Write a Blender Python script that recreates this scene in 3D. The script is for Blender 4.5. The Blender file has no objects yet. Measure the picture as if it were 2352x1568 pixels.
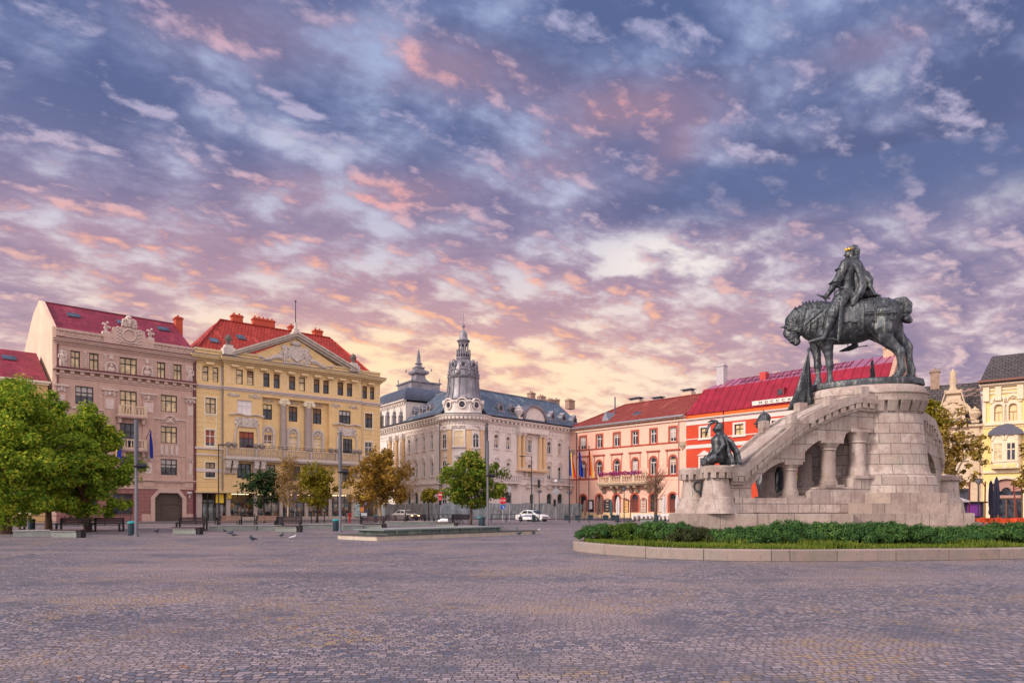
import bpy, math, random
import numpy as np
from mathutils import Vector, Matrix
R = math.radians
random.seed(7); rng = np.random.default_rng(7)
scn = bpy.context.scene
COL = scn.collection

# ------------------------------------------------------------------ camera
FOC, CX, HZ, EYE = 1568.0, 1176.0, 1168.0, 1.6      # focal length, centre and horizon in units of a 2352x1568 frame
cam = bpy.data.cameras.new('camera'); cam_o = bpy.data.objects.new('camera', cam); COL.objects.link(cam_o)
cam_o.location = (0, 0, EYE); cam_o.rotation_euler = (R(90), 0, 0)
cam.sensor_fit = 'HORIZONTAL'; cam.sensor_width = 36; cam.lens = 24
cam.shift_y = (HZ-784)/2352; cam.clip_start = 0.1; cam.clip_end = 6000
scn.camera = cam_o

# ------------------------------------------------------------------ colour management
scn.view_settings.view_transform = 'Standard'; scn.view_settings.look = 'None'
scn.view_settings.exposure = 0.0; scn.view_settings.gamma = 1.0
scn.view_settings.use_curve_mapping = False

# ------------------------------------------------------------------ node helper
class NG:
    def __init__(s, tree): s.t = tree; s.n = tree.nodes; s.l = tree.links
    def put(s, sock, v):
        if v is None: return
        if isinstance(v, bpy.types.NodeSocket): s.l.new(v, sock)
        elif isinstance(v, (tuple, list)) and len(v) == 3 and sock.type == 'RGBA': sock.default_value = (*v, 1)
        else: sock.default_value = v
    def m(s, op, a, b=None, c=None, clamp=False):
        n = s.n.new('ShaderNodeMath'); n.operation = op; n.use_clamp = clamp
        for i, v in enumerate((a, b, c)): s.put(n.inputs[i], v)
        return n.outputs[0]
    def vm(s, op, a, b=None, scale=None):
        n = s.n.new('ShaderNodeVectorMath'); n.operation = op
        s.put(n.inputs[0], a); s.put(n.inputs[1], b)
        if scale is not None: s.put(n.inputs['Scale'], scale)
        return n.outputs['Value'] if op in ('LENGTH', 'DOT_PRODUCT', 'DISTANCE') else n.outputs[0]
    def xyz(s, v):
        n = s.n.new('ShaderNodeSeparateXYZ'); s.put(n.inputs[0], v); return n.outputs
    def comb(s, x, y, z):
        n = s.n.new('ShaderNodeCombineXYZ')
        for i, v in enumerate((x, y, z)): s.put(n.inputs[i], v)
        return n.outputs[0]
    def noise(s, vec, scale, detail=4, rough=.5, dist=0, lac=2.0):
        n = s.n.new('ShaderNodeTexNoise'); s.put(n.inputs['Vector'], vec); n.inputs['Scale'].default_value = scale
        n.inputs['Detail'].default_value = detail; n.inputs['Roughness'].default_value = rough
        n.inputs['Distortion'].default_value = dist; n.inputs['Lacunarity'].default_value = lac
        return n.outputs[0]
    def mix(s, f, a, b, mode='MIX'):
        n = s.n.new('ShaderNodeMix'); n.data_type = 'RGBA'; n.blend_type = mode
        s.put(n.inputs[0], f); s.put(n.inputs[6], a); s.put(n.inputs[7], b); return n.outputs[2]
    def ss(s, v, a, b, lo=0., hi=1.):
        n = s.n.new('ShaderNodeMapRange'); n.interpolation_type = 'SMOOTHSTEP'; s.put(n.inputs[0], v)
        n.inputs[1].default_value = a; n.inputs[2].default_value = b; n.inputs[3].default_value = lo; n.inputs[4].default_value = hi
        return n.outputs[0]
    def lin(s, v, a, b, lo=0., hi=1.):
        n = s.n.new('ShaderNodeMapRange'); s.put(n.inputs[0], v)
        n.inputs[1].default_value = a; n.inputs[2].default_value = b; n.inputs[3].default_value = lo; n.inputs[4].default_value = hi
        return n.outputs[0]
    def coord(s, which='Object'):
        return s.n.new('ShaderNodeTexCoord').outputs[which]
# ------------------------------------------------------------------ sky: broken dawn cloud over a clear Nishita sky
W = bpy.data.worlds.new('World'); scn.world = W; W.use_nodes = True
def make_world():
    g = NG(W.node_tree); g.n.clear()
    out = g.n.new('ShaderNodeOutputWorld'); bg = g.n.new('ShaderNodeBackground'); g.l.new(bg.outputs[0], out.inputs[0])
    sky = g.n.new('ShaderNodeTexSky'); sky.sky_type = 'NISHITA'; sky.sun_disc = False
    sky.sun_elevation = R(32); sky.sun_rotation = R(-118)
    d = g.coord('Generated'); x, y, z = g.xyz(d)
    el = g.m('ARCSINE', z); az = g.m('ARCTAN2', x, y)
    hi = g.ss(el, R(9), R(33))                                  # 0 near the roofs, 1 at the top
    def blob(px, py, rx, ry, tilt=0.):              # soft patch of sky round one compass direction, radii in degrees
        a0 = math.atan((px-CX)/FOC); e0 = math.atan((HZ-py)/FOC*math.cos(a0))
        da = g.m('SUBTRACT', az, a0); de = g.m('SUBTRACT', el, e0)
        c, s_ = math.cos(R(tilt)), math.sin(R(tilt))
        u = g.m('ADD', g.m('MULTIPLY', da, c/R(rx)), g.m('MULTIPLY', de, s_/R(rx)))
        v = g.m('ADD', g.m('MULTIPLY', da, -s_/R(ry)), g.m('MULTIPLY', de, c/R(ry)))
        r2 = g.m('ADD', g.m('MULTIPLY', u, u), g.m('MULTIPLY', v, v))
        return g.m('POWER', 2.718, g.m('MULTIPLY', r2, -1.0))
    def total(*bs):
        t = bs[0]
        for b in bs[1:]: t = g.m('ADD', t, b)
        return t
    k = g.m('DIVIDE', 1.0, g.m('ADD', g.m('MAXIMUM', z, 0.0), 0.22))
    P = g.comb(g.m('MULTIPLY', x, k), g.m('MULTIPLY', y, k), 0.0)
    rot = g.n.new('ShaderNodeVectorRotate'); rot.rotation_type = 'Z_AXIS'; g.put(rot.inputs['Vector'], P); rot.inputs['Angle'].default_value = R(-28)
    Q = g.vm('MULTIPLY', rot.outputs[0], (1.05, 1.35, 1.0))       # cloud streets run slanting away to the upper left
    Q = g.vm('ADD', Q, (3.7, 1.4, 0.0))
    big = g.noise(Q, 1.6, 3, .5)
    n = g.noise(Q, 5.8, 9, .565, .08)
    Qs = g.vm('ADD', Q, (-0.012, 0.036, 0.0))
    n2 = g.noise(Qs, 5.8, 9, .565, .08)
    dens = g.m('ADD', g.m('MULTIPLY', n, 0.86), g.m('MULTIPLY', big, 0.34))
    dark_patch = total(blob(1960, 385, 18, 3.0, 7), g.m('MULTIPLY', blob(1620, 420, 9, 2.0, 12), .7), g.m('MULTIPLY', blob(2250, 80, 6, 4), .8), g.m('MULTIPLY', blob(330, 300, 9, 4, -30), .5), g.m('MULTIPLY', blob(2150, 700, 9, 4.5, 0), .45), g.m('MULTIPLY', blob(1350, 120, 10, 4), .5))
    bright_patch = total(g.m('MULTIPLY', blob(1560, 590, 8, 2.6, 4), 1.25), g.m('MULTIPLY', blob(1980, 240, 8, 1.6, 10), .5), g.m('MULTIPLY', blob(1000, 830, 17, 2.6, -3), 1.1), g.m('MULTIPLY', blob(2260, 450, 5, 1.1, 8), .6), g.m('MULTIPLY', blob(640, 300, 8, 1.1, -12), .25), g.m('MULTIPLY', blob(330, 95, 6, 1.3, -12), .2))
    dens = g.m('ADD', dens, g.m('SUBTRACT', g.m('MULTIPLY', dark_patch, .14), g.m('MULTIPLY', bright_patch, .10)))
    dens = g.m('ADD', dens, g.m('SUBTRACT', g.m('MULTIPLY', hi, .04), .01))
    dens = g.m('SUBTRACT', dens, g.m('MULTIPLY', g.m('MULTIPLY', g.ss(el, R(12), R(5)), g.ss(g.m('ABSOLUTE', g.m('ADD', az, R(4))), R(24), R(6))), .09))
    cover = g.ss(dens, .455, .63)
    thick = g.ss(dens, .57, .74)
    lit = g.ss(g.m('SUBTRACT', n, n2), .01, .17)
    glow = total(blob(900, 850, 22, 4.8), g.m('MULTIPLY', blob(1100, 1000, 32, 6), .55))
    glow = g.m('MINIMUM', glow, 1.0)
    warm = total(g.m('MULTIPLY', blob(440, 600, 15, 2.6, -4), .85), g.m('MULTIPLY', blob(900, 700, 24, 4.0), 1.1), g.m('MULTIPLY', blob(1440, 250, 7, 1.8, 0), 1.0), g.m('MULTIPLY', blob(1010, 150, 8, 1.8, -5), .9),
                 g.m('MULTIPLY', blob(830, 445, 9, 1.5, 4), .9), g.m('MULTIPLY', blob(530, 70, 7, 2.5), .55), g.m('MULTIPLY', blob(2000, 110, 4, 1.2), .5), g.m('MULTIPLY', blob(1560, 340, 3, 1.6, 30), .7),
                 g.m('MULTIPLY', blob(1350, 780, 22, 3.4), .75), g.m('MULTIPLY', blob(1270, 380, 4, 1.5), .5), g.m('MULTIPLY', blob(1760, 520, 6, 1.5), .35), g.m('MULTIPLY', blob(900, 560, 26, 5), .25))
    warm = g.m('MULTIPLY', g.m('MINIMUM', warm, 1.0), .85)
    clear = g.mix(hi, (.92, .76, .75), (.41, .48, .73))
    clear = g.mix(g.m('MULTIPLY', bright_patch, .9, clamp=True), clear, (1.0, .90, .86))
    clear = g.mix(g.m('MULTIPLY', glow, .95), clear, (1.25, .88, .52))
    nish = g.mix(1.0, sky.outputs[0], (.10, .10, .10), 'MULTIPLY')
    clear = g.mix(.12, clear, nish)
    body = g.mix(hi, (.42, .325, .44), (.185, .235, .43))
    deep = g.mix(hi, (.29, .25, .40), (.105, .15, .32))
    body = g.mix(g.m('MULTIPLY', g.m('MULTIPLY', dark_patch, .8, clamp=True), thick), g.mix(thick, body, deep), (.10, .13, .27))
    hz = g.m('MULTIPLY', g.ss(el, R(14), R(3)), g.ss(az, R(34), R(12)))
    clear = g.mix(g.m('MULTIPLY', hz, .75), clear, (1.0, .80, .58))
    body = g.mix(g.m('MULTIPLY', glow, .6), body, (.93, .52, .38))
    body = g.mix(g.m('MULTIPLY', hz, .75), body, (.92, .52, .38))
    body = g.mix(g.m('MULTIPLY', warm, .4), body, (.68, .36, .38))
    edge = g.mix(hi, (.80, .60, .64), (.46, .45, .66))
    edge = g.mix(warm, edge, g.mix(g.ss(el, R(24), R(14)), (1.0, .45, .38), (1.0, .50, .31)))
    edge = g.mix(g.m('MULTIPLY', glow, .7), edge, (1.12, .60, .30))
    edge = g.mix(g.m('MULTIPLY', hz, .8), edge, (1.1, .55, .25))
    cl = g.mix(g.m('MULTIPLY', lit, .85), body, edge)
    col = g.mix(cover, clear, cl)
    ridge = g.m('ADD', g.m('MULTIPLY', g.m('SUBTRACT', az, .173), -.10), .440)    # lower edge line of the long dark bank
    band = g.m('SUBTRACT', el, g.m('ADD', ridge, g.m('MULTIPLY', g.m('SUBTRACT', big, .5), R(4.))))
    band = g.m('MULTIPLY', g.m('MULTIPLY', g.ss(band, R(-4.5), R(-.3)), g.ss(band, R(1.9), R(1.1))), g.ss(az, math.atan((1330-CX)/FOC), math.atan((1700-CX)/FOC)))
    col = g.mix(g.m('MULTIPLY', band, g.lin(n, .3, .7, .95, .55)), col, (.125, .17, .34))
    # the half of the sky behind the camera: unseen cloud, brightened to light facades
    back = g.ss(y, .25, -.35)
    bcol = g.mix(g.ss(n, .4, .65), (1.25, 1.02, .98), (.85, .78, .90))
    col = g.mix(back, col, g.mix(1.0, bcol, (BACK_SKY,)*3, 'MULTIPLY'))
    zen = g.m('MULTIPLY', g.ss(z, .68, .95), g.m('SUBTRACT', 1.0, back))
    col = g.mix(zen, col, (.62, .60, .80))
    low = g.ss(z, 0.0, -.05)
    col = g.mix(low, col, (.25, .2, .22))
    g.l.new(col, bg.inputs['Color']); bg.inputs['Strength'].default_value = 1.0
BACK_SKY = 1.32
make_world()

sun = bpy.data.lights.new('sun', 'SUN'); sun.energy = 3.3; sun.angle = R(11); sun.color = (1.0, .87, .74)
sun_o = bpy.data.objects.new('sun', sun); COL.objects.link(sun_o)
# sun_elevation 32 deg, from behind the camera on the left
_a, _e = R(-118), R(32)
_d = Vector((math.sin(_a)*math.cos(_e), math.cos(_a)*math.cos(_e), math.sin(_e)))
sun_o.rotation_euler = _d.to_track_quat('Z', 'Y').to_euler()
# ------------------------------------------------------------------ mesh helpers
APART = set('cornice string_course shop_piers spandrel_blocks carved_panel frieze_blocks attic_panels tower_cornice white_bands plinth corner_strip cornice_flashing carved_strip wall projecting_wall side_wall pink_band ground_floor_wall corbels dormer_trim capital carved_coat_of_arms'.split())
class MB:
    """Collects shapes; build() links them as ONE mesh object."""
    def __init__(s, M=None): s.v = []; s.f = []; s.M = M
    def add(s, vs, fs):
        o = len(s.v)
        if s.M is not None: vs = [tuple(s.M @ Vector(p)) for p in vs]
        s.v.extend(vs); s.f.extend([tuple(i+o for i in f) for f in fs]); return s
    def box(s, x0, x1, y0, y1, z0, z1):
        return s.add([(x0,y0,z0),(x1,y0,z0),(x1,y1,z0),(x0,y1,z0),(x0,y0,z1),(x1,y0,z1),(x1,y1,z1),(x0,y1,z1)],
                     [(0,3,2,1),(4,5,6,7),(0,1,5,4),(1,2,6,5),(2,3,7,6),(3,0,4,7)])
    def rbox(s, c, size, rz=0, tilt=0):
        M = Matrix.Translation(c) @ Matrix.Rotation(rz, 4, 'Z') @ Matrix.Rotation(tilt, 4, 'X')
        x, y, z = (q/2 for q in size)
        vs = [tuple(M @ Vector(p)) for p in [(-x,-y,-z),(x,-y,-z),(x,y,-z),(-x,y,-z),(-x,-y,z),(x,-y,z),(x,y,z),(-x,y,z)]]
        return s.add(vs, [(0,3,2,1),(4,5,6,7),(0,1,5,4),(1,2,6,5),(2,3,7,6),(3,0,4,7)])
    def prism(s, pts, y0, y1):                       # outline in x,z pushed along y
        n = len(pts)
        return s.add([(x,y0,z) for x,z in pts]+[(x,y1,z) for x,z in pts],
                     [tuple(range(n)), tuple(range(2*n-1,n-1,-1))]+[(i,i+n,(i+1)%n+n,(i+1)%n) for i in range(n)])
    def plan(s, pts, z0, z1):                        # outline in x,y raised along z
        n = len(pts)
        return s.add([(x,y,z0) for x,y in pts]+[(x,y,z1) for x,y in pts],
                     [tuple(range(n-1,-1,-1)), tuple(range(n,2*n))]+[(i,(i+1)%n,(i+1)%n+n,i+n) for i in range(n)])
    def poly(s, pts): return s.add(list(pts), [tuple(range(len(pts)))])
    def slab(s, pts, t):                             # a sloping sheet given thickness t along its normal
        a, b, c = (Vector(pts[i]) for i in (0, 1, 2)); nn = (b-a).cross(c-a).normalized()*t; n = len(pts)
        return s.add([tuple(Vector(p)) for p in pts]+[tuple(Vector(p)-nn) for p in pts],
                     [tuple(range(n)), tuple(range(2*n-1,n-1,-1))]+[(i,i+n,(i+1)%n+n,(i+1)%n) for i in range(n)])
    def tube(s, pts, r, n=8, closed=False, cap=True):
        pts = [Vector(p) for p in pts]; m = len(pts); rs = r if isinstance(r, (list, tuple)) else [r]*m
        up = None; vs = []
        for i in range(m):
            t = (pts[(i+1) % m]-pts[i-1]) if closed else (pts[min(i+1, m-1)]-pts[max(i-1, 0)])
            t.normalize()
            if up is None: up = Vector((0,0,1)) if abs(t.z) < .9 else Vector((1,0,0))
            a = t.cross(up); a.normalize(); b = a.cross(t); up = b
            for k in range(n):
                q = 2*math.pi*k/n; p = pts[i]+rs[i]*(math.cos(q)*a+math.sin(q)*b); vs.append(tuple(p))
        fs = []
        for i in range(m if closed else m-1):
            j = (i+1) % m
            fs += [(i*n+k, i*n+(k+1) % n, j*n+(k+1) % n, j*n+k) for k in range(n)]
        if cap and not closed: fs += [tuple(range(n-1,-1,-1)), tuple(range((m-1)*n, m*n))]
        return s.add(vs, fs)
    def lathe(s, prof, c=(0,0,0), n=24, sx=1., sy=1., a0=0., a1=2*math.pi):
        full = abs(a1-a0) > 6.28; m = n if full else n+1; vs = []
        for r, z in prof:
            for k in range(m):
                q = a0+(a1-a0)*k/n; vs.append((c[0]+r*sx*math.cos(q), c[1]+r*sy*math.sin(q), c[2]+z))
        fs = []
        for i in range(len(prof)-1):
            for k in range(n):
                k2 = (k+1) % m; fs.append((i*m+k, i*m+k2, (i+1)*m+k2, (i+1)*m+k))
        if full:
            if prof[0][0] > 1e-4: fs.append(tuple(range(m-1,-1,-1)))
            if prof[-1][0] > 1e-4: fs.append(tuple(range((len(prof)-1)*m, len(prof)*m)))
        return s.add(vs, fs)
    def ell(s, c, r, n=10, m=6, M=None):
        vs = []
        for i in range(m+1):
            t = math.pi*i/m
            for k in range(n):
                q = 2*math.pi*k/n; p = Vector((r[0]*math.sin(t)*math.cos(q), r[1]*math.sin(t)*math.sin(q), r[2]*math.cos(t)))
                if M is not None: p = M @ p
                vs.append((c[0]+p.x, c[1]+p.y, c[2]+p.z))
        return s.add(vs, [(i*n+k, (i+1)*n+k, (i+1)*n+(k+1) % n, i*n+(k+1) % n) for i in range(m) for k in range(n)])
    def groups(s, gap=.06):
        """pieces that stand apart from each other (by their bounding boxes)"""
        par = list(range(len(s.v)))
        def find(i):
            while par[i] != i: par[i] = par[par[i]]; i = par[i]
            return i
        for f in s.f:
            for i in f[1:]: par[find(i)] = find(f[0])
        isl = {}
        for k, f in enumerate(s.f): isl.setdefault(find(f[0]), []).append(k)
        bx = []
        for fs in isl.values():
            P = np.array([s.v[i] for k in fs for i in s.f[k]]); bx.append([P.min(0)-gap, P.max(0)+gap, fs])
        again = True
        while again:
            again = False; out = []
            for b in bx:
                for o in out:
                    if (b[0] <= o[1]).all() and (o[0] <= b[1]).all(): o[0] = np.minimum(o[0], b[0]); o[1] = np.maximum(o[1], b[1]); o[2] += b[2]; again = True; break
                else: out.append(b)
            bx = out
        return [b[2] for b in bx]
    def build(s, name, mat, parent=None, smooth=False, loc=None, rz=None):
        if name in APART:
            gs = s.groups()
            if 1 < len(gs) <= 24:
                for fs in gs:
                    ids = sorted({i for k in fs for i in s.f[k]}); mp = {i: j for j, i in enumerate(ids)}; q = MB(); q.v = [s.v[i] for i in ids]; q.f = [tuple(mp[i] for i in s.f[k]) for k in fs]
                    o = q.build1(name, mat, parent, smooth, loc, rz)
                return o
        return s.build1(name, mat, parent, smooth, loc, rz)
    def build1(s, name, mat, parent=None, smooth=False, loc=None, rz=None):
        me = bpy.data.meshes.new(name); me.from_pydata(s.v, [], s.f); me.update()
        return link(name, me, mat, parent, smooth, loc, rz)
def link(name, me, mat, parent=None, smooth=False, loc=None, rz=None):
    if mat is not None and not len(me.materials): me.materials.append(mat)
    if smooth: me.shade_smooth()
    if smooth == 'auto': me.set_sharp_from_angle(angle=R(38))
    o = bpy.data.objects.new(name, me); COL.objects.link(o)
    if parent is not None: o.parent = parent
    if loc is not None: o.location = loc
    if rz is not None: o.rotation_euler.z = rz
    return o
def tag(o, label=None, cat=None, group=None, kind=None):
    if label: o['label'] = label
    if cat: o['category'] = cat
    if group: o['group'] = group
    if kind: o['kind'] = kind
    return o
def empty(name, label, cat, loc=(0,0,0), rz=0., group=None):
    o = bpy.data.objects.new(name, None); COL.objects.link(o); o.location = loc; o.rotation_euler.z = rz
    return tag(o, label, cat, group)
def copy_tree(o, parent=None):
    c = o.copy(); COL.objects.link(c); c.parent = parent
    for ch in [q for q in o.children]: copy_tree(ch, c)
    return c
def copy_thing(src, label, loc, rz=None, group=None, scale=None):
    c = copy_tree(src); c['label'] = label; c.location = loc
    if rz is not None: c.rotation_euler.z = rz
    if group: c['group'] = group
    if scale: c.scale = (scale,)*3
    return c

# ------------------------------------------------------------------ pixels of the photograph -> places
def crop(ox, oy, k): return lambda x, y: ((ox+k*x)/1.27551, (oy+k*y)/1.27551)
c1 = crop(0, 850, 600/1254); c2 = crop(550, 850, 600/1254); c3 = crop(1080, 880, 600/1307); c4 = crop(1640, 1000, 500/1307)
c5 = crop(1950, 1000, 550/1327); c6 = crop(2400, 1000, 600/1447); c7 = crop(2230, 680, 500/1568)
d0 = lambda x, y: (x, y)
def at(px, Y): return ((px-CX)/FOC*Y, Y)                      # ground point
def zat(py, Y): return EYE+(HZ-py)/FOC*Y
def pix(px, py, Y): return Vector(((px-CX)/FOC*Y, Y, zat(py, Y)))
def ground(px, py):                                            # ground point seen at this spot
    Y = EYE*FOC/(py-HZ); return ((px-CX)/FOC*Y, Y)
class Frame:
    """A vertical plane through two ground points: u along, v inwards (away from the viewer), z up."""
    def __init__(s, A, B, c=d0):
        s.A = Vector(A); d = Vector(B)-s.A; s.L = d.length; s.d = d/s.L; s.n = Vector((-s.d.y, s.d.x)); s.c = c
        s.rz = math.atan2(s.d.y, s.d.x)
        s.W = Matrix.Translation((s.A.x, s.A.y, 0)) @ Matrix.Rotation(s.rz, 4, 'Z')
    def uz(s, x, y, v=0.):
        px, py = s.c(x, y); k = (px-CX)/FOC; A = s.A+s.n*v
        u = (k*A.y-A.x)/(s.d.x-k*s.d.y); return u, zat(py, A.y+u*s.d.y)
    def u(s, x, v=0.): return s.uz(x, 0, v)[0]
    def z(s, x, y, v=0.): return s.uz(x, y, v)[1]
    def rect(s, x0, y0, x1, y1):
        u0, z1 = s.uz(x0, y0); u1, z0 = s.uz(x1, y1); return u0, u1, z0, z1

# ------------------------------------------------------------------ materials
MATS = {}
def mat(name, col, rough=.8, metal=0., var=.12, scale=3., bump=0., bscale=30., streak=0., spec=.3, col2=None, coords='Object', f2=(.45,.65)):
    """Plain surface: base colour mottled at two scales, faint run-off streaks, fine bump."""
    if name in MATS: return MATS[name]
    m = bpy.data.materials.new(name); m.use_nodes = True; g = NG(m.node_tree); b = g.n['Principled BSDF']
    co = g.coord(coords)
    n1 = g.noise(co, scale, 5, .6); n2 = g.noise(co, scale*.17, 3, .5)
    c = g.mix(g.lin(n1, .3, .7), tuple(q*(1-var) for q in col), tuple(min(1, q*(1+var)) for q in col))
    c = g.mix(g.m('MULTIPLY', g.ss(n2, .35, .7), var*1.6, clamp=True), c, tuple(q*.72 for q in col))
    if col2 is not None: c = g.mix(g.ss(g.noise(co, scale*.6, 6, .62), *f2), c, col2)
    if streak:
        st = g.noise(g.vm('MULTIPLY', co, (1.6, 1.6, .07)), 2.2, 5, .65)
        c = g.mix(g.m('MULTIPLY', g.ss(st, .5, .75), streak), c, tuple(q*.5 for q in col))
    g.l.new(c, b.inputs['Base Color']); b.inputs['Roughness'].default_value = rough; b.inputs['Metallic'].default_value = metal
    b.inputs['Specular IOR Level'].default_value = spec
    if bump:
        bp = g.n.new('ShaderNodeBump'); bp.inputs['Strength'].default_value = bump; bp.inputs['Distance'].default_value = .05
        g.l.new(g.noise(co, bscale, 4, .6), bp.inputs['Height']); g.l.new(bp.outputs[0], b.inputs['Normal'])
    MATS[name] = m; return m
def glass(name, col=(.03,.035,.045), rough=.08, var=.5):
    """Window glass over a dim room: a dark glossy sheet."""
    if name in MATS: return MATS[name]
    m = bpy.data.materials.new(name); m.use_nodes = True; g = NG(m.node_tree); b = g.n['Principled BSDF']
    n = g.noise(g.coord('Object'), 1.7, 2, .5)
    g.l.new(g.mix(g.ss(n, .4, .62), tuple(q*(1-var) for q in col), tuple(q*(1+var) for q in col)), b.inputs['Base Color'])
    b.inputs['Roughness'].default_value = rough; b.inputs['IOR'].default_value = 1.5; b.inputs['Specular IOR Level'].default_value = .5
    MATS[name] = m; return m
def bricky(name, c1_, c2_, cm, w, h, mortar=.012, rough=.85, bump=.3, off=.5, axes='xz', var=.15):
    """Courses (ashlar, tiles, roofing sheets) with a tint for each unit, laid in object space."""
    if name in MATS: return MATS[name]
    m = bpy.data.materials.new(name); m.use_nodes = True; g = NG(m.node_tree); b = g.n['Principled BSDF']
    co = g.coord('Object'); x, y, z = g.xyz(co)
    p = g.comb(g.m('ADD', x, g.m('MULTIPLY', y, .55)) if axes == 'xz' else x, z if axes == 'xz' else y, 0.0)
    t = g.n.new('ShaderNodeTexBrick'); g.put(t.inputs['Vector'], p); t.offset = off
    for k_, v_ in (('Color1', (*c1_,1)), ('Color2', (*c2_,1)), ('Mortar', (*cm,1))): t.inputs[k_].default_value = v_
    t.inputs['Scale'].default_value = 1; t.inputs['Mortar Size'].default_value = mortar; t.inputs['Mortar Smooth'].default_value = .1
    t.inputs['Brick Width'].default_value = w; t.inputs['Row Height'].default_value = h; t.inputs['Bias'].default_value = 0
    n = g.noise(co, 2.5, 6, .65)
    c = g.mix(g.lin(n, .25, .75, 0, 1), g.mix(1., t.outputs['Color'], (1-var*1.5,)*3, 'MULTIPLY'), g.mix(1., t.outputs['Color'], (1+var,)*3, 'MULTIPLY'))
    if axes == 'xy':                                              # roofs: faded and sooty patches, run-off down the slope
        fd = g.noise(g.vm('MULTIPLY', co, (1., .35, .35)), .7, 6, .7)
        c = g.mix(g.m('MULTIPLY', g.ss(fd, .52, .7), .5), c, tuple(min(1, q*1.3+.05) for q in c1_)); c = g.mix(g.m('MULTIPLY', g.ss(fd, .48, .3), .6), c, tuple(q*.45+.01 for q in c1_))
    g.l.new(c, b.inputs['Base Color']); b.inputs['Roughness'].default_value = rough; b.inputs['Specular IOR Level'].default_value = .3
    if bump:
        bp = g.n.new('ShaderNodeBump'); bp.inputs['Strength'].default_value = bump; bp.inputs['Distance'].default_value = .03
        hgt = g.m('ADD', g.m('MULTIPLY', t.outputs['Fac'], -1.), g.m('MULTIPLY', n, .5))
        g.l.new(hgt, bp.inputs['Height']); g.l.new(bp.outputs[0], b.inputs['Normal'])
    MATS[name] = m; return m
# ------------------------------------------------------------------ facade kit (everything in a facade's own u, v, z)
def arch_pts(u0, u1, zs, zt, n=10):
    cu, ru, rz_ = (u0+u1)/2, (u1-u0)/2, zt-zs
    return [(cu-ru*math.cos(math.pi*i/n), zs+rz_*math.sin(math.pi*i/n)) for i in range(n+1)]
def wall_with_holes(mb, u0, u1, z0, z1, holes, v=0., depth=.3):
    """holes: (u0,u1,z0,z1,arch) where arch is the rise of an arched head or 0"""
    us = sorted({round(q, 4) for q in [u0, u1]+[h[0] for h in holes]+[h[1] for h in holes] if u0-1e-6 <= q <= u1+1e-6})
    zs = sorted({round(q, 4) for q in [z0, z1]+[h[2] for h in holes]+[h[3] for h in holes] if z0-1e-6 <= q <= z1+1e-6})
    for i in range(len(us)-1):
        k = 0
        while k < len(zs)-1:
            def inside(kk):
                a, b = (us[i]+us[i+1])/2, (zs[kk]+zs[kk+1])/2
                return any(h[0] < a < h[1] and h[2] < b < h[3] for h in holes)
            if inside(k): k += 1; continue
            j = k
            while j+1 < len(zs)-1 and not inside(j+1): j += 1
            mb.poly([(us[i], v, zs[k]), (us[i+1], v, zs[k]), (us[i+1], v, zs[j+1]), (us[i], v, zs[j+1])]); k = j+1
    for (a, b, c, d, r) in holes:
        if r:
            pts = arch_pts(a, b, d-r, d); m = len(pts)//2
            mb.poly([(a, v, d)]+[(q[0], v, q[1]) for q in pts[m::-1]][0:]) if False else None
            for i in range(len(pts)-1):
                p, q = pts[i], pts[i+1]
                mb.poly([(p[0], v, p[1]), (q[0], v, q[1]), (q[0], v, d), (p[0], v, d)])
                mb.poly([(p[0], v, p[1]), (p[0], v+depth, p[1]), (q[0], v+depth, q[1]), (q[0], v, q[1])])
            top = d-r
        else:
            top = d; mb.poly([(a, v, d), (a, v+depth, d), (b, v+depth, d), (b, v, d)])
        mb.poly([(a, v, c), (a, v+depth, c), (a, v+depth, top), (a, v, top)])
        mb.poly([(b, v, c), (b, v+depth, c), (b, v+depth, top), (b, v, top)])
        mb.poly([(a, v, c), (b, v, c), (b, v+depth, c), (a, v+depth, c)])
WR = random.Random(21)
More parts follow.
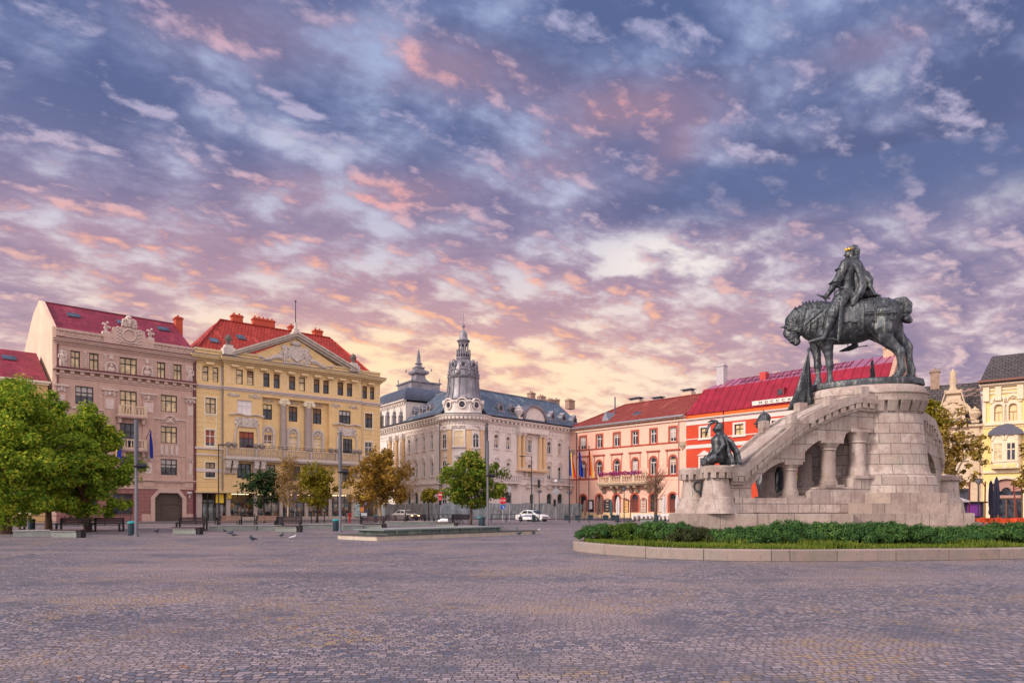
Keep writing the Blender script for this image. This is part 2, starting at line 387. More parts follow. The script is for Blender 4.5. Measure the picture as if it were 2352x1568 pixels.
def window(par, M, h, frame, pane, v=0., depth=.3, bars=(1, .68), surround=None, blind=None, fw=.075, sw=.22, sill=True, proud=.08, surround_mat=None, hood=None):
    """One window: frame with mullions and a transom (the part), its pane, and its moulded surround."""
    a, b, c, d, r = h; mb = MB(M); y0, y1 = v+depth-.16, v+depth-.03
    mb.box(a, a+fw, y0, y1, c, d-r); mb.box(b-fw, b, y0, y1, c, d-r); mb.box(a+fw, b-fw, y0, y1, c, c+fw)
    if r:
        o, i_ = arch_pts(a, b, d-r, d), arch_pts(a+fw, b-fw, d-r, d-fw)
        for q in range(len(o)-1):
            mb.prism([o[q], o[q+1], i_[q+1], i_[q]], y0, y1)
    else: mb.box(a+fw, b-fw, y0, y1, d-fw, d)
    nm, tr = bars
    zt = c+(d-c)*tr if tr else d-fw
    for i in range(nm):
        x = a+(b-a)*(i+1)/(nm+1); mb.box(x-fw*.5, x+fw*.5, y0+.02, y1-.01, c+fw, (zt if r else d)-fw)
    if tr: mb.box(a+fw, b-fw, y0+.012, y1-.006, zt-fw*.6, zt+fw*.6)
    w = mb.build('window', frame, par)
    pb = MB(M); y = v+depth-.06
    pts = [(a+.02, c+.02), (b-.02, c+.02)]+([(q[0], q[1]) for q in arch_pts(a+.02, b-.02, d-r, d-.02)[::-1]] if r else [(b-.02, d-.02), (a+.02, d-.02)])
    pb.prism(pts, y, y+.02); pb.build('pane', pane, w)
    if blind is None and h[2] > 2. and pane.name in ('dark_glass', 'blue_glass', 'palace_glass') and WR.random() < .5:
        blind = (mat('net_curtain', (.50,.46,.43), .8, var=.1) if WR.random() < .7 else mat('tan_blind', (.42,.31,.20), .7, var=.1), WR.choice((.22, .35, .5, .72, .93)))
    if blind is not None:
        f = blind[1]; bb = MB(M); zb = d-(d-c)*f
        bb.box(a+fw, b-fw, y-.015, y-.003, zb, d-r*.6-fw); bb.build('blind', blind[0], w)
    if surround:
        sb = MB(M); p = v-proud
        if r:
            o, i_ = arch_pts(a-sw, b+sw, d-r, d+sw), arch_pts(a, b, d-r, d)
            for q in range(len(o)-1): sb.prism([o[q], o[q+1], i_[q+1], i_[q]], p, v+.02)
        else: sb.box(a-sw, b+sw, p, v+.02, d, d+sw)
        sb.box(a-sw, a, p, v+.02, c, d-r); sb.box(b, b+sw, p, v+.02, c, d-r)
        if sill: sb.box(a-sw*1.3, b+sw*1.3, v-proud*2.2, v+.02, c-.18, c)
        if hood == 'flat': sb.box(a-sw*1.6, b+sw*1.6, v-proud*3, v+.02, d+sw+.1, d+sw+.28)
        if hood == 'tri':
            sb.prism([(a-sw*1.7, d+sw+.1), (b+sw*1.7, d+sw+.1), ((a+b)/2, d+sw+.85)], v-proud*2.5, v+.02)
        if hood == 'crest':
            cu = (a+b)/2
            o, i_ = arch_pts(a-sw*1.1, b+sw*1.1, d+sw*.4, d+sw+.75), arch_pts(a-sw*.2, b+sw*.2, d+sw*.4, d+sw+.45)
            for q in range(len(o)-1): sb.prism([o[q], o[q+1], i_[q+1], i_[q]], p-.1, v+.02)
            relief(sb, cu, d+sw+.25, (b-a)*.7, .5, v, 5, .16)
        sb.build('window_surround', surround_mat or surround, w)
    return w
def relief(mb, cu, cz, w, h, v=0., n=14, depth=.18, seed=None):
    """carved ornament: overlapping scrolls and bosses standing off the wall, symmetrical about its middle"""
    rr = random.Random(seed if seed is not None else int(cu*131+cz*17))
    mb.ell((cu, v-depth*.3, cz), (w*.13, depth*1.1, h*.33), 10, 6)
    for i in range(n):
        t = rr.random()**.8; x = t*w*.47; zz = cz+(rr.random()-.5)*h*(1-.45*t); s = (.5+rr.random()*.6)*min(w, h)*.17
        for sg in (-1, 1):
            mb.ell((cu+sg*x, v-depth*.2, zz), (s, depth*(.6+.4*rr.random()), s*(.6+.5*rr.random())), 7, 5)
    for i in range(max(2, n//5)):
        x = (.14+.3*(i+.5)/max(2, n//5))*w
        for sg in (-1, 1):
            q = [(cu+sg*(x+math.cos(k*.9)*h*.12), v-depth*.7, cz+math.sin(k*.9)*h*.16+(rr.random()-.5)*.02) for k in range(7)]
            mb.tube(q, h*.045, 5)
def figure_relief(mb, cu, z0, z1, v=0., s=1.):
    """small carved figure standing against the wall"""
    H = z1-z0
    mb.ell((cu, v-.12, z0+H*.9), (H*.07, .16, H*.085), 8, 6)
    mb.ell((cu, v-.12, z0+H*.66), (H*.14, .2, H*.19), 8, 6)
    mb.tube([(cu-H*.14, v-.15, z0+H*.78), (cu-H*.2, v-.2, z0+H*.6), (cu-H*.05, v-.28, z0+H*.52)], H*.04, 6)
    mb.tube([(cu+H*.14, v-.15, z0+H*.78), (cu+H*.19, v-.18, z0+H*.62), (cu+H*.15, v-.2, z0+H*.45)], H*.04, 6)
    mb.tube([(cu-H*.06*s, v-.12, z0+H*.55), (cu-H*.09*s, v-.2, z0+H*.28), (cu-H*.08, v-.14, z0)], [H*.09, H*.07, H*.05], 6)
    mb.tube([(cu+H*.06*s, v-.12, z0+H*.55), (cu+H*.05*s, v-.14, z0+H*.28), (cu+H*.08, v-.14, z0)], [H*.09, H*.07, H*.05], 6)
    mb.box(cu-H*.16, cu+H*.16, v-.3, v+.02, z0-.14, z0)
def cornice(mb, u0, u1, z, steps, v=0.):
    """stepped moulding: steps = [(height, projection), ...] upwards from z"""
    for i, (h, p) in enumerate(steps):
        mb.box(u0-p*.6, u1+p*.6, v-p, v+.03, z, z+h+(.0 if i == len(steps)-1 else .0)); z += h
    return z
def dentils(mb, u0, u1, z0, z1, p, step, w, v=0.):
    n = max(1, int((u1-u0)/step)); st = (u1-u0)/n
    for i in range(n):
        x = u0+st*(i+.5); mb.box(x-w/2, x+w/2, v-p, v+.02, z0, z1)
def balustrade(mb, u0, u1, v0, v1, z0, z1, step=.26, r=.07, post=2.2):
    """balusters, posts and rails along u at v0..v1"""
    vm, w = (v0+v1)/2, (v1-v0)
    mb.box(u0, u1, v0, v1, z1-.13, z1); mb.box(u0, u1, v0, v1, z0, z0+.1)
    n = max(1, round((u1-u0)/post)); xs = [u0+.14+(u1-u0-.28)*i/n for i in range(n+1)]
    for x in xs: mb.box(x-.14, x+.14, v0-.02, v1+.02, z0+.1, z1-.13)
    for i in range(n):
        a, b = xs[i]+.14, xs[i+1]-.14; k = max(1, int((b-a)/step))
        for j in range(k):
            x = a+(b-a)*(j+.5)/k; H = z1-.13-z0-.1
            mb.lathe([(r*.6, 0), (r, H*.3), (r*.55, H*.62), (r*.7, H)], (x, vm, z0+.1), 6)
def urn(mb, c, H):
    mb.box(c[0]-H*.2, c[0]+H*.2, c[1]-H*.2, c[1]+H*.2, c[2], c[2]+H*.16)
    mb.lathe([(H*.1, H*.16), (H*.12, H*.24), (H*.3, H*.46), (H*.34, H*.6), (H*.22, H*.72), (H*.27, H*.76), (H*.2, H*.84), (H*.06, H*.92), (H*.05, H)], c, 12)
def chimney(par, M, u0, u1, v0, v1, z0, z1, m, m2=None):
    mb = MB(M); mb.box(u0, u1, v0, v1, z0, z1-.3); mb.box(u0-.1, u1+.1, v0-.1, v1+.1, z1-.3, z1-.12); mb.box(u0+.02, u1-.02, v0+.02, v1-.02, z1-.12, z1)
    o = mb.build('chimney', m, par)
    n = max(1, int((u1-u0)/.6)); pb = MB(M)
    for i in range(n):
        x = u0+(u1-u0)*(i+.5)/n; pb.lathe([(.14, 0), (.12, .25), (.15, .3)], (x, (v0+v1)/2, z1), 8)
    pb.build('chimney_pot', m2 or m, o); return o
def drainpipe(par, M, u, z0, z1, v, m):
    MB(M).tube([(u, v-.1, z0), (u, v-.1, z1-.6), (u, v-.1, z1-.3), (u, v-.3, z1)], .075, 6).build('drainpipe', m, par)
def skylight(par, M, cu, v, z, slope, w, h, m_frame, m_glass):
    """roof window lying on a roof that rises by slope per metre of v"""
    mb = MB(M); t = math.atan(slope)
    A = Matrix.Translation((cu, v, z)) @ Matrix.Rotation(t, 4, 'X')
    f = MB((M @ A) if M is not None else A); f.box(-w/2, w/2, -h/2, h/2, .02, .14); o = f.build('skylight', m_frame, par)
    p = MB((M @ A) if M is not None else A); p.box(-w/2+.08, w/2-.08, -h/2+.08, h/2-.08, .14, .16); p.build('pane', m_glass, o)
# ------------------------------------------------------------------ ground sheet of granite setts
def make_setts():
    m = bpy.data.materials.new('granite_setts'); m.use_nodes = True; g = NG(m.node_tree); b = g.n['Principled BSDF']
    co = g.coord('Object'); x, y, z = g.xyz(co)
    wob = g.noise(co, .22, 2, .5); wob2 = g.noise(g.vm('ADD', co, (31., 7., 0.)), .9, 2, .5); wob3 = g.noise(g.vm('ADD', co, (3., 17., 0.)), 6., 2, .5)
    # laid in shallow fans: rows sway sideways and wander
    yy = g.m('ADD', y, g.m('ADD', g.m('MULTIPLY', g.m('SINE', g.m('ADD', g.m('MULTIPLY', x, .5), g.m('MULTIPLY', wob, 7.))), .26), g.m('ADD', g.m('MULTIPLY', g.m('SUBTRACT', wob, .5), 2.6), g.m('ADD', g.m('MULTIPLY', g.m('SUBTRACT', wob2, .5), .22), g.m('MULTIPLY', g.m('SUBTRACT', wob3, .5), .06)))))
    xx = g.m('ADD', x, g.m('ADD', g.m('MULTIPLY', g.m('SUBTRACT', wob2, .5), .3), g.m('ADD', g.m('MULTIPLY', y, .12), g.m('MULTIPLY', g.m('SUBTRACT', wob3, .5), .08))))
    t = g.n.new('ShaderNodeTexBrick'); g.put(t.inputs['Vector'], g.comb(xx, yy, 0.)); t.offset = .5; t.squash = 1.35; t.squash_frequency = 3
    t.inputs['Color1'].default_value = (0,0,0,1); t.inputs['Color2'].default_value = (1,1,1,1); t.inputs['Mortar'].default_value = (.5,.5,.5,1)
    t.inputs['Scale'].default_value = 1; t.inputs['Mortar Size'].default_value = .0075; t.inputs['Mortar Smooth'].default_value = .35; t.inputs['Bias'].default_value = 0
    t.inputs['Brick Width'].default_value = .09; t.inputs['Row Height'].default_value = .08
    f = t.outputs['Fac']; tint = t.outputs['Color']
    wn = g.n.new('ShaderNodeTexWhiteNoise'); wn.noise_dimensions = '1D'; g.put(wn.inputs['W'], g.m('MULTIPLY', tint, 97.3))
    r1, r2, r3 = g.xyz(wn.outputs['Color'])
    stone = g.mix(r1, (.09,.084,.122), (.375,.32,.355))
    stone = g.mix(g.m('MULTIPLY', g.ss(r2, .55, .9), .75), stone, (.065,.095,.155))
    stone = g.mix(g.m('MULTIPLY', g.ss(r3, .86, .93), .75), stone, (.33,.26,.23))
    big = g.noise(co, .14, 4, .6); mid = g.noise(g.vm('ADD', co, (9., 4., 0.)), .5, 5, .65); fine = g.noise(co, 30., 4, .6)
    stone = g.mix(g.m('MULTIPLY', g.ss(big, .46, .62), .65), stone, (.34,.265,.275))                 # dusty worn patches, with warm highlights put into the colour
    long_streak = g.noise(g.vm('MULTIPLY', g.vm('ADD', co, (0., 4., 0.)), (.07, .42, 1.)), 1., 5, .62)
    stone = g.mix(g.m('MULTIPLY', g.ss(long_streak, .50, .66), .45), stone, (.42,.32,.30))  # long warm highlights painted into the stone colour
    stone = g.mix(g.m('MULTIPLY', g.ss(long_streak, .46, .32), .45), stone, (.085,.085,.125))
    stone = g.mix(g.m('MULTIPLY', g.ss(mid, .50, .66), .6), stone, (.075,.09,.145))                # darker relaid patches
    stone = g.mix(g.m('MULTIPLY', g.m('MULTIPLY', g.ss(g.noise(g.vm('ADD', co, (50., 2., 0.)), .33, 6, .7), .50, .62), g.ss(r2, .6, .68)), .7), stone, (.42,.28,.15))   # leaf stain, sand
    stone = g.mix(1., stone, g.mix(fine, (.7,.7,.72), (1.3,1.28,1.25)), 'MULTIPLY')
    joint = g.mix(g.ss(mid, .4, .62), (.03,.026,.034), (.07,.06,.05))
    c = g.mix(f, stone, joint)
    g.l.new(c, b.inputs['Base Color']); g.l.new(g.lin(fine, .3, .7, .36, .62), b.inputs['Roughness']); b.inputs['Specular IOR Level'].default_value = .5
    bp = g.n.new('ShaderNodeBump'); bp.inputs['Strength'].default_value = .8; bp.inputs['Distance'].default_value = .02
    h = g.m('ADD', g.m('MULTIPLY', f, -1.), g.m('ADD', g.m('MULTIPLY', r1, .5), g.m('MULTIPLY', fine, .3)))
    g.l.new(h, bp.inputs['Height']); g.l.new(bp.outputs[0], b.inputs['Normal'])
    return m
SETTS = make_setts()
mb = MB(); mb.poly([(-1500,-300,0), (1500,-300,0), (1500,3000,0), (-1500,3000,0)]); tag(mb.build('ground', SETTS), kind='structure')
# ------------------------------------------------------------------ shared building materials
WHITE = mat('white_paint', (.72,.70,.68), .5, var=.06)
DARKFRAME = mat('dark_frame', (.035,.032,.035), .5, var=.1)
DGLASS = glass('dark_glass', (.035,.04,.055))
BGLASS = glass('blue_glass', (.05,.07,.10))
CREAM = mat('cream_blind', (.78,.62,.36), .7, var=.1, scale=1.2)
CURTAIN = glass('curtained_glass', (.62,.47,.26), .15, .25)
WBLIND = mat('white_blind', (.80,.76,.74), .6, var=.04)
REDBLIND = mat('red_blind', (.33,.09,.05), .6, var=.1)
BROWNBLIND = mat('brown_blind', (.22,.12,.06), .6, var=.1)
ZINC = mat('zinc', (.34,.36,.42), .45, .6, var=.15)
LEAD = mat('gutter_metal', (.12,.12,.16), .5, .4)
MAROON = mat('maroon_metal', (.14,.035,.05), .55)
BRASS = mat('cctv_white', (.7,.7,.7), .4)

# ------------------------------------------------------------------ tall pinkish building with the blank gable
def building_a():
    F = Frame(at(129.4, 75.3), at(446.4, 85.0), c1); L = F.L
    wallm = mat('mauve_stucco', (.54,.37,.30), .85, var=.12, scale=1.2, bump=.12, streak=.45)
    trim = mat('mauve_trim', (.58,.42,.35), .8, var=.1, scale=2, streak=.35)
    pale = mat('pale_carving', (.64,.52,.46), .8, var=.16, scale=4, streak=.3)
    plast = mat('gable_plaster', (.74,.52,.40), .9, var=.07, scale=.35, bump=.08, col2=(.80,.60,.46))
    rust = bricky('rusticated_red', (.30,.14,.13), (.33,.155,.14), (.2,.09,.085), 1.1, .42, .02, .85, .35)
    roofm = bricky('crimson_roofing', (.25,.020,.044), (.19,.015,.033), (.09,.008,.016), 1.5, .9, .03, .55, .25, axes='xy', var=.25)
    root = empty('apartment_house', 'tall mauve stucco house with blank peach gable wall and crimson roof', 'building', (F.A.x, F.A.y, 0), F.rz)
    P = lambda x0, y0, x1, y1, r=0: (*F.rect(x0, y0, x1, y1), r)
    # windows by rows (all of a row share sill and head)
    rows = []
    t0, t1 = F.z(786, 415), F.z(786, 524)
    for a, b in ((432,490),(547,604),(733,838),(962,1012),(1063,1112)): rows.append((F.u(a), F.u(b), t1, t0, 0, 1 if b-a < 80 else 2, CURTAIN))
    t0, t1 = F.z(1034, 642), F.z(1034, 745)
    for a, b, gmat in ((461,572,DGLASS),(735,838,CURTAIN),(985,1084,CURTAIN)): rows.append((F.u(a), F.u(b), t1-(.0 if a != 735 else 1.1), t0, 0, 2, gmat))
    t0, t1 = F.z(1034, 833), F.z(1034, 936)
    for a, b, gmat in ((461,572,DGLASS),(735,838,DGLASS),(985,1084,CURTAIN)): rows.append((F.u(a), F.u(b), t1-(.0 if a != 735 else 1.0), t0, 0, 2, gmat))
    t0, t1 = F.z(1034, 1033), F.z(1034, 1130)
    for a, b in ((461,572),(735,838),(985,1084)): rows.append((F.u(a), F.u(b), t1, t0, 0, 2, DGLASS))
    # shop windows and the portal
    pz = F.z(1035, 1240); shops = [(F.u(345)+.9, F.u(345)+3.0, .9, 3.4, 0), (F.u(470), F.u(600), .9, 3.4, 0), (F.u(690), F.u(815), .9, 3.4, 0)]
    portal = (F.u(948), F.u(1116), .12, pz, 0)
    zc = F.z(345, 285); zp = F.z(345, 232)
    holes = [r[:5] for r in rows]+shops+[portal]
    zg = F.z(1190, 1215)                                     # top of the red ground floor
    mb = MB(); wall_with_holes(mb, 0, L, zg, zp, [h for h in holes if h[2] > zg]); wl = mb.build('wall', wallm, root)
    mb = MB(); wall_with_holes(mb, 0, L, 0, zg, [h for h in holes if h[2] < zg], depth=.45); mb.build('ground_floor_wall', rust, root)
    # blank side wall with its stepped gable outline, right flank and back
    G = Frame(at(129.4, 75.3), tuple(F.A+F.n*10), c1)
    prof = [(0, 0), (0, F.z(345, 222))]+[G.uz(x, y) for x, y in ((275,70),(262,66),(248,100),(226,150),(210,215),(172,376))]
    D = G.u(168); prof += [(D, prof[-1][1]-.1), (D, 0)]
    S = Matrix(((0,-1,0,0),(1,0,0,0),(0,0,1,0),(0,0,0,1)))    # (u,v,z) of the side -> root space
    ridge_v = G.u(268); ridge_z = F.z(268, 66, 0) if False else G.z(268, 66)
    mb = MB(S); mb.prism([(a, b) for a, b in prof], -.35 if False else 0.0, .38); mb.build('gable_wall', plast, root)
    mb = MB(); mb.poly([(L, 0, 0), (L, D, 0), (L, D, zp), (L, 0, zp)]); mb.poly([(0, D, 0), (L, D, 0), (L, D, zp), (0, D, zp)]); mb.build('back_wall', wallm, root)
    # roof
    ze = zc+1.0; ridge_z -= .15
    mb = MB(); mb.slab([(.05, .55, ze), (L, .55, ze), (L, ridge_v, ridge_z), (.05, ridge_v, ridge_z)], .2)
    mb.slab([(L, D, ze+.4), (.05, D, ze+.4), (.05, ridge_v, ridge_z), (L, ridge_v, ridge_z)], .2)
    rf = mb.build('roof', roofm, root)
    mb = MB(); mb.tube([(0, ridge_v, ridge_z+.02), (L, ridge_v, ridge_z+.02)], .12, 6); mb.build('ridge_cap', MAROON, rf)
    sl = (ridge_z-ze)/(ridge_v-.55)
    for x, y in ((450,157), (752,203), (998,241)):
        best = min((abs(F.z(x, y, v)-(ze+sl*(v-.55))), v) for v in np.linspace(.6, ridge_v, 80)); v = best[1]
        skylight(rf, None, F.u(x, v), v, ze+sl*(v-.55), sl, 1.3, 1.3, LEAD, BGLASS)
    chimney(rf, None, F.u(1070, ridge_v), F.u(1112, ridge_v), ridge_v-.5, ridge_v+.6, ridge_z-1.6, F.z(1090, 166, ridge_v), mat('red_brick', (.50,.09,.05), .85))
    # cornices and string courses
    mb = MB()
    cornice(mb, 0, L, zc-.75, [(.18,.12), (.16,.28), (.2,.5), (.12,.62)])
    mb.box(0, L, -.06, .02, zc-1.25, zc-1.1)
    mb.box(0, L, -.16, .02, zp-.18, zp+.08)
    zm = F.z(1190, 573); cornice(mb, 0, L, zm-.95, [(.2,.1), (.22,.22)]); dentils(mb, 0, L, zm-.53, zm-.18, .42, .95, .4)
    cornice(mb, 0, L, zm-.18, [(.18,.6)])
    zb = F.z(1190, 1165); cornice(mb, 0, L, zb-.3, [(.15,.14), (.15,.24)]); mb.box(0, L, -.1, .02, zg-.1, zg+.08)
    zs = F.z(1190, 1018); mb.box(F.u(868), L, -.08, .02, zs-.1, zs+.06)
    mb.build('cornice', trim, root)
    mb = MB(); mb.box(-.1, L+.1, -.68, .02, zm, zm+.16); mb.box(-.1, L+.1, -.68, .02, zc-.08, zc+.02); mb.build('cornice_flashing', MAROON, root)
    # pilasters with carved capitals
    for k, (a, b, y) in enumerate(((347,405,585), (634,706,612), (872,944,638), (1138,1188,662))):
        u0, u1 = F.u(a), F.u(b); zt = F.z(a, y)
        mb = MB(); mb.box(u0, u1, -.14, .02, zg+.1 if k > 1 else zb, zt+.05); pl = mb.build('pilaster', wallm, root)
        mb = MB(); mb.box(u0-.2, u1+.2, -.32, .02, zt, zt+.22); relief(mb, (u0+u1)/2, zt-.35, (u1-u0)*1.15, .75, -.14, 7, .16); mb.build('capital', pale, pl)
        mb = MB(); mb.box(u0+.15, u1-.15, -.2, -.1, zt-2.1, zt-.95); mb.box(u0+.3, u1-.3, -.2, -.1, zs-2.3, zs-1.0); relief(mb, (u0+u1)/2, zs-.4, (u1-u0)*.8, .8, -.14, 5, .12); mb.build('carved_panel', pale, pl)
    # top floor strips, statues and busts
    for cx, w in ((520,20), (645,16), (928,16), (1038,18)):
        mb = MB(); u = F.u(cx); z0, z1 = F.z(cx, 470+(cx-520)*.14), F.z(cx, 372+(cx-520)*.14)
        for i in range(7): mb.box(u-.16, u+.16, -.1, .02, z0+(z1-z0)*i/7, z0+(z1-z0)*(i+.62)/7)
        mb.build('carved_strip', pale, root)
    for cx, ya, yb in ((380,368,482), (1161,468,572)):
        mb = MB(); u = F.u(cx); z0, z1 = F.z(cx, yb), F.z(cx, ya); mb.box(u-.45, u+.45, -.06, .02, z0, z1+.1); figure_relief(mb, u, z0+.05, z1, -.06); mb.build('carved_figure', pale, root, 'auto')
    for cx, ya, yb in ((681,442,518), (901,466,536)):
        mb = MB(); u = F.u(cx); z0, z1 = F.z(cx, yb), F.z(cx, ya)
        o, i_ = arch_pts(u-.66, u+.66, z1-.6, z1+.1), arch_pts(u-.5, u+.5, z1-.6, z1-.08)
        for q in range(len(o)-1): mb.prism([o[q], o[q+1], i_[q+1], i_[q]], -.16, .02)
        mb.box(u-.66, u-.5, -.16, .02, z0, z1-.6); mb.box(u+.5, u+.66, -.16, .02, z0, z1-.6)
        mb.ell((u, -.1, z0+1.05), (.2,.24,.26)); mb.ell((u, -.05, z0+.55), (.42,.26,.38)); mb.box(u-.5, u+.5, -.3, .02, z0-.12, z0+.1)
        mb.box(u-.2, u+.2, -.12, .02, z1+.35, z1+.9)
        mb.build('portrait_bust', pale, root, 'auto')
    # attic panels, crowned middle and urns
    mb = MB(); za = (zc+zp)/2+.1
    for cx in (460, 578, 990, 1088):
        u = F.u(cx)
        for q in (-.38, .38): mb.tube([(u+q+.26*math.cos(t*.785), -.03, za+.22*math.sin(t*.785)) for t in range(8)], .06, 5, closed=True)
        mb.box(u-.85, u+.85, -.05, .02, za-.42, za-.34); mb.box(u-.85, u+.85, -.05, .02, za+.34, za+.42)
    for cx in (376, 1160): u = F.u(cx); mb.tube([(u+.3*math.cos(t*.785), -.03, za+.36*math.sin(t*.785)) for t in range(8)], .06, 5, closed=True)
    mb.build('attic_panels', pale, root)
    q = [F.uz(x, y) for x, y in ((634,256),(688,262),(690,226),(716,222),(716,222),(868,246),(892,250),(893,288),(942,294))]
    uc = F.u(790); half = (q[-1][0]-q[0][0])/2; zt2 = F.z(790, 235)
    mb = MB(); mb.prism([(uc-half, zc+.02), (uc-half, zp+.25), (uc-half*.66, zp+.35), (uc-half*.62, zt2-.1), (uc-half*.3, zt2+.05), (uc-half*.2, zt2+.5), (uc+half*.2, zt2+.5), (uc+half*.3, zt2+.05), (uc+half*.62, zt2-.1), (uc+half*.66, zp+.35), (uc+half, zp+.25), (uc+half, zc+.02)], -.14, .5)
    gb = mb.build('crowning_gable', trim, root)
    zr = F.z(792, 278)
    mb = MB(); mb.tube([(uc+.68*math.cos(t*.3927), -.2, zr+.68*math.sin(t*.3927)) for t in range(16)], .1, 6, closed=True)
    for sg in (-1, 1):
        for i in range(14): mb.ell((uc+sg*(.95+.28*math.sin(i*2.1)), -.16, zr-.95+i*.13), (.14,.1,.13), 6, 5)
    relief(mb, uc, zt2+.62, 1.5, 1.3, -.14, 12, .25); mb.ell((uc, .1, zt2+1.05), (.4,.3,.5))
    for i in range(9): mb.ell((uc+(i-4)*.2, -.2, zr-.95+abs(i-4)*.03), (.12,.08,.1), 6, 4)
    mb.build('carved_cartouche', pale, gb, 'auto')
    for cx, y0, y1 in ((652,252,208), (922,292,250)):
        u = F.u(cx); z0 = F.z(cx, y0); mb = MB(); mb.box(u-.4, u+.4, -.1, .6, z0-.3, z0+.02); urn(mb, (u, .2, z0), F.z(cx, y1)-z0)
        for i in range(6): mb.ell((u+.34*math.cos(i), -.02+.2*math.sin(i*2), z0+.5+.1*i), (.15,.15,.14), 6, 5)
        mb.build('urn', pale, root, 'auto')
    # crests over the middle windows
    for cx, yy in ((1040, 800), (520, 735), ):
        u = F.u(cx); z0 = F.z(cx, yy); mb = MB(); relief(mb, u, z0, 2.2, .75, 0, 10, .16)
        o, i_ = arch_pts(u-.75, u+.75, z0+.1, z0+.72), arch_pts(u-.6, u+.6, z0+.1, z0+.55)
        for k in range(len(o)-1): mb.prism([o[k], o[k+1], i_[k+1], i_[k]], -.2, .02)
        mb.box(u-1.9, u-.75, -.16, .02, z0+.12, z0+.24); mb.box(u+.75, u+1.9, -.16, .02, z0+.12, z0+.24); mb.build('carved_crest', pale, root, 'auto')
    mb = MB()
    for cx in (520, 1036):
        for du in (-.85, -.3, .3, .85): u = F.u(cx)+du; mb.box(u-.17, u+.17, -.08, .02, F.z(1036,1015), F.z(1036,950))
    mb.build('spandrel_blocks', pale, root)
    for h in rows:
        cw = .14
        window(root, None, h[:5], DARKFRAME, h[6], depth=.3, bars=(h[5], .66), fw=.08)
    for h in shops: window(root, None, h, mat('brown_frame', (.14,.07,.04), .5), DGLASS, depth=.4, bars=(1,.75), fw=.1)
    # balconies
    for (x0, yt, x1, yb) in ((712,706,884,772), (737,912,884,958)):
        u0, u1 = F.u(x0), F.u(x1); z1, z0 = F.z(x0, yt), F.z(x0, yt)-1.05
        mb = MB(); mb.box(u0-.12, u1+.12, -1.15, .02, z0-.25, z0); mb.box(u0, u1, -1.05, .02, z0-.36, z0-.25)
        for u in (u0+.25, u1-.25): mb.prism([(u-.16, z0-.36), (u+.16, z0-.36), (u+.12, z0-.95), (u-.12, z0-.95)], -.75, .02)
        b = mb.build('balcony', trim, root)
        mb = MB(); balustrade(mb, u0, u1, -1.1, -.9, z0, z1, .3, .1, 1.6); mb.build('balustrade', mat('cream_stone', (.66,.52,.36), .8), b)
    # portal with clipped upper corners, gate
    a, b_, c, d, _ = portal; mb = MB(); k = (b_-a)*.16; kz = k*1.3
    for s_ in (0, 1):
        x, y = (a, a+k) if s_ == 0 else (b_, b_-k); mb.prism([(x, d), (y, d), (x, d-kz)] if s_ == 0 else [(y, d), (x, d), (x, d-kz)], -.05, .4)
    mb.prism([(a-.45, .12), (a, .12), (a, d-kz), (a+k, d), (b_-k, d), (b_, d-kz), (b_, .12), (b_+.45, .12), (b_+.45, d-kz+.1), (b_-k+.1, d+.45), (a+k-.1, d+.45), (a-.45, d-kz+.1)], -.14, .03)
    mb.build('portal_surround', trim, root)
    mb = MB(); mb.box(a, b_, .36, .42, .12, d); zz = .12+(d-.12)*.62; mb.box(a, b_, .28, .36, zz-.08, zz+.1)
    xs = [a+(b_-a)*q for q in (0, .25, .97)]
    for x in xs: mb.box(x, x+.12, .29, .36, .12, zz)
    for i in range(9): mb.box(a, b_, .33, .36, zz+.25+i*.2, zz+.31+i*.2)
    mb.build('gate', mat('gate_wood', (.10,.075,.06), .6, var=.3, scale=6), root)
    mb = MB()
    for u0, u1 in ((F.u(868), a-.46), (b_+.46, L)): mb.box(u0, u1, -.05, .02, 0, F.z(1190, 1368))
    mb.build('plinth', mat('pink_stone', (.55,.37,.30), .85, var=.12, bump=.2), root)
    mb = MB(); zz = F.z(1160, 1192)
    for cx in (908, 1143, 1170): u = F.u(cx); mb.box(u-.18, u+.18, -.12, .02, zg+.15, zb-.35)
    mb.build('frieze_blocks', pale, root)
    # camera and lamp on the wall
    u, z = F.u(1155), F.z(1155, 1245); mb = MB(); mb.tube([(u, 0, z), (u, -.45, z+.02)], .05); mb.rbox((u-.05, -.5, z+.14), (.22,.55,.2), .4); mb.tube([(u+.1, -.1, z-.1), (u+.1, -.1, z-.5)], .07); mb.build('security_camera', BRASS, root)
    drainpipe(root, None, L-.1, 0, zc-.8, 0, MAROON); drainpipe(root, None, .12, zb, zc-.8, 0, MAROON)
    return F, D
FA, DA = building_a()
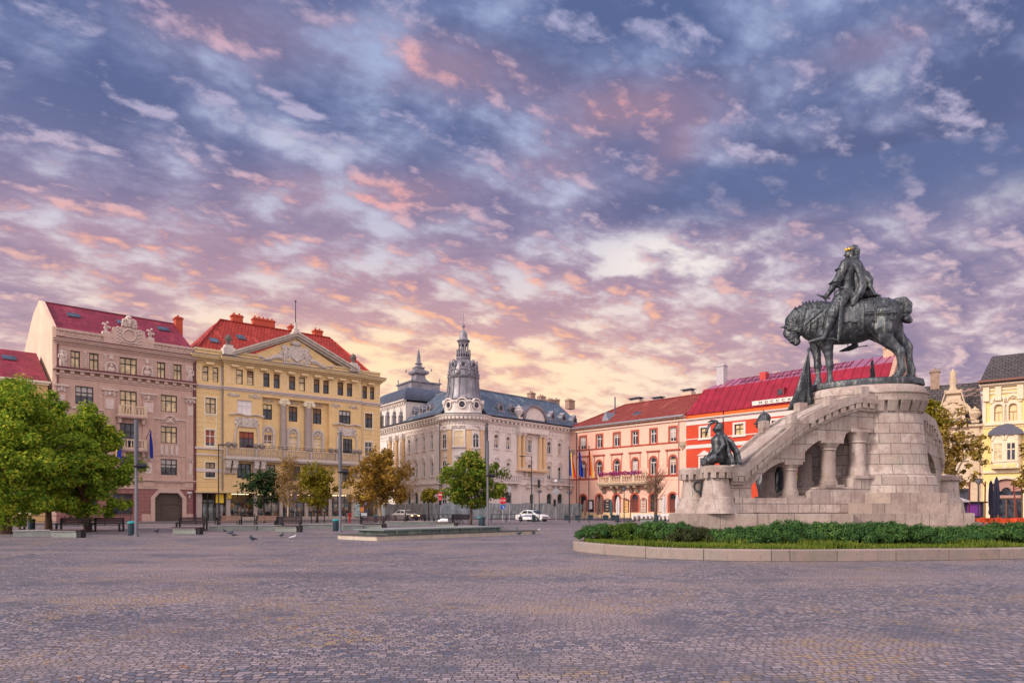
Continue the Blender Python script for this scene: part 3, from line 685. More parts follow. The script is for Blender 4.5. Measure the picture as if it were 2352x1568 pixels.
# ------------------------------------------------------------------ yellow palace with pediment
def building_b():
    A0 = FA.A+FA.d*(FA.L+.02); Bx = at(873, 101.3)
    F = Frame(tuple(A0), Bx, c2); L = F.L
    wallm = mat('yellow_stucco', (.78,.56,.27), .85, var=.10, scale=1.0, bump=.1, streak=.38)
    band = bricky('yellow_banded', (.78,.56,.27), (.76,.54,.26), (.60,.43,.19), 3.2, .62, .03, .85, .3, var=.06)
    trim = mat('ochre_trim', (.70,.54,.30), .8, var=.1, scale=2, streak=.3)
    pale = mat('grey_carving', (.60,.53,.47), .8, var=.2, scale=4, streak=.35)
    white = mat('cream_trim', (.80,.70,.50), .7, var=.06)
    colm = mat('grey_column', (.40,.335,.30), .8, var=.12, scale=3, streak=.3)
    roofm = bricky('orange_tiles', (.46,.045,.028), (.36,.03,.02), (.13,.018,.013), .45, .55, .05, .7, .5, axes='xy', var=.25)
    root = empty('corner_palace', 'yellow stucco palace with grey columns, carved pediment and orange tiled roof', 'building', (F.A.x, F.A.y, 0), F.rz)
    D = 22.
    zt = F.z(50, 350)                      # parapet top
    zc = F.z(50, 428)                      # underside of the main cornice
    zs = F.z(50, 572)                      # string course under the attic windows
    zsh = F.z(45, 1238)                    # top of the shops
    ra, rb = F.u(216), F.u(1052)           # projecting middle
    wins = []                              # (u0,u1,z0,z1,arch, v, nm, pane, frame, blind, surround)
    a1, a0 = F.z(91, 462), F.z(91, 553)
    for i, (p, q, r, s_) in enumerate(((91,127,153,188), (290,330,355,396), (455,493,518,555), (612,650,672,710), (763,798,820,855), (908,943,965,998), (1070,1098,1117,1142))):
        for j, (x0, x1) in enumerate(((p,q),(r,s_))):
            k = i*2+j; bl = {2:None, 3:(BROWNBLIND,.3), 5:(BROWNBLIND,.3), 6:(BROWNBLIND,.42), 8:(BROWNBLIND,.4), 9:(BROWNBLIND,.4), 10:(BROWNBLIND,.45), 11:(BROWNBLIND,.42), 12:(BROWNBLIND,.42), 13:(BROWNBLIND,.35)}.get(k)
            vv = -.5 if 1 <= i <= 5 else 0.
            wins.append((F.u(x0), F.u(x1), a0, a1, 0, vv, 0, CURTAIN if k < 4 or k == 7 else DGLASS, DARKFRAME, bl, None))
    for x0, y0, x1, y1, vv, nm, pane, fr, bl in (
        (108,655,172,757,0,1,CURTAIN,DARKFRAME,None), (296,672,386,765,-.5,2,DGLASS,WHITE,(WBLIND,.97)), (463,694,518,793,.1,1,DGLASS,DARKFRAME,(CREAM,.3)), (620,708,673,805,.1,1,DGLASS,DARKFRAME,(BROWNBLIND,.35)),
        (768,721,820,820,.1,1,DGLASS,DARKFRAME,(BROWNBLIND,.3)), (917,735,988,822,-.5,2,DGLASS,DARKFRAME,None), (1085,752,1130,845,0,1,DGLASS,DARKFRAME,(BROWNBLIND,.3)),
        (108,852,168,955,0,1,DGLASS,WHITE,(REDBLIND,.8)), (308,865,397,968,-.5,2,DGLASS,MAROON,(REDBLIND,.35)), (460,880,520,985,.1,1,CREAM,WHITE,(BROWNBLIND,.5)), (613,893,672,990,.1,1,CREAM,WHITE,None),
        (764,903,822,1000,.1,1,CREAM,WHITE,None), (940,908,998,1000,-.5,2,DGLASS,DARKFRAME,None), (1085,928,1130,1015,0,1,DGLASS,WHITE,None),
        (108,1052,168,1145,0,1,BGLASS,DARKFRAME,None), (295,1060,380,1152,-.5,2,BGLASS,DARKFRAME,None), (470,1068,527,1160,-.5,1,DGLASS,DARKFRAME,None), (630,1077,680,1165,-.5,1,DGLASS,DARKFRAME,None),
        (770,1084,822,1170,-.5,1,DGLASS,DARKFRAME,None), (936,1092,983,1175,-.5,1,DGLASS,DARKFRAME,None), (1088,1098,1130,1178,0,1,BGLASS,DARKFRAME,None)):
        u0, u1, z0, z1 = F.rect(x0, y0, x1, y1); wins.append((u0, u1, z0, z1, 0, vv, nm, pane, fr, bl, white if vv == 0 and fr is not MAROON else None))
    H = lambda test: [w[:5] for w in wins if test(w)]
    cu0, cu1 = F.u(448), F.u(858)           # recessed middle with the columns
    zrec1, zrec0 = F.z(448, 655), F.z(448, 970)
    zshR = zsh
    # walls: side bays, projecting bays, recessed middle
    mb = MB()
    wall_with_holes(mb, 0, ra, zshR, zt, H(lambda w: w[1] < ra)); wall_with_holes(mb, rb, L, zshR, zt, H(lambda w: w[0] > rb))
    mb.build('wall', band, root)
    mb = MB(); pv = -.5
    wall_with_holes(mb, ra, cu0, zshR, zt, H(lambda w: w[5] == pv and w[1] < cu0), pv); wall_with_holes(mb, cu1, rb, zshR, zt, H(lambda w: w[5] == pv and w[0] > cu1), pv)
    wall_with_holes(mb, cu0, cu1, zrec1, zt, H(lambda w: w[5] == pv and cu0 < w[0] < cu1 and w[2] > zrec1), pv)
    wall_with_holes(mb, cu0, cu1, zshR, zrec0, H(lambda w: w[5] == pv and cu0 < w[0] < cu1 and w[3] < zrec0), pv)
    mb.poly([(ra, pv, zshR), (ra, 0, zshR), (ra, 0, zt), (ra, pv, zt)]); mb.poly([(rb, pv, zshR), (rb, 0, zshR), (rb, 0, zt), (rb, pv, zt)])
    for u in (cu0, cu1): mb.poly([(u, pv, zrec0), (u, .1, zrec0), (u, .1, zrec1), (u, pv, zrec1)])
    for z in (zrec0, zrec1): mb.poly([(cu0, pv, z), (cu1, pv, z), (cu1, .1, z), (cu0, .1, z)])
    mb.build('projecting_wall', wallm, root)
    mb = MB(); wall_with_holes(mb, cu0, cu1, zrec0, zrec1, H(lambda w: w[5] == .1), .1); mb.build('recessed_wall', wallm, root)
    mb = MB(); mb.poly([(L,0,0),(L,D,0),(L,D,zt),(L,0,zt)]); mb.poly([(0,D,0),(L,D,0),(L,D,zt),(0,D,zt)]); mb.poly([(0,.0,zt-3),(0,D,zt-3),(0,D,zt),(0,0,zt)]); mb.build('side_wall', wallm, root)
    for w in wins:
        hood = None
        window(root, None, w[:5], w[8], w[7], v=w[5], depth=.28, bars=(w[6], .62), blind=w[9], surround=w[10], sw=.16, fw=.08, proud=.05)
    # attic pilaster panels and corbels, cornice
    mb = MB(); z0, z1 = a0, a1
    for x0, x1 in ((50,80),(198,214),(238,275),(405,445),(564,603),(720,756),(864,900),(1008,1050),(1153,1172)):
        u0, u1 = F.u(x0), F.u(x1); v = pv if ra < u0 < rb else 0.
        for (p, q, r, s_) in ((u0,u1,z0,z0+.08),(u0,u1,z1-.08,z1),(u0,u0+.08,z0+.08,z1-.08),(u1-.08,u1,z0+.08,z1-.08)): mb.box(p, q, v-.05, v+.02, r, s_)
    mb.build('attic_panel_moulding', white, root)
    def along(mb, fn):
        fn(mb, 0, ra, 0.); fn(mb, ra, rb, pv); fn(mb, rb, L, 0.)
    mb = MB()
    along(mb, lambda m, a, b, v: cornice(m, a, b, zc-.1, [(.2,.12),(.22,.4),(.22,.8),(.16,.95)], v))
    along(mb, lambda m, a, b, v: m.box(a, b, v-.12, v+.02, zt-.2, zt+.06))
    mb.build('cornice', trim, root)
    mb = MB(); along(mb, lambda m, a, b, v: dentils(m, a+.3, b-.3, zc-.42, zc-.1, .55, 1.75, .95, v)); mb.build('corbels', trim, root)
    mb = MB(); along(mb, lambda m, a, b, v: cornice(m, a, b, zs-.45, [(.16,.1),(.16,.22),(.13,.34)], v))
    z2 = F.z(50, 962); 
    for a, b in ((0, ra), (rb, L)):
        mb.box(a, b, -.2, .02, z2-.12, z2+.1); zz = F.z(50, 1002); mb.box(a, b, -.12, .02, zz-.1, zz+.08)
        zz = F.z(50, 1098); mb.box(a, b, -.07, .02, zz-.22, zz+.22)
    mb.build('string_course', mat('lilac_trim', (.64,.56,.52), .7, var=.08), root)
    mb = MB(); along(mb, lambda m, a, b, v: m.box(a-.9*.6, b+.9*.6, v-1.0, v+.02, zc+.72, zc+.80)); mb.build('cornice_flashing', LEAD, root)
    # pediment
    up, vp = F.u(655), -.55; zb = zc+.82; zapex = F.z(655, 268, -.5); uL, uR = F.u(262), F.u(1022)
    mb = MB(); mb.prism([(uL+1.2, zb), (uR-1.2, zb), (up, zapex-.55)], vp+.25, 1.2); mb.build('tympanum', wallm, root)
    mb = MB()
    for (ua, ub) in ((uL, up), (uR, up)):
        sgn = 1 if ub > ua else -1
        for (o, t, p) in ((0, .28, .35), (.28, .3, .75), (.58, .22, .95)):
            mb.prism([(ua, zb+o), (ub, zapex-.55+o), (ub, zapex-.55+o+t), (ua, zb+o+t)], vp-p+.3, 1.1)
    mb.build('raking_cornice', mat('weathered_trim', (.58,.52,.44), .8, var=.16, scale=2, streak=.4), root)
    mb = MB(); zr = zb+1.1
    mb.prism([(up-1.0, zr-.8), (up+1.0, zr-.8), (up+1.05, zr+1.2), (up+.6, zr+1.6), (up-.6, zr+1.6), (up-1.05, zr+1.2)], vp-.05, vp+.3)
    mb.prism([(up-.62, zr+.6), (up-.7, zr-.1), (up, zr-.55), (up+.7, zr-.1), (up+.62, zr+.6)], vp-.3, vp)
    mb.ell((up, vp, zr+1.95), (.75,.3,.35)); relief(mb, up, zr+.4, 4.4, 2.6, vp+.25, 26, .3, 5)
    for sg in (-1, 1):
        figure_relief(mb, up+sg*1.5, zr-.8, zr+1.1, vp+.1)
        mb.tube([(up+sg*(2.+i*.55), vp+.1, zr-.55+.2*math.sin(i*1.3)+.35*math.exp(-i*.5)) for i in range(6)], [.42,.38,.33,.28,.22,.1], 7)
        mb.ell((up+sg*(5.0 if sg > 0 else 4.8), vp+.1, zr-.5), (.3,.3,.25)); relief(mb, up+sg*8.6, zb+.55, 1.9, .75, vp+.25, 6, .2)
    mb.build('carved_coat_of_arms', pale, root, 'auto')
    u0 = up; z0 = zapex+.1
    mb = MB(); mb.box(u0-.55, u0+.55, -.9, .3, z0-.5, z0+.15); mb.box(u0-.35, u0+.35, -.75, .1, z0+.15, z0+.6); mb.lathe([(.3,0),(.2,.4),(.14,.9)], (u0,-.3,z0+.6), 8); pb = mb.build('mast_pedestal', pale, root)
    MB().tube([(u0,-.3,z0+.9), (u0,-.3,F.z(646,62,-.5))], [.07,.045], 6).build('mast', DARKFRAME, pb)
    mb = MB(); mb.ell((u0,-.3,F.z(646,62,-.5)), (.13,.13,.13)); mb.build('mast_ball', DARKFRAME, pb)
    for x, y0, y1 in ((252,372,266), (1018,478,385)):
        u = F.u(x, -.5); z0, z1 = F.z(x, y0, -.5), F.z(x, y1, -.5); mb = MB()
        hb = (z1-z0)*.34; mb.box(u-.75, u+.75, -.9, .4, z0-.5, z0+hb*.5); mb.box(u-.5, u+.5, -.75, .25, z0+hb*.5, z0+hb); b = mb.build('urn_pedestal', pale, root)
        mb = MB(); urn(mb, (u, -.25, z0+hb), z1-z0-hb); mb.build('urn', mat('dark_urn', (.16,.14,.13), .6, var=.2), b, 'auto')
    # hipped roof
    rv = 9.0; e = zt-.5
    p0, p1 = F.uz(200*1.0, 184, rv), F.uz(868, 290, rv); zr = (p0[1]+p1[1])/2
    uA, uB = p0[0], p1[0]; g0 = 0.0
    mb = MB()
    mb.slab([(g0, .5, e), (L-.6, .5, e), (uB, rv, zr), (uA, rv, zr)], .2)
    mb.slab([(L-.6, .5, e), (L-.6, D-.5, e), (uB, D-rv, zr), (uB, rv, zr)], .2)
    mb.slab([(g0, D-.5, e), (g0, .5, e), (uA, rv, zr), (uA, D-rv, zr)], .2)
    mb.slab([(L-.6, D-.5, e), (g0, D-.5, e), (uA, D-rv, zr), (uB, D-rv, zr)], .2)
    mb.poly([(uA, rv, zr-.05), (uB, rv, zr-.05), (uB, D-rv, zr-.05), (uA, D-rv, zr-.05)])
    rf = mb.build('roof', roofm, root)
    mb = MB(); mb.tube([(g0, .5, e+.05), (uA, rv, zr+.05), (uB, rv, zr+.05), (L-.6, .5, e+.05)], .13, 6); mb.build('ridge_tiles', roofm, rf)
    redb = mat('red_brick', (.50,.09,.05), .85)
    for x0, x1, y in ((268,333,157), (398,528,182), (619,650,222), (770,820,249)):
        vv = rv+.6; chimney(rf, None, F.u(x0, vv), F.u(x1, vv), vv-.4, vv+.5, zr-1.2, F.z((x0+x1)/2, y, vv)+.1, redb)
    sl = (zr-e)/(rv-.5)
    for x, y in ((160,309), (325,291)):
        v = min((abs(F.z(x, y, v)-(e+sl*(v-.5))), v) for v in np.linspace(.6, rv, 80))[1]
        skylight(rf, None, F.u(x, v), v, e+sl*(v-.5), sl, 1.1, 1.2, LEAD, BGLASS)
    # carved panels over the upper windows, diamonds in the end bays
    for x, y, w, h in ((340,650,3.8,.65), (950,712,3.9,.65)):
        for du in (-1.35, 1.35): mb = MB(); relief(mb, F.u(x)+du, F.z(x, y), 1.6, .62, pv, 14, .12, int(x+du)); mb.build('carved_panel', pale, root, 'auto')
    for x, y in ((490,676), (645,690), (795,706)):
        mb = MB(); relief(mb, F.u(x), F.z(x, y), 1.7, .5, .1, 9, .12); mb.build('carved_panel', pale, root, 'auto')
    for x, y in ((353,812), (965,868)):
        u, z = F.u(x), F.z(x, y); mb = MB(); relief(mb, u, z, 2.9, 1.5, pv, 22, .2); mb.prism([(u-.6, z-.6), (u+.6, z-.6), (u+.75, z+.5), (u-.75, z+.5)], pv-.22, pv)
        mb.tube([(u-2.2+i*.44, pv-.22, z+.98-.1*math.cos(i*1.25)) for i in range(11)], .12, 6)
        for du in (-1.25, 1.25): mb.tube([(u+du*.8, pv-.1, z-.2), (u+du*1.1, pv-.1, z-.75), (u+du*1.25, pv-.1, z-2.9)], .13, 6)
        mb.build('carved_door_crest', pale, root, 'auto')
    for x, y in ((140,806), (1108,888)):
        u, z = F.u(x), F.z(x, y); mb = MB()
        for (p, q, r, s_) in ((-.75,.75,-.85,-.75),(-.75,.75,.75,.85),(-.75,-.66,-.75,.75),(.66,.75,-.75,.75)): mb.box(u+p, u+q, -.06, .02, z+r, z+s_)
        mb.tube([(u, -.03, z+.6), (u+.5, -.03, z), (u, -.03, z-.6), (u-.5, -.03, z)], .06, 4, closed=True); mb.build('diamond_panel', white, root)
    # arched niches behind the balcony
    for x0, x1, yt in ((452,534,826), (606,685,836), (755,835,850)):
        u0, u1 = F.u(x0), F.u(x1); z1 = F.z((x0+x1)/2, yt); r = (u1-u0)/2; mb = MB()
        o, i_ = arch_pts(u0, u1, z1-r, z1), arch_pts(u0+.32, u1-.32, z1-r, z1-.32)
        for q in range(len(o)-1): mb.prism([o[q], o[q+1], i_[q+1], i_[q]], -.12, .12)
        mb.box(u0, u0+.32, -.12, .12, zrec0, z1-r); mb.box(u1-.32, u1, -.12, .12, zrec0, z1-r); n_ = mb.build('arched_surround', pale, root)
        mb = MB(); relief(mb, (u0+u1)/2, z1-r*.75, r*1.3, r*.9, .1, 9, .14); mb.build('carved_lunette', pale, n_, 'auto')
    # ionic columns
    for x0, x1, yt, yb in ((563,603,690,985), (712,756,706,1000)):
        u = (F.u(x0)+F.u(x1))/2; r = (F.u(x1)-F.u(x0))/2*.98; zt2 = zrec1; zb2 = zrec0
        mb = MB(); mb.lathe([(r*1.25,0),(r*1.25,.3),(r*1.05,.5),(r,.7),(r*1.01,(zt2-zb2)*.35),(r*.86,zt2-zb2-.9)], (u, -.15, zb2), 20); cl = mb.build('column', colm, root, 'auto')
        mb = MB(); mb.box(u-r*1.25, u+r*1.25, -.15-r*1.2, .1, zt2-.28, zt2); mb.lathe([(r*.86,0),(r*1.1,.35),(r*1.1,.6)], (u,-.15,zt2-.9), 14)
        for sg in (-1, 1): mb.tube([(u+sg*r*1.15, -.15-r*1.15, zt2-.48), (u+sg*r*1.15, .1, zt2-.48)], .27, 10)
        mb.build('capital', white, cl)
    # long balcony on heavy corbels
    u0, u1 = F.u(228, -1.5), F.u(1060, -1.5); zf = F.z(300, 1018, -1.5); v1 = pv-1.35
    mb = MB(); mb.box(u0, u1, v1, pv, zf-.32, zf); mb.box(u0+.2, u1-.2, v1+.2, pv, zf-.5, zf-.32); bal = mb.build('balcony', pale, root)
    mb = MB(); balustrade(mb, u0, u1, v1+.05, v1+.3, zf, zf+1.12, .3, .1, 3.4); mb.build('balustrade', mat('grey_baluster', (.50,.42,.36), .85, var=.2, streak=.4), bal)
    mb = MB()
    for z in (zf+1.3, zf+1.55): mb.tube([(u0+2.6, v1+.15, z), (u1-2.6, v1+.15, z)], .03, 5)
    for i in range(24): x = u0+2.6+(u1-u0-5.2)*i/23; mb.tube([(x, v1+.15, zf+1.1), (x, v1+.15, zf+1.55)], .025, 4)
    mb.build('balcony_rail', DARKFRAME, bal)
    for x in (248, 284, 416, 452, 876, 912, 1016, 1050):
        mb = MB(); u = F.u(x, -1.5); z = zf+1.12; mb.lathe([(.2,0),(.36,.25),(.4,.45),(.3,.62),(.1,.7)], (u, v1+.18, z), 9); mb.build('flower_pot', mat('stone_pot', (.30,.25,.22), .8, var=.2), bal, 'auto')
    for i, x in enumerate((243, 285, 415, 455, 735, 768, 1014, 1048)):
        u = F.u(x, -.9); mb = MB(); mb.prism([(0,0)], 0, 0) if False else None
        S = Matrix(((0,1,0,u),(1,0,0,0),(0,0,1,0),(0,0,0,1)))
        mb = MB(S); mb.prism([(v1+.25, zf-.5), (pv, zf-.5), (pv, zf-2.2), (pv-.35, zf-2.1), (v1+.65, zf-1.25), (v1+.3, zf-1.0)], -.3, .3)
        mb.ell((v1+.55, 0, zf-1.25), (.3,.36,.35)); mb.build('corbel', pale, bal)
    # shops
    piers = [(F.u(x0), F.u(x1)) for x0, x1 in ((45,86),(236,260),(405,425),(562,580),(717,735),(863,880),(1003,1018),(1160,1176))]
    zsi = F.z(300, 1386); stone = mat('grey_shop_stone', (.46,.38,.33), .8, var=.12, scale=2, bump=.15)
    mb = MB(); 
    for a, b in piers: mb.box(a, b, -.12, .6, 0, zsh)
    for i in range(1, 7): mb.box(piers[i][1], piers[i+1][0], -.02, .5, 0, zsi)
    mb.build('shop_piers', stone, root)
    mb = MB(); mb.box(0, L, -.56, .5, zsh-.0, zsh+.22); mb.build('shop_fascia', trim, root)
    goods = [mat('goods_amber', (.55,.33,.10), .6, var=.4, scale=5), mat('goods_red', (.35,.06,.05), .6, var=.3), mat('goods_cream', (.70,.60,.42), .6, var=.3), mat('goods_dark', (.06,.05,.06), .6), mat('goods_teal', (.08,.18,.20), .6)]
    dark_in = mat('shop_interior', (.10,.075,.055), .8, var=.4, scale=1.5)
    sf = mat('shop_frame', (.07,.065,.065), .4)
    clearg = bpy.data.materials.new('shop_glass'); clearg.use_nodes = True; g = NG(clearg.node_tree); g.n.clear()
    o_ = g.n.new('ShaderNodeOutputMaterial'); tr = g.n.new('ShaderNodeBsdfTransparent'); gl = g.n.new('ShaderNodeBsdfGlossy'); gl.inputs['Roughness'].default_value = .03; mx = g.n.new('ShaderNodeMixShader'); fr = g.n.new('ShaderNodeFresnel'); fr.inputs['IOR'].default_value = 1.5
    g.l.new(fr.outputs[0], mx.inputs[0]); g.l.new(tr.outputs[0], mx.inputs[1]); g.l.new(gl.outputs[0], mx.inputs[2]); g.l.new(mx.outputs[0], o_.inputs[0]); MATS['shop_glass'] = clearg
    SHOPLAMP = bpy.data.materials.new('shop_lamp'); SHOPLAMP.use_nodes = True; q_ = SHOPLAMP.node_tree.nodes['Principled BSDF']; q_.inputs['Emission Color'].default_value = (1., .66, .34, 1); q_.inputs['Emission Strength'].default_value = 5.
    rr = random.Random(4)
    for i in range(7):
        a, b = piers[i][1], piers[i+1][0]; zb = .12 if i == 0 else zsi
        mb = MB(); mb.box(a, b, 1.9, 2.0, 0, zsh); mb.box(a, b, .0, 2.0, 0.02, zb) if i else mb.box(a, b, .0, 2.0, .02, .1)
        sh = mb.build('shop_window', dark_in, root)
        mb = MB(); zt_ = zsh-1.15
        mb.box(a, b, .2, .3, zt_-.08, zt_+.08); mb.box(a, a+.09, .2, .3, zb, zsh); mb.box(b-.09, b, .2, .3, zb, zsh)
        for q in (1, 2) if i else (1, 2, 3): x = a+(b-a)*q/(3 if i else 4); mb.box(x-.05, x+.05, .2, .3, zb, zsh)
        mb.box(a, b, .2, .3, zb, zb+.1); mb.build('frame', sf, sh)
        mb = MB(); mb.box(a+.01, b-.01, .24, .26, zb+.05, zsh); mb.build('pane', clearg, sh)
        if i in (0,): 
            mb = MB(); mb.box(a+.3, a+.7, .5, .6, .1, 2.7); mb.box(a+1.0, a+1.5, .5, .6, .1, 2.7); mb.build('door_leaf', mat('pale_door', (.36,.42,.40), .5), sh)
            mb = MB(); mb.box(b-1.15, b-.35, .3, .75, .5, 2.2); mb.build('cash_machine', mat('machine_grey', (.45,.42,.42), .4), sh)
            mb = MB(); mb.box(b-1.25, b-.3, .05, .15, 2.35, 3.5); mb.build('yellow_sign', mat('yellow_sign', (.80,.55,.05), .5), root)
            continue
        lp = MB(); lp.box(a+.4, b-.4, .9, 1.4, zsh-.12, zsh-.06); lp.build('ceiling_light', SHOPLAMP, sh)
        if i == 6: continue
        for k, gm in enumerate(goods):
            mb = MB()
            for q in range(26):
                x = a+.2+rr.random()*(b-a-.5); z = zb+.05+int(rr.random()*5)*.62; h = .2+rr.random()*.42; w = .12+rr.random()*.4
                if z+h > zt_+(.6 if k == 3 else 0): continue
                y = .6+rr.random()*.9; mb.box(x, x+w, y, y+.14, z, z+h)
            mb.build('goods', gm, sh)
    # poster panel at the corner, small signs
    u0, u1, z0, z1 = F.rect(1020, 1300, 1068, 1383); mb = MB(); mb.box(u0, u1, -.1, .0, z0, z1); po = mb.build('poster', mat('poster_pale', (.42,.56,.52), .5, var=.05), root)
    mb = MB(); zz = (z0+z1)/2; uu = (u0+u1)/2
    mb.tube([(uu, -.12, z1-.3), (uu-.45, -.12, zz+.1), (uu-.8, -.12, zz+.05)], .05, 4); mb.tube([(uu, -.12, z1-.3), (uu+.3, -.12, zz+.2), (uu+.85, -.12, zz)], .05, 4)
    for k in range(5): mb.tube([(u0+.2+q*.28, -.12, zz-.3-k*.35+.1*math.sin(q*1.7+k)) for q in range(int((u1-u0-.3)/.28))], .035, 4)
    mb.build('poster_drawing', mat('poster_ink', (.10,.22,.24), .6), po)
    u, z = F.u(250), F.z(250, 1258); mb = MB(); mb.box(u-.25, u+.25, -.4, -.1, z-.35, z+.45); mb.build('hanging_sign', mat('ochre_sign', (.55,.40,.05), .5), root)
    u, z = F.u(1060), F.z(1060, 1270)
    drainpipe(root, None, ra-.15, zsh, zc-.2, 0, ZINC); drainpipe(root, None, rb+.15, zsh, zc-.2, 0, ZINC); drainpipe(root, None, .1, .2, zc-.2, 0, MAROON)
    return F
FB = building_b()
# ------------------------------------------------------------------ white corner palace with the slate roofed turret
def building_c():
    YC = 112.
    CTR = Vector(at(1064.5, YC+2.2))
    R_ = Frame(at(1116, YC+.6), at(1336, 131.5), c3)              # right front
    Lf = Frame(at(862, 133.5), at(1012, YC+.2), c3)               # left front (runs towards the corner)
    base = Matrix.Translation((CTR.x, CTR.y, 0)); inv = base.inverted()
    MR, ML = inv @ R_.W, inv @ Lf.W
    wallm = mat('white_stucco', (.76,.70,.66), .85, var=.07, scale=.8, bump=.08, streak=.25)
    trim = mat('white_trim', (.74,.67,.62), .8, var=.1, scale=2, streak=.3)
    peach = mat('peach_pilaster', (.74,.52,.30), .8, var=.06)
    slate = mat('blue_slate', (.095,.13,.185), .5, .1, var=.35, scale=1.4, bump=.25, bscale=6., streak=.55, col2=(.19,.24,.29), f2=(.5,.68))
    lead = mat('lead_dome', (.22,.22,.255), .45, .25, var=.3, scale=1.2, streak=.4, col2=(.33,.30,.33))
    green = mat('green_frame', (.10,.16,.15), .5)
    pane = glass('palace_glass', (.04,.055,.06), .2)
    root = empty('corner_palace', 'white ornate corner palace with blue slate roof and bell shaped turret', 'building', (CTR.x, CTR.y, 0), 0)
    zc = R_.z(800, 762)-.2
    zt = zc+.9
    def facade(F, M, cols, groups, u_lo, u_hi, gcols, balc, peaches):
        hs = []
        for (x0, y0, x1, y1, r, bl) in cols:
            u0, u1, z0, z1 = F.rect(x0, y0, x1, y1); hs.append((u0, u1, z0, z1, (u1-u0)/2 if r else 0, bl))
        gs = [(*F.rect(*q), .0) for q in gcols]; gs = [(a, b, c, d, (b-a)/2*.8, None) for a, b, c, d, _ in gs]
        mb = MB(M); wall_with_holes(mb, u_lo, u_hi, 0, zt, [h[:5] for h in hs+gs]); mb.build('wall', wallm, root)
        for h in hs: window(root, M, h[:5], WHITE if h[5] is None else CREAM, h[5] or pane, depth=.28, bars=(1,.66), surround=trim, sw=.22, hood='crest', fw=.1)
        for h in gs: window(root, M, h[:5], green, pane, depth=.32, bars=(1,.62), surround=trim, sw=.25, fw=.12)
        mb = MB(M); cornice(mb, u_lo, u_hi, zc-.55, [(.18,.12),(.2,.3)]); dentils(mb, u_lo, u_hi, zc-.17, zc+.2, .62, 1.0, .45); cornice(mb, u_lo, u_hi, zc+.2, [(.2,.75),(.12,.9)])
        n = int((u_hi-u_lo)/.75)
        for i in range(n): mb.ell((u_lo+(i+.5)*(u_hi-u_lo)/n, -.04, zc-1.05), (.24,.12,.28), 6, 5)
        zb = balc[0]; mb.box(u_lo, u_hi, -.22, .02, zb-.42, zb-.2)
        mb.box(u_lo, u_hi, -.08, .02, zc-1.65, zc-1.5)
        zg = zb-4.2
        for i in range(4): mb.box(u_lo, u_hi, -.035, .02, zb-1.2-i*.85, zb-.75-i*.85) if False else None
        mb.build('cornice', trim, root)
        mb = MB(M); mb.box(u_lo-.4, u_hi+.4, -.98, .02, zt-.16, zt-.06); mb.build('gutter', LEAD, root)
        for x0, x1 in balc[1]:
            u0, u1 = F.u(x0), F.u(x1); z0 = zb
            mb = MB(M); mb.box(u0, u1, -1.1, .02, z0-.22, z0)
            k = max(2, round((u1-u0)/2.6))
            for i in range(k): u = u0+.35+(u1-u0-.7)*i/(k-1); mb.box(u-.2, u+.2, -.85, .02, z0-.8, z0-.22)
            b = mb.build('balcony', trim, root)
            mb = MB(M); mb.box(u0, u1, -1.08, -1.02, z0+.95, z0+1.05); mb.box(u0, u1, -1.08, -1.02, z0+.08, z0+.14)
            n = int((u1-u0)/.22)
            for i in range(n+1): u = u0+(u1-u0)*i/n; mb.tube([(u, -1.05, z0+.1), (u+.06*(-1)**i, -1.05, z0+.5), (u, -1.05, z0+1.0)], .035, 4)
            mb.build('railing', mat('iron_lilac', (.28,.25,.30), .5), b)
        for x0, x1, ya, yb in peaches:
            u0, u1 = F.u(x0), F.u(x1); z1, z0 = F.z(x0, ya), F.z(x0, yb); m_ = (u0+u1)/2; w = (u1-u0)
            mb = MB(M); mb.lathe([(w*.5, 0), (w*.5, (z1-z0)*.4), (w*.43, z1-z0)], (m_, -.3, z0), 12); cl = mb.build('column', peach, root, 'auto')
            mb = MB(M); mb.box(m_-w*.7, m_+w*.7, -.3-w*.7, .02, z1, z1+.6); mb.box(m_-w*.7, m_+w*.7, -.3-w*.7, .02, z0-.5, z0); mb.box(m_-w*.55, m_+w*.55, -.3-w*.55, .02, z1-.3, z1); mb.build('capital', trim, cl)
    zbal = R_.z(850, 1158)
    facade(R_, MR, [(800,852,830,943,1,None),(877,867,905,952,1,None),(986,885,1005,968,0,None),(1014,888,1040,972,0,None),(1138,897,1165,980,1,None),(1207,907,1232,988,1,None),
                    (798,1025,830,1118,1,None),(877,1032,905,1124,1,None),(986,1040,1000,1130,1,None),(1014,1042,1042,1132,1,None),(1138,1052,1165,1142,1,None),(1207,1058,1230,1148,1,None)], None, 0, R_.L,
           [(868,1215,910,1345),(1027,1232,1055,1350),(1135,1230,1167,1350),(1203,1232,1235,1350)], (zbal, [(768,945),(1000,1090),(1132,1278)]), [(945,963,848,1068),(972,990,850,1070),(1078,1096,862,1078),(1102,1120,865,1080)])
    facade(Lf, ML, [(395,857,413,945,1,None),(345,870,362,955,1,None),(298,880,315,963,1,None),(252,888,268,970,1,None),(205,895,218,975,1,None),(160,905,172,985,1,None),(120,912,131,990,1,None),
                    (395,1027,413,1120,1,None),(345,1032,362,1125,1,None),(298,1037,315,1130,1,None),(252,1042,268,1134,1,None),(205,1046,218,1138,1,None),(160,1052,172,1142,1,None)], None, 0, Lf.L,
           [(393,1220,415,1345),(343,1222,364,1345),(296,1225,317,1345),(250,1228,270,1345)], (zbal, [(100,235)]), [(222,232,875,1075),(180,190,885,1080),(140,148,890,1085)])
    # risalit pieces on the right front: frieze, balcony doors carved, rounded gable and its urn
    u0, u1 = R_.u(940), R_.u(1125); z0 = R_.z(945, 842)
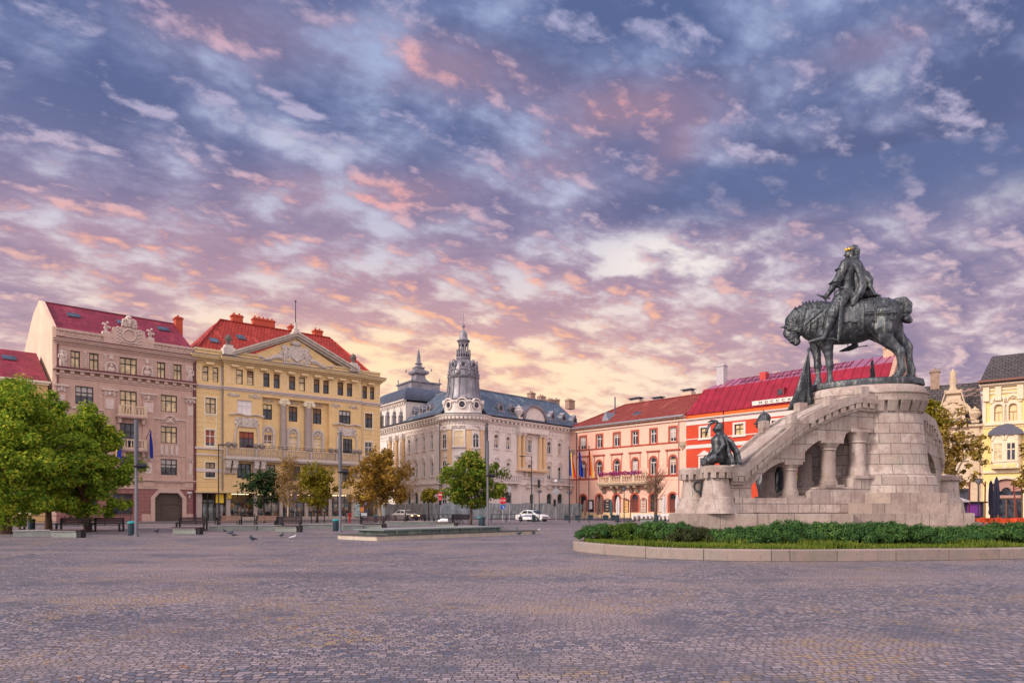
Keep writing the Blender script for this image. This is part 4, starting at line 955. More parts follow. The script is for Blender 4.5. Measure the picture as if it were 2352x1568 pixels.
    mb = MB(MR); mb.box(u0, u1, -.95, .02, z0, z0+.9); relief(mb, (u0+u1)/2, z0+1.5, 4.5, .8, -.1, 14, .2); mb.build('carved_frieze', trim, root, 'auto')
    mb = MB(MR); zz = R_.z(945, 1070); mb.box(u0, u1, -.9, .02, zz-.45, zz-.1); mb.build('risalit_base', peach, root)
    ua, ub = R_.u(990), R_.u(1118); zb_ = zt-.05; zp = R_.z(1050, 683); 
    pts = [(ua-.8, zb_), (ua, zb_)] ; arc = arch_pts(ua, ub, zb_+.4, zp, 14)
    mb = MB(MR); mb.prism([(ua, zb_)]+arc+[(ub, zb_)], -.2, .8); gb = mb.build('rounded_gable', trim, root)
    mb = MB(MR); arc2 = arch_pts(ua-.45, ub+.45, zb_+.3, zp+.5, 14)
    for q in range(len(arc)-1): mb.prism([arc2[q], arc2[q+1], arc[q+1], arc[q]], -.55, 1.8)
    mb.build('gable_coping', lead, gb)
    mb = MB(MR); u = R_.u(960); urn(mb, (u, .1, zb_), 2.6); mb.build('urn', trim, root, 'auto')
    # slate mansard roofs
    rz = R_.z(760, 580, 6.); depth = 6.
    def roof(F, M, u_lo, u_hi, dormers, cut_hi=0., cut_lo=0.):
        mb = MB(M); mb.slab([(u_lo, -.55, zt-.04), (u_hi, -.55, zt-.04), (u_hi-cut_hi, depth, rz), (u_lo+cut_lo, depth, rz)], .2)
        mb.slab([(u_lo+cut_lo, depth+.02, rz), (u_hi-cut_hi, depth+.02, rz), (u_hi-cut_hi, depth+6, zt+1.), (u_lo+cut_lo, depth+6, zt+1.)], .15)
        rf = mb.build('roof', slate, root)
        mb = MB(M); mb.tube([(u_lo+cut_lo, depth, rz+.05), (u_hi-cut_hi, depth, rz+.05)], .16, 6); mb.build('ridge_cap', lead, rf)
        sl = (rz-zt)/(depth+.55)
        for x, y in dormers:
            v = min((abs(F.z(x, y, v)-(zt+sl*(v+.55))), v) for v in np.linspace(0, depth, 80))[1]
            u, z = F.u(x, v), F.z(x, y, v); s_ = 1.0
            mb = MB(M); mb.lathe([(.62*s_, 0), (.72*s_, .12), (.62*s_, .2), (.62*s_, 1.8)], (0,0,0), 14); 
            mb.v = [tuple(M @ Vector((u+p[0], v-.75+p[2], z+p[1]))) for p in [tuple(M.inverted() @ Vector(q)) for q in mb.v]]
            dm = mb.build('dormer', lead, rf, 'auto')
            mb = MB(M); mb.ell((u, v-.74, z), (.46*s_, .04, .46*s_), 14, 6); mb.build('pane', DGLASS, dm)
            mb = MB(M); mb.prism([(u-.95, z-.75), (u+.95, z-.75), (u+.8, z-.5), (u-.8, z-.5)], v-.9, v-.3); mb.prism([(u-.3, z+.6), (u+.3, z+.6), (u, z+1.05)], v-.85, v+.3); mb.build('dormer_trim', lead, dm)
        return rf
    roof(R_, MR, 0, R_.L, ((825,687),(900,699),(1158,741),(1228,752),(1298,766)), 0, 1.5)
    roof(Lf, ML, Lf.u(225), Lf.L, ((404,690),(357,702),(308,715),(262,728)), 1.5, 0)
    # far end pavilion: white attic with pinnacles, square dome and spire
    u0, u1 = Lf.u(60), Lf.u(236); za = Lf.z(160, 665)
    mb = MB(ML); hz_ = [(Lf.u(x), Lf.u(x+11), Lf.z(x, 815), Lf.z(x, 730), .45) for x in (85, 122, 163, 205)]
    wall_with_holes(mb, u0, u1, zt, za, hz_); mb.poly([(u1,0,zt),(u1,9,zt),(u1,9,za),(u1,0,za)]); at_ = mb.build('attic_wall', trim, root)
    for h in hz_: window(root, ML, h, green, pane, depth=.3, bars=(1,.6), fw=.1)
    mb = MB(ML); cornice(mb, u0, u1, za-.1, [(.25,.3),(.2,.6)]); dentils(mb, u0, u1, za-.5, za-.1, .3, .7, .3); mb.build('attic_cornice', trim, root)
    for x in (80, 128, 170, 213):
        u = Lf.u(x); z = Lf.z(x, 745); mb = MB(ML); mb.box(u-.35, u+.35, -.6, .1, zt, z); mb.lathe([(.4,0),(.5,.2),(.25,.5),(.3,.8),(.08,1.2),(.03,2.)], (u, -.25, z), 8); mb.build('pinnacle', lead, root)
    um = (Lf.u(330, 6)+Lf.u(95, 6))/2; hw = (u1-u0)/2; cx_, cz_ = (u0+u1)/2, za+.3
    prof = []; zt3 = Lf.z(318, 575, 5.)
    Hd = zt3-cz_
    mb = MB(ML)
    for i in range(8):
        t0, t1 = i/8, (i+1)/8
        w0, w1 = 1-.62*t0**2.2, 1-.62*t1**2.2
        z0_, z1_ = cz_+Hd*math.sin(t0*math.pi/2), cz_+Hd*math.sin(t1*math.pi/2)
        a0, b0, a1_, b1 = hw*w0+.5, 5.0*w0, hw*w1+.5, 5.0*w1; vc = 4.6
        v0 = [(cx_-a0,vc-b0,z0_),(cx_+a0,vc-b0,z0_),(cx_+a0,vc+b0,z0_),(cx_-a0,vc+b0,z0_)]; v1 = [(cx_-a1_,vc-b1,z1_),(cx_+a1_,vc-b1,z1_),(cx_+a1_,vc+b1,z1_),(cx_-a1_,vc+b1,z1_)]
        for k in range(4): mb.poly([v0[k], v0[(k+1)%4], v1[(k+1)%4], v1[k]])
    dm = mb.build('pavilion_dome', mat('dome_slate', (.09,.11,.16), .4, .2, var=.3, scale=.8, streak=.4), root)
    us, vs = Lf.uz(319, 400, 6.)[0], 6.; S = lambda y: Lf.z(319, y, vs)
    k = (Lf.u(412, vs)-Lf.u(226, vs))/2/math.sqrt(2)
    k = k*.98
    mb = MB(ML @ Matrix.Translation((us, vs, 0)) @ Matrix.Rotation(R(45)-0.0, 4, 'Z'))
    z575, z545 = S(580), S(545); q = 1.41
    mb.lathe([(k*1.4*.72, z575-.4), (k*1.4*.72, z545), (k*1.4*.78, z545+.1), (k*1.4*.78, z545+.35), (k*.62, S(530)), (k*.36, S(505)), (k*.3, S(480)), (k*.5, S(470)), (k*.5, S(455)), (k*.36, S(450)), (k*.26, S(438)), (k*.32, S(430)), (k*.17, S(425)), (k*.13, S(410)), (k*.2, S(405)), (k*.1, S(395)), (k*.08, S(350)), (k*.02, S(312))], (0,0,0), 4)
    for a in range(4): c_, s__ = math.cos(a*math.pi/2), math.sin(a*math.pi/2); mb.tube([(c_*k*.98, s__*k*.98, z545+.3), (c_*k*.98, s__*k*.98, z545+1.2)], .13, 5); mb.tube([(c_*k*.6, s__*k*.6, S(455)), (c_*k*.6, s__*k*.6, S(440))], .15, 5)
    mb.build('spire', lead, dm)
    # round corner: tower wall with windows, pilasters, attic, bell roof, lantern
    px = lambda a: (1080+.45907*a)/1.27551
    rad = lambda w: w/2*.45907/1.27551/FOC*(YC+2.2)*1.0
    Y0 = YC+2.2; Z = lambda y: zat((880+.45907*y)/1.27551, YC-1.)
    rw = rad(296)
    N = 40
    mb = MB(); ztw = Z(735)
    mb.lathe([(rw, 0), (rw, ztw)], (0,0,0), N); tw = mb.build('corner_tower', wallm, root, True)
    def curved(mb_, a, w, z0, z1, p, t=.3, n=3):           # block bent round the tower at angle a
        da = w/rw/2
        for i in range(n):
            q0, q1 = a-da+2*da*i/n, a-da+2*da*(i+1)/n; r0, r1 = rw-.1, rw+p
            pts = [(r0*math.cos(q0), r0*math.sin(q0)), (r1*math.cos(q0), r1*math.sin(q0)), (r1*math.cos(q1), r1*math.sin(q1)), (r0*math.cos(q1), r0*math.sin(q1))]
            mb_.plan(pts, z0, z1)
    ang = lambda xx: -math.pi/2+math.asin(max(-.98, min(.98, (px(xx)-1064.5)/FOC*Y0/rw)))
    def twin(xx, ya, yb, w, m_):
        a = ang(xx); z0, z1 = Z(yb), Z(ya); M = Matrix.Translation((rw*math.cos(a), rw*math.sin(a), 0)) @ Matrix.Rotation(a+math.pi/2, 4, 'Z')
        r = w/2 if m_ is not CREAM else 0
        mb = MB(M)
        for (p, q) in ((-w/2-.28,-w/2),(w/2,w/2+.28)): mb.box(p, q, -.16, .3, z0, z1-r)
        o, i_ = arch_pts(-w/2-.28, w/2+.28, z1-r, z1+.28) if r else [(-w/2-.28, z1), (w/2+.28, z1)], arch_pts(-w/2, w/2, z1-r, z1) if r else []
        if r:
            for q in range(len(o)-1): mb.prism([o[q], o[q+1], i_[q+1], i_[q]], -.16, .3)
        else: mb.box(-w/2-.28, w/2+.28, -.16, .3, z1, z1+.28)
        mb.box(-w/2-.4, w/2+.4, -.3, .3, z0-.25, z0); relief(mb, 0, z1+.65, w*1.3, .6, 0, 6, .2)
        mb.box(-.05, .05, -.1, .3, z0, z1-.1); mb.box(-w/2, w/2, -.1, .3, z0+(z1-z0)*.62, z0+(z1-z0)*.67)
        wd = mb.build('window', trim, root)
        mb = MB(M); mb.prism([(-w/2, z0), (w/2, z0)]+([(q[0], q[1]) for q in arch_pts(-w/2, w/2, z1-r, z1)[::-1]] if r else [(w/2, z1), (-w/2, z1)]), -.06, .3); mb.build('pane', m_, wd)
    twin(498, 850, 940, .95, pane); twin(588, 835, 930, 1.5, CREAM); twin(688, 850, 935, 1.0, pane)
    twin(498, 1020, 1115, .95, pane); twin(590, 1020, 1115, 1.2, pane); twin(688, 1022, 1116, 1.0, pane)
    twin(498, 1222, 1345, 1.1, pane); twin(590, 1222, 1345, 1.3, pane); twin(690, 1222, 1345, 1.1, pane)
    for xx in (477, 530, 648, 722):
        mb = MB(); curved(mb, ang(xx), .8, Z(1050), Z(825), .22); pl = mb.build('pilaster', peach, root)
        mb = MB(); curved(mb, ang(xx), 1.1, Z(825), Z(800), .35); curved(mb, ang(xx), 1.0, Z(1065), Z(1050), .3); mb.build('capital', trim, pl)
    mb = MB(); mb.lathe([(rw, Z(1160)), (rw+.35, Z(1158)), (rw+.35, Z(1148)), (rw, Z(1146))], (0,0,0), N)
    mb.lathe([(rw, Z(805)), (rw+.25, Z(803)), (rw+.25, Z(795)), (rw+.05, Z(793)), (rw+.05, Z(770)), (rw+.4, Z(764)), (rw+.5, Z(757)), (rw+1.0, Z(740)), (rw+1.1, Z(728)), (rw+.2, Z(720)), (rw-1, Z(720))], (0,0,0), N)
    for i in range(44): a = i/44*2*math.pi; mb.rbox(((rw+.5)*math.cos(a), (rw+.5)*math.sin(a), Z(750)), (.4,.8,.45), a+math.pi/2); mb.ell(((rw+.06)*math.cos(a), (rw+.06)*math.sin(a), Z(780)), (.2,.2,.3), 6, 5)
    mb.build('tower_cornice', trim, root, 'auto')
    mb = MB(); mb.lathe([(rw+1.05, Z(730)), (rw+1.12, Z(727)), (rw+1.12, Z(722)), (rw, Z(718))], (0,0,0), N); mb.build('tower_gutter', LEAD, root)
    ra_ = rad(268); mb = MB(); mb.lathe([(ra_*.98, Z(725)), (ra_, Z(720)), (ra_, Z(712)), (ra_*.95, Z(708)), (ra_*.93, Z(650)), (ra_*.99, Z(643)), (ra_, Z(632)), (ra_*.9, Z(628)), (ra_*.7, Z(626))], (0,0,0), 8, a0=R(22.5), a1=R(22.5)+2*math.pi)
    ta = mb.build('tower_attic', trim, root, 'auto')
    for a in range(8):
        q = R(-90+45*a); M = Matrix.Translation((ra_*.90*math.cos(q), ra_*.90*math.sin(q), Z(662))) @ Matrix.Rotation(q+math.pi/2, 4, 'Z')
        mb = MB(M); mb.tube([(.6*math.cos(t*.45), -.08, .6*math.sin(t*.45)) for t in range(14)], .12, 6, closed=True); oc = mb.build('oculus', trim, ta)
        mb = MB(M); mb.ell((0, 0, 0), (.55,.12,.55), 14, 6); mb.build('pane', DGLASS, oc)
        mb = MB(M); o, i_ = arch_pts(-.95, .95, .35, 1.15), arch_pts(-.8, .8, .35, .95)
        for k2 in range(len(o)-1): mb.prism([o[k2], o[k2+1], i_[k2+1], i_[k2]], -.3, .2)
        mb.build('oculus_hood', trim, oc)
    Zw = Z; Z = lambda y: zat((880+.45907*y)/1.27551, YC+2.2)
    rr_ = [(rad(236), 640), (rad(222), 625), (rad(208), 600), (rad(198), 560), (rad(192), 520), (rad(190), 508), (rad(204), 502), (rad(208), 492), (rad(188), 488), (rad(180), 482), (rad(178), 455), (rad(168), 425), (rad(140), 400), (rad(105), 388), (rad(80), 382), (rad(86), 376)]
    mb = MB(); mb.lathe([(r, Z(y)) for r, y in rr_], (0,0,0), 24); bell = mb.build('bell_roof', lead, root, 'auto')
    mb = MB()
    for a in range(16):
        q = R(a*22.5+11); mb.tube([((r+.05)*math.cos(q), (r+.05)*math.sin(q), Z(y)) for r, y in rr_[:6]], .09, 4); mb.tube([((r+.04)*math.cos(q), (r+.04)*math.sin(q), Z(y)) for r, y in rr_[9:14]], .08, 4)
    mb.build('roof_ribs', lead, bell)
    for a in range(8):
        q = R(-90+45*a+4); r = rad(170); c_ = (r*math.cos(q), r*math.sin(q), Z(425)); mb = MB(Matrix.Translation(c_) @ Matrix.Rotation(q+math.pi/2, 4, 'Z'))
        mb.tube([(.42*math.cos(t*.52), -.1, .42*math.sin(t*.52)) for t in range(12)], .13, 6, closed=True); mb.box(-.5,.5,-.25,.2,-.75,-.5); mb.prism([(-.4,.4),(.4,.4),(0,.95)], -.2, .2)
        lu = mb.build('lucarne', lead, bell); mb = MB(Matrix.Translation(c_) @ Matrix.Rotation(q+math.pi/2, 4, 'Z')); mb.ell((0,-.05,0), (.36,.08,.36), 10, 5); mb.build('pane', DGLASS, lu)
        q = R(-90+45*a+26); mb = MB(); r = rad(208); mb.lathe([(.2,0),(.28,.25),(.12,.5),(.16,.75),(.02,1.1)], (r*.97*math.cos(q), r*.97*math.sin(q), Z(490)), 7); mb.build('finial', lead, bell)
    mb = MB(); mb.lathe([(rad(84), Z(378)), (rad(92), Z(374)), (rad(92), Z(368)), (rad(60), Z(366)), (rad(60), Z(362))], (0,0,0), 20)
    for a in range(16): q = R(a*22.5); mb.lathe([(.08,0),(.13,.5),(.07,1.),(.1,1.3)], (rad(84)*math.cos(q), rad(84)*math.sin(q), Z(366)), 6)
    mb.lathe([(rad(88), Z(348)), (rad(90), Z(345)), (rad(80), Z(343))], (0,0,0), 20)
    gal = mb.build('lantern_gallery', lead, bell)
    mb = MB(); mb.lathe([(rad(24), Z(366)), (rad(24), Z(270))], (0,0,0), 8)
    for a in range(8):
        q = R(a*45+22); p = (rad(58)*math.cos(q), rad(58)*math.sin(q)); mb.lathe([(.2,0),(.12,.4),(.12,2.2),(.2,2.4),(.2,Z(275)-Z(366))], (*p, Z(366)), 7)
        mb.tube([(rad(58)*math.cos(q), rad(58)*math.sin(q), Z(290)), (rad(60)*math.cos(q+R(22)), rad(60)*math.sin(q+R(22)), Z(280)), (rad(58)*math.cos(q+R(45)), rad(58)*math.sin(q+R(45)), Z(290))], .12, 5)
    mb.lathe([(rad(62), Z(278)), (rad(66), Z(270)), (rad(84), Z(262)), (rad(86), Z(258)), (rad(60), Z(248)), (rad(52), Z(240)), (rad(50), Z(225)), (rad(40), Z(208)), (rad(22), Z(196)), (rad(12), Z(190)), (rad(10), Z(175)), (rad(20), Z(168)), (rad(20), Z(160)), (rad(6), Z(152)), (rad(5), Z(140)), (rad(2), Z(75))], (0,0,0), 16)
    mb.build('lantern', lead, bell)
    # chimneys along the right ridge
    brick = mat('weathered_brick', (.40,.26,.20), .9, var=.25, scale=4)
    rt = [o for o in root.children if o.name.startswith('roof')][0]
    for x0, x1, yt in ((1024,1052,588),(1088,1118,610),(1143,1178,630),(1186,1207,630),(1266,1304,634)):
        vv = depth+1.5; chimney(rt, MR, R_.u(x0, vv), R_.u(x1, vv), vv-.5, vv+.5, rz-.3, R_.z((x0+x1)/2, yt, vv), brick)
    # drainpipes at the corner
    drainpipe(root, MR, .1, 0, zc, 0, LEAD); drainpipe(root, ML, Lf.L-.15, 0, zc, 0, LEAD); drainpipe(root, MR, R_.u(757), 0, zc, 0, LEAD)
    # rear body
    B = [R_.A+R_.d*R_.L, R_.A+R_.d*R_.L+R_.n*13, Lf.A+Lf.n*13, Lf.A]
    mb = MB(inv)
    for p, q in zip(B[:-1], B[1:]): mb.poly([(p.x,p.y,0),(q.x,q.y,0),(q.x,q.y,zt),(p.x,p.y,zt)])
    mb.build('rear_wall', wallm, root)
    return R_, Lf, CTR, rw
FCR, FCL, CTR, RW = building_c()
# ------------------------------------------------------------------ pink town house, red house and the houses on the right
def building_d():
    F = Frame(at(1308.9, 129.), at(1576., 110.), c4); L = F.L
    wallm = mat('salmon_stucco', (.83,.51,.395), .85, var=.08, scale=.8, bump=.08, streak=.3)
    red = mat('brick_red_trim', (.42,.085,.05), .7, var=.08)
    cream = mat('cream_plinth', (.72,.52,.30), .8, var=.08)
    roofm = bricky('brown_red_tiles', (.30,.055,.04), (.24,.04,.03), (.10,.02,.02), .5, .6, .05, .75, .4, axes='xy', var=.25)
    root = empty('town_house', 'salmon pink town house with brick red window surrounds and a flowered balcony', 'building', (F.A.x, F.A.y, 0), F.rz)
    D = 16.; zt = F.z(968, 572); zc = F.z(968, 602)
    hs = []
    za, zb = F.z(840, 660), F.z(840, 768)
    for x0, x1 in ((158,200),(284,325),(415,458),(555,598),(696,740),(843,891)): hs.append((F.u(x0), F.u(x1), zb, za, 0))
    zb2, za2 = F.z(840, 1015), F.z(840, 876)
    for x0, x1 in ((162,198),(281,322),(415,458),(556,598),(693,740),(841,892)): a, b = F.u(x0), F.u(x1); hs.append((a, b, zb2, za2, (b-a)/2))
    zg, zgd, zgw = F.z(560, 1168), .35, F.z(840, 1305)
    gs = []
    for i, (x0, x1) in enumerate(((155,202),(281,325),(412,458),(549,600),(690,738),(838,892))): a, b = F.u(x0), F.u(x1); gs.append((a, b, zgw if i in (0, 4) else zgd, zg, (b-a)/2))
    mb = MB(); wall_with_holes(mb, 0, L, 0, zt, hs+gs, depth=.35); mb.build('wall', wallm, root)
    mb = MB()
    mb.poly([(0,0,0),(0,D,0),(0,D,zt),(0,0,zt)]); mb.poly([(L,0,0),(L,D,0),(L,D,zt),(L,0,zt)]); mb.poly([(0,D,0),(L,D,0),(L,D,zt),(0,D,zt)]); mb.build('side_wall', wallm, root)
    for i, h in enumerate(hs):
        window(root, None, h, WHITE, DGLASS, depth=.3, bars=(1,.7), surround=red, sw=.28, hood=None, fw=.11, proud=.07)
        if i >= 6:
            mb = MB(); a, b, z1 = h[0]-.55, h[1]+.55, h[3]+.55
            mb.box(a-.2, b+.2, -.25, .02, z1+.35, z1+.55); mb.box(a, a+.13, -.05, .02, h[2]+1.2, z1+.35); mb.box(b-.13, b, -.05, .02, h[2]+1.2, z1+.35); mb.build('window_hood', red, root)
    wood = mat('door_wood', (.16,.045,.035), .5, var=.25, scale=5)
    for i, h in enumerate(gs):
        if i in (0, 4): window(root, None, h, mat('brown_frame', (.14,.07,.04), .5), DGLASS, depth=.35, bars=(2,.6), surround=red, sw=.32, sill=False, fw=.1)
        else:
            w = window(root, None, h, wood, DGLASS, depth=.35, bars=(1,.72), surround=red, sw=.32, sill=False, fw=.16)
            a, b, c, d, r = h; mb = MB(); mb.box(a+.16, (a+b)/2-.05, .22, .26, c+.15, c+(d-c)*(.68 if i != 1 else .3)); mb.box((a+b)/2+.05, b-.16, .22, .26, c+.15, c+(d-c)*(.3 if i in (1,2) else .68)); mb.build('door_leaf', wood, w)
            mb = MB(); mb.box(a-.3, b+.3, -.5, .3, .02, .35); mb.build('doorstep', cream, w)
    mb = MB(); z = F.z(968, 762); mb.box(F.u(128), F.u(918), -.1, .02, z-.16, z+.08); z = F.z(968, 1016); mb.box(0, L, -.12, .02, z-.24, z+.08); mb.build('string_course', red, root)
    mb = MB(); z = F.z(968, 1040); mb.box(0, L, -.05, .02, z-.3, z-.22); mb.build('pink_band', mat('pink_band', (.74,.40,.29), .8), root)
    mb = MB(); mb.box(0, L, -.1, .02, 0, F.z(968, 1305)-.1); mb.build('plinth', cream, root)
    mb = MB(); mb.box(-.3, L, -.25, .02, zc-.05, zc+.35); mb.box(-.4, L, -.7, .02, zt-.15, zt+.12); mb.build('cornice', mat('pale_trim', (.74,.55,.44), .8, var=.06), root)
    mb = MB(); dentils(mb, 0, L, zc+.35, zt-.15, .5, 1.1, .52); mb.build('brackets', mat('bracket_red', (.50,.17,.09), .75), root)
    mb = MB(); mb.box(-.6, L+.05, -.95, -.7, zt+.02, zt+.25); mb.build('gutter', ZINC, root)
    # posters on the wall
    for x0, x1, col, col2 in ((220,258,(.02,.02,.05),(.75,.72,.75)), (343,388,(.03,.04,.06),(.5,.35,.2)), (490,525,(.70,.42,.16),(.45,.2,.1)), (623,662,(.55,.45,.38),(.45,.12,.1)), (763,798,(.62,.55,.48),(.5,.4,.35))):
        u0, u1 = F.u(x0), F.u(x1); z0, z1 = zgw, zgw+(zg-zgw)*.68
        mb = MB(); mb.box(u0-.12, u1+.12, -.1, .02, z0-.1, z1+.12); p = mb.build('poster_frame', mat('poster_frame', (.10,.06,.05), .5), root)
        mb = MB(); mb.box(u0, u1, -.13, -.1, z0, z1); mb.build('poster', mat('poster_%d' % x0, col, .4), p)
        mb = MB(); w = u1-u0
        if x0 == 220: mb.box(u0+.25, u1-.2, -.15, -.13, z0+.5, z0+1.9)
        else:
            for k in range(5): mb.box(u0+w*.25+.1*(k % 2), u1-w*.25, -.15, -.13, z0+.3+k*.5, z0+.45+k*.5+.12*(k % 2))
        mb.build('poster_print', mat('poster_ink_%d' % x0, col2, .5), p)
    # balcony with flowers
    u0, u1 = F.u(305, -1), F.u(672, -1); zf = F.z(672, 1072, -1)
    stone = mat('balcony_stone', (.40,.30,.22), .9, var=.25, scale=3, streak=.5)
    mb = MB(); mb.box(u0-.3, u1+.3, -1.5, .02, zf-.35, zf); mb.box(u0, u1, -1.3, .02, zf-.55, zf-.35); b = mb.build('balcony', stone, root)
    for i in range(6):
        u = u0+.6+(u1-u0-1.2)*(i+(.15 if i % 2 else -.15))/5; S = Matrix(((0,1,0,u),(1,0,0,0),(0,0,1,0),(0,0,0,1))); mb = MB(S)
        mb.prism([(-1.2,zf-.55),(0,zf-.55),(0,zf-1.9),(-.25,zf-1.75),(-.75,zf-1.1),(-1.1,zf-.95)], -.28, .28); mb.build('bracket', stone, b)
    mb = MB(); balustrade(mb, u0, u1, -1.4, -1.2, zf, zf+1.6, .34, .1, 2.5); mb.build('balustrade', mat('cream_baluster', (.70,.56,.40), .8, var=.1), b)
    mb = MB(); r_ = random.Random(3)
    for i in range(1100):
        u = u0+(u1-u0)*(.02+.9*r_.random()); q = math.sin(u*1.7)*.5+.5
        if r_.random() > .35+.65*q: continue
        z = zf+1.62+r_.gauss(0, .16)-.2*(r_.random()**3); y = -1.45+r_.gauss(0, .12); s = .06+.05*r_.random(); a = r_.random()*6
        mb.poly([(u-s,y,z-s),(u+s,y-s*math.sin(a),z-s*.6),(u+s*.7,y,z+s),(u-s*.8,y+s*math.cos(a),z+s*.7)])
    mb.build('flowers', mat('petunias', (.35,.03,.10), .6, var=.5, scale=4, col2=(.30,.10,.36)), b)
    # coats of arms
    for x, y0, y1 in ((100,828,886), (941,766,832)):
        u = F.u(x); z1, z0 = F.z(x, y0), F.z(x, y1); mb = MB(); mb.prism([(u-.55,z1),(u+.55,z1),(u+.5,(z0+z1)/2),(u,z0),(u-.5,(z0+z1)/2)], -.16, .02); relief(mb, u, (z0+z1)/2+.1, 1.1, 1.0, -.14, 5, .1); mb.build('coat_of_arms', mat('ochre_stone', (.42,.33,.24), .85, var=.25, scale=5), root)
    # hipped roof
    e = zt+.1; rv = 8.; uA, zr = F.uz(500, 482, rv); zr2 = F.z(1070, 409, rv); zr = (zr+zr2)/2
    mb = MB(); mb.slab([(-.5,-.75,e),(L+.0,-.75,e),(L+.0,rv,zr),(uA,rv,zr)], .2); mb.slab([(-.5,D,e),(-.5,-.75,e),(uA,rv,zr),(uA,D-rv+.01,zr)], .2); mb.slab([(L,D,e),(-.5,D,e),(uA,D-rv+.02,zr),(L,D-rv+.02,zr)], .2)
    rf = mb.build('roof', roofm, root)
    mb = MB(); mb.tube([(-.4,-.6,e+.1),(uA,rv,zr+.05),(L,rv,zr+.05)], .14, 6); mb.build('ridge_tiles', roofm, rf)
    pc = mat('cream_chimney', (.62,.48,.36), .85, var=.1)
    for x0, x1, yt in ((541,626,432),(719,788,426),(947,1024,366)):
        v = rv+1.; z1 = F.z((x0+x1)/2, yt, v); u0, u1 = F.u(x0, v), F.u(x1, v); mb = MB(); mb.box(u0, u1, v-.7, v+.7, zr-1.5, z1-.5); c = mb.build('chimney', pc, rf)
        mb = MB(); mb.box(u0-.12, u1+.12, v-.8, v+.8, z1-.12, z1); mb.box(u0+.2, u1-.2, v-.5, v+.5, z1-.5, z1-.12); mb.build('chimney_cap', LEAD, c)
    sl = (zr-e)/(rv+.75); v = 2.2; u = F.u(380, v); zz = e+sl*(v+.75)
    mb = MB(); mb.prism([(u-.8,zz-.6),(u+.8,zz-.6),(u,zz+1.)], v-1.2, v+1.5); mb.build('dormer', ZINC, rf)
    v = min((abs(F.z(592, 554, v)-(e+sl*(v+.75))), v) for v in np.linspace(0, rv, 80))[1]; skylight(rf, None, F.u(592, v), v, e+sl*(v+.75), sl, 1.4, 1.2, ZINC, BGLASS)
    mb = MB(); mb.tube([(F.u(423, 4), 4, e+2.), (F.u(423, 4), 4, e+5.6)], .12, 6); mb.build('vent_pipe', LEAD, rf)
    drainpipe(root, None, F.u(131), 0, zt, 0, MAROON); drainpipe(root, None, F.u(912), 0, zt, 0, mat('pink_pipe', (.45,.25,.24), .5))
    return F
FD = building_d()

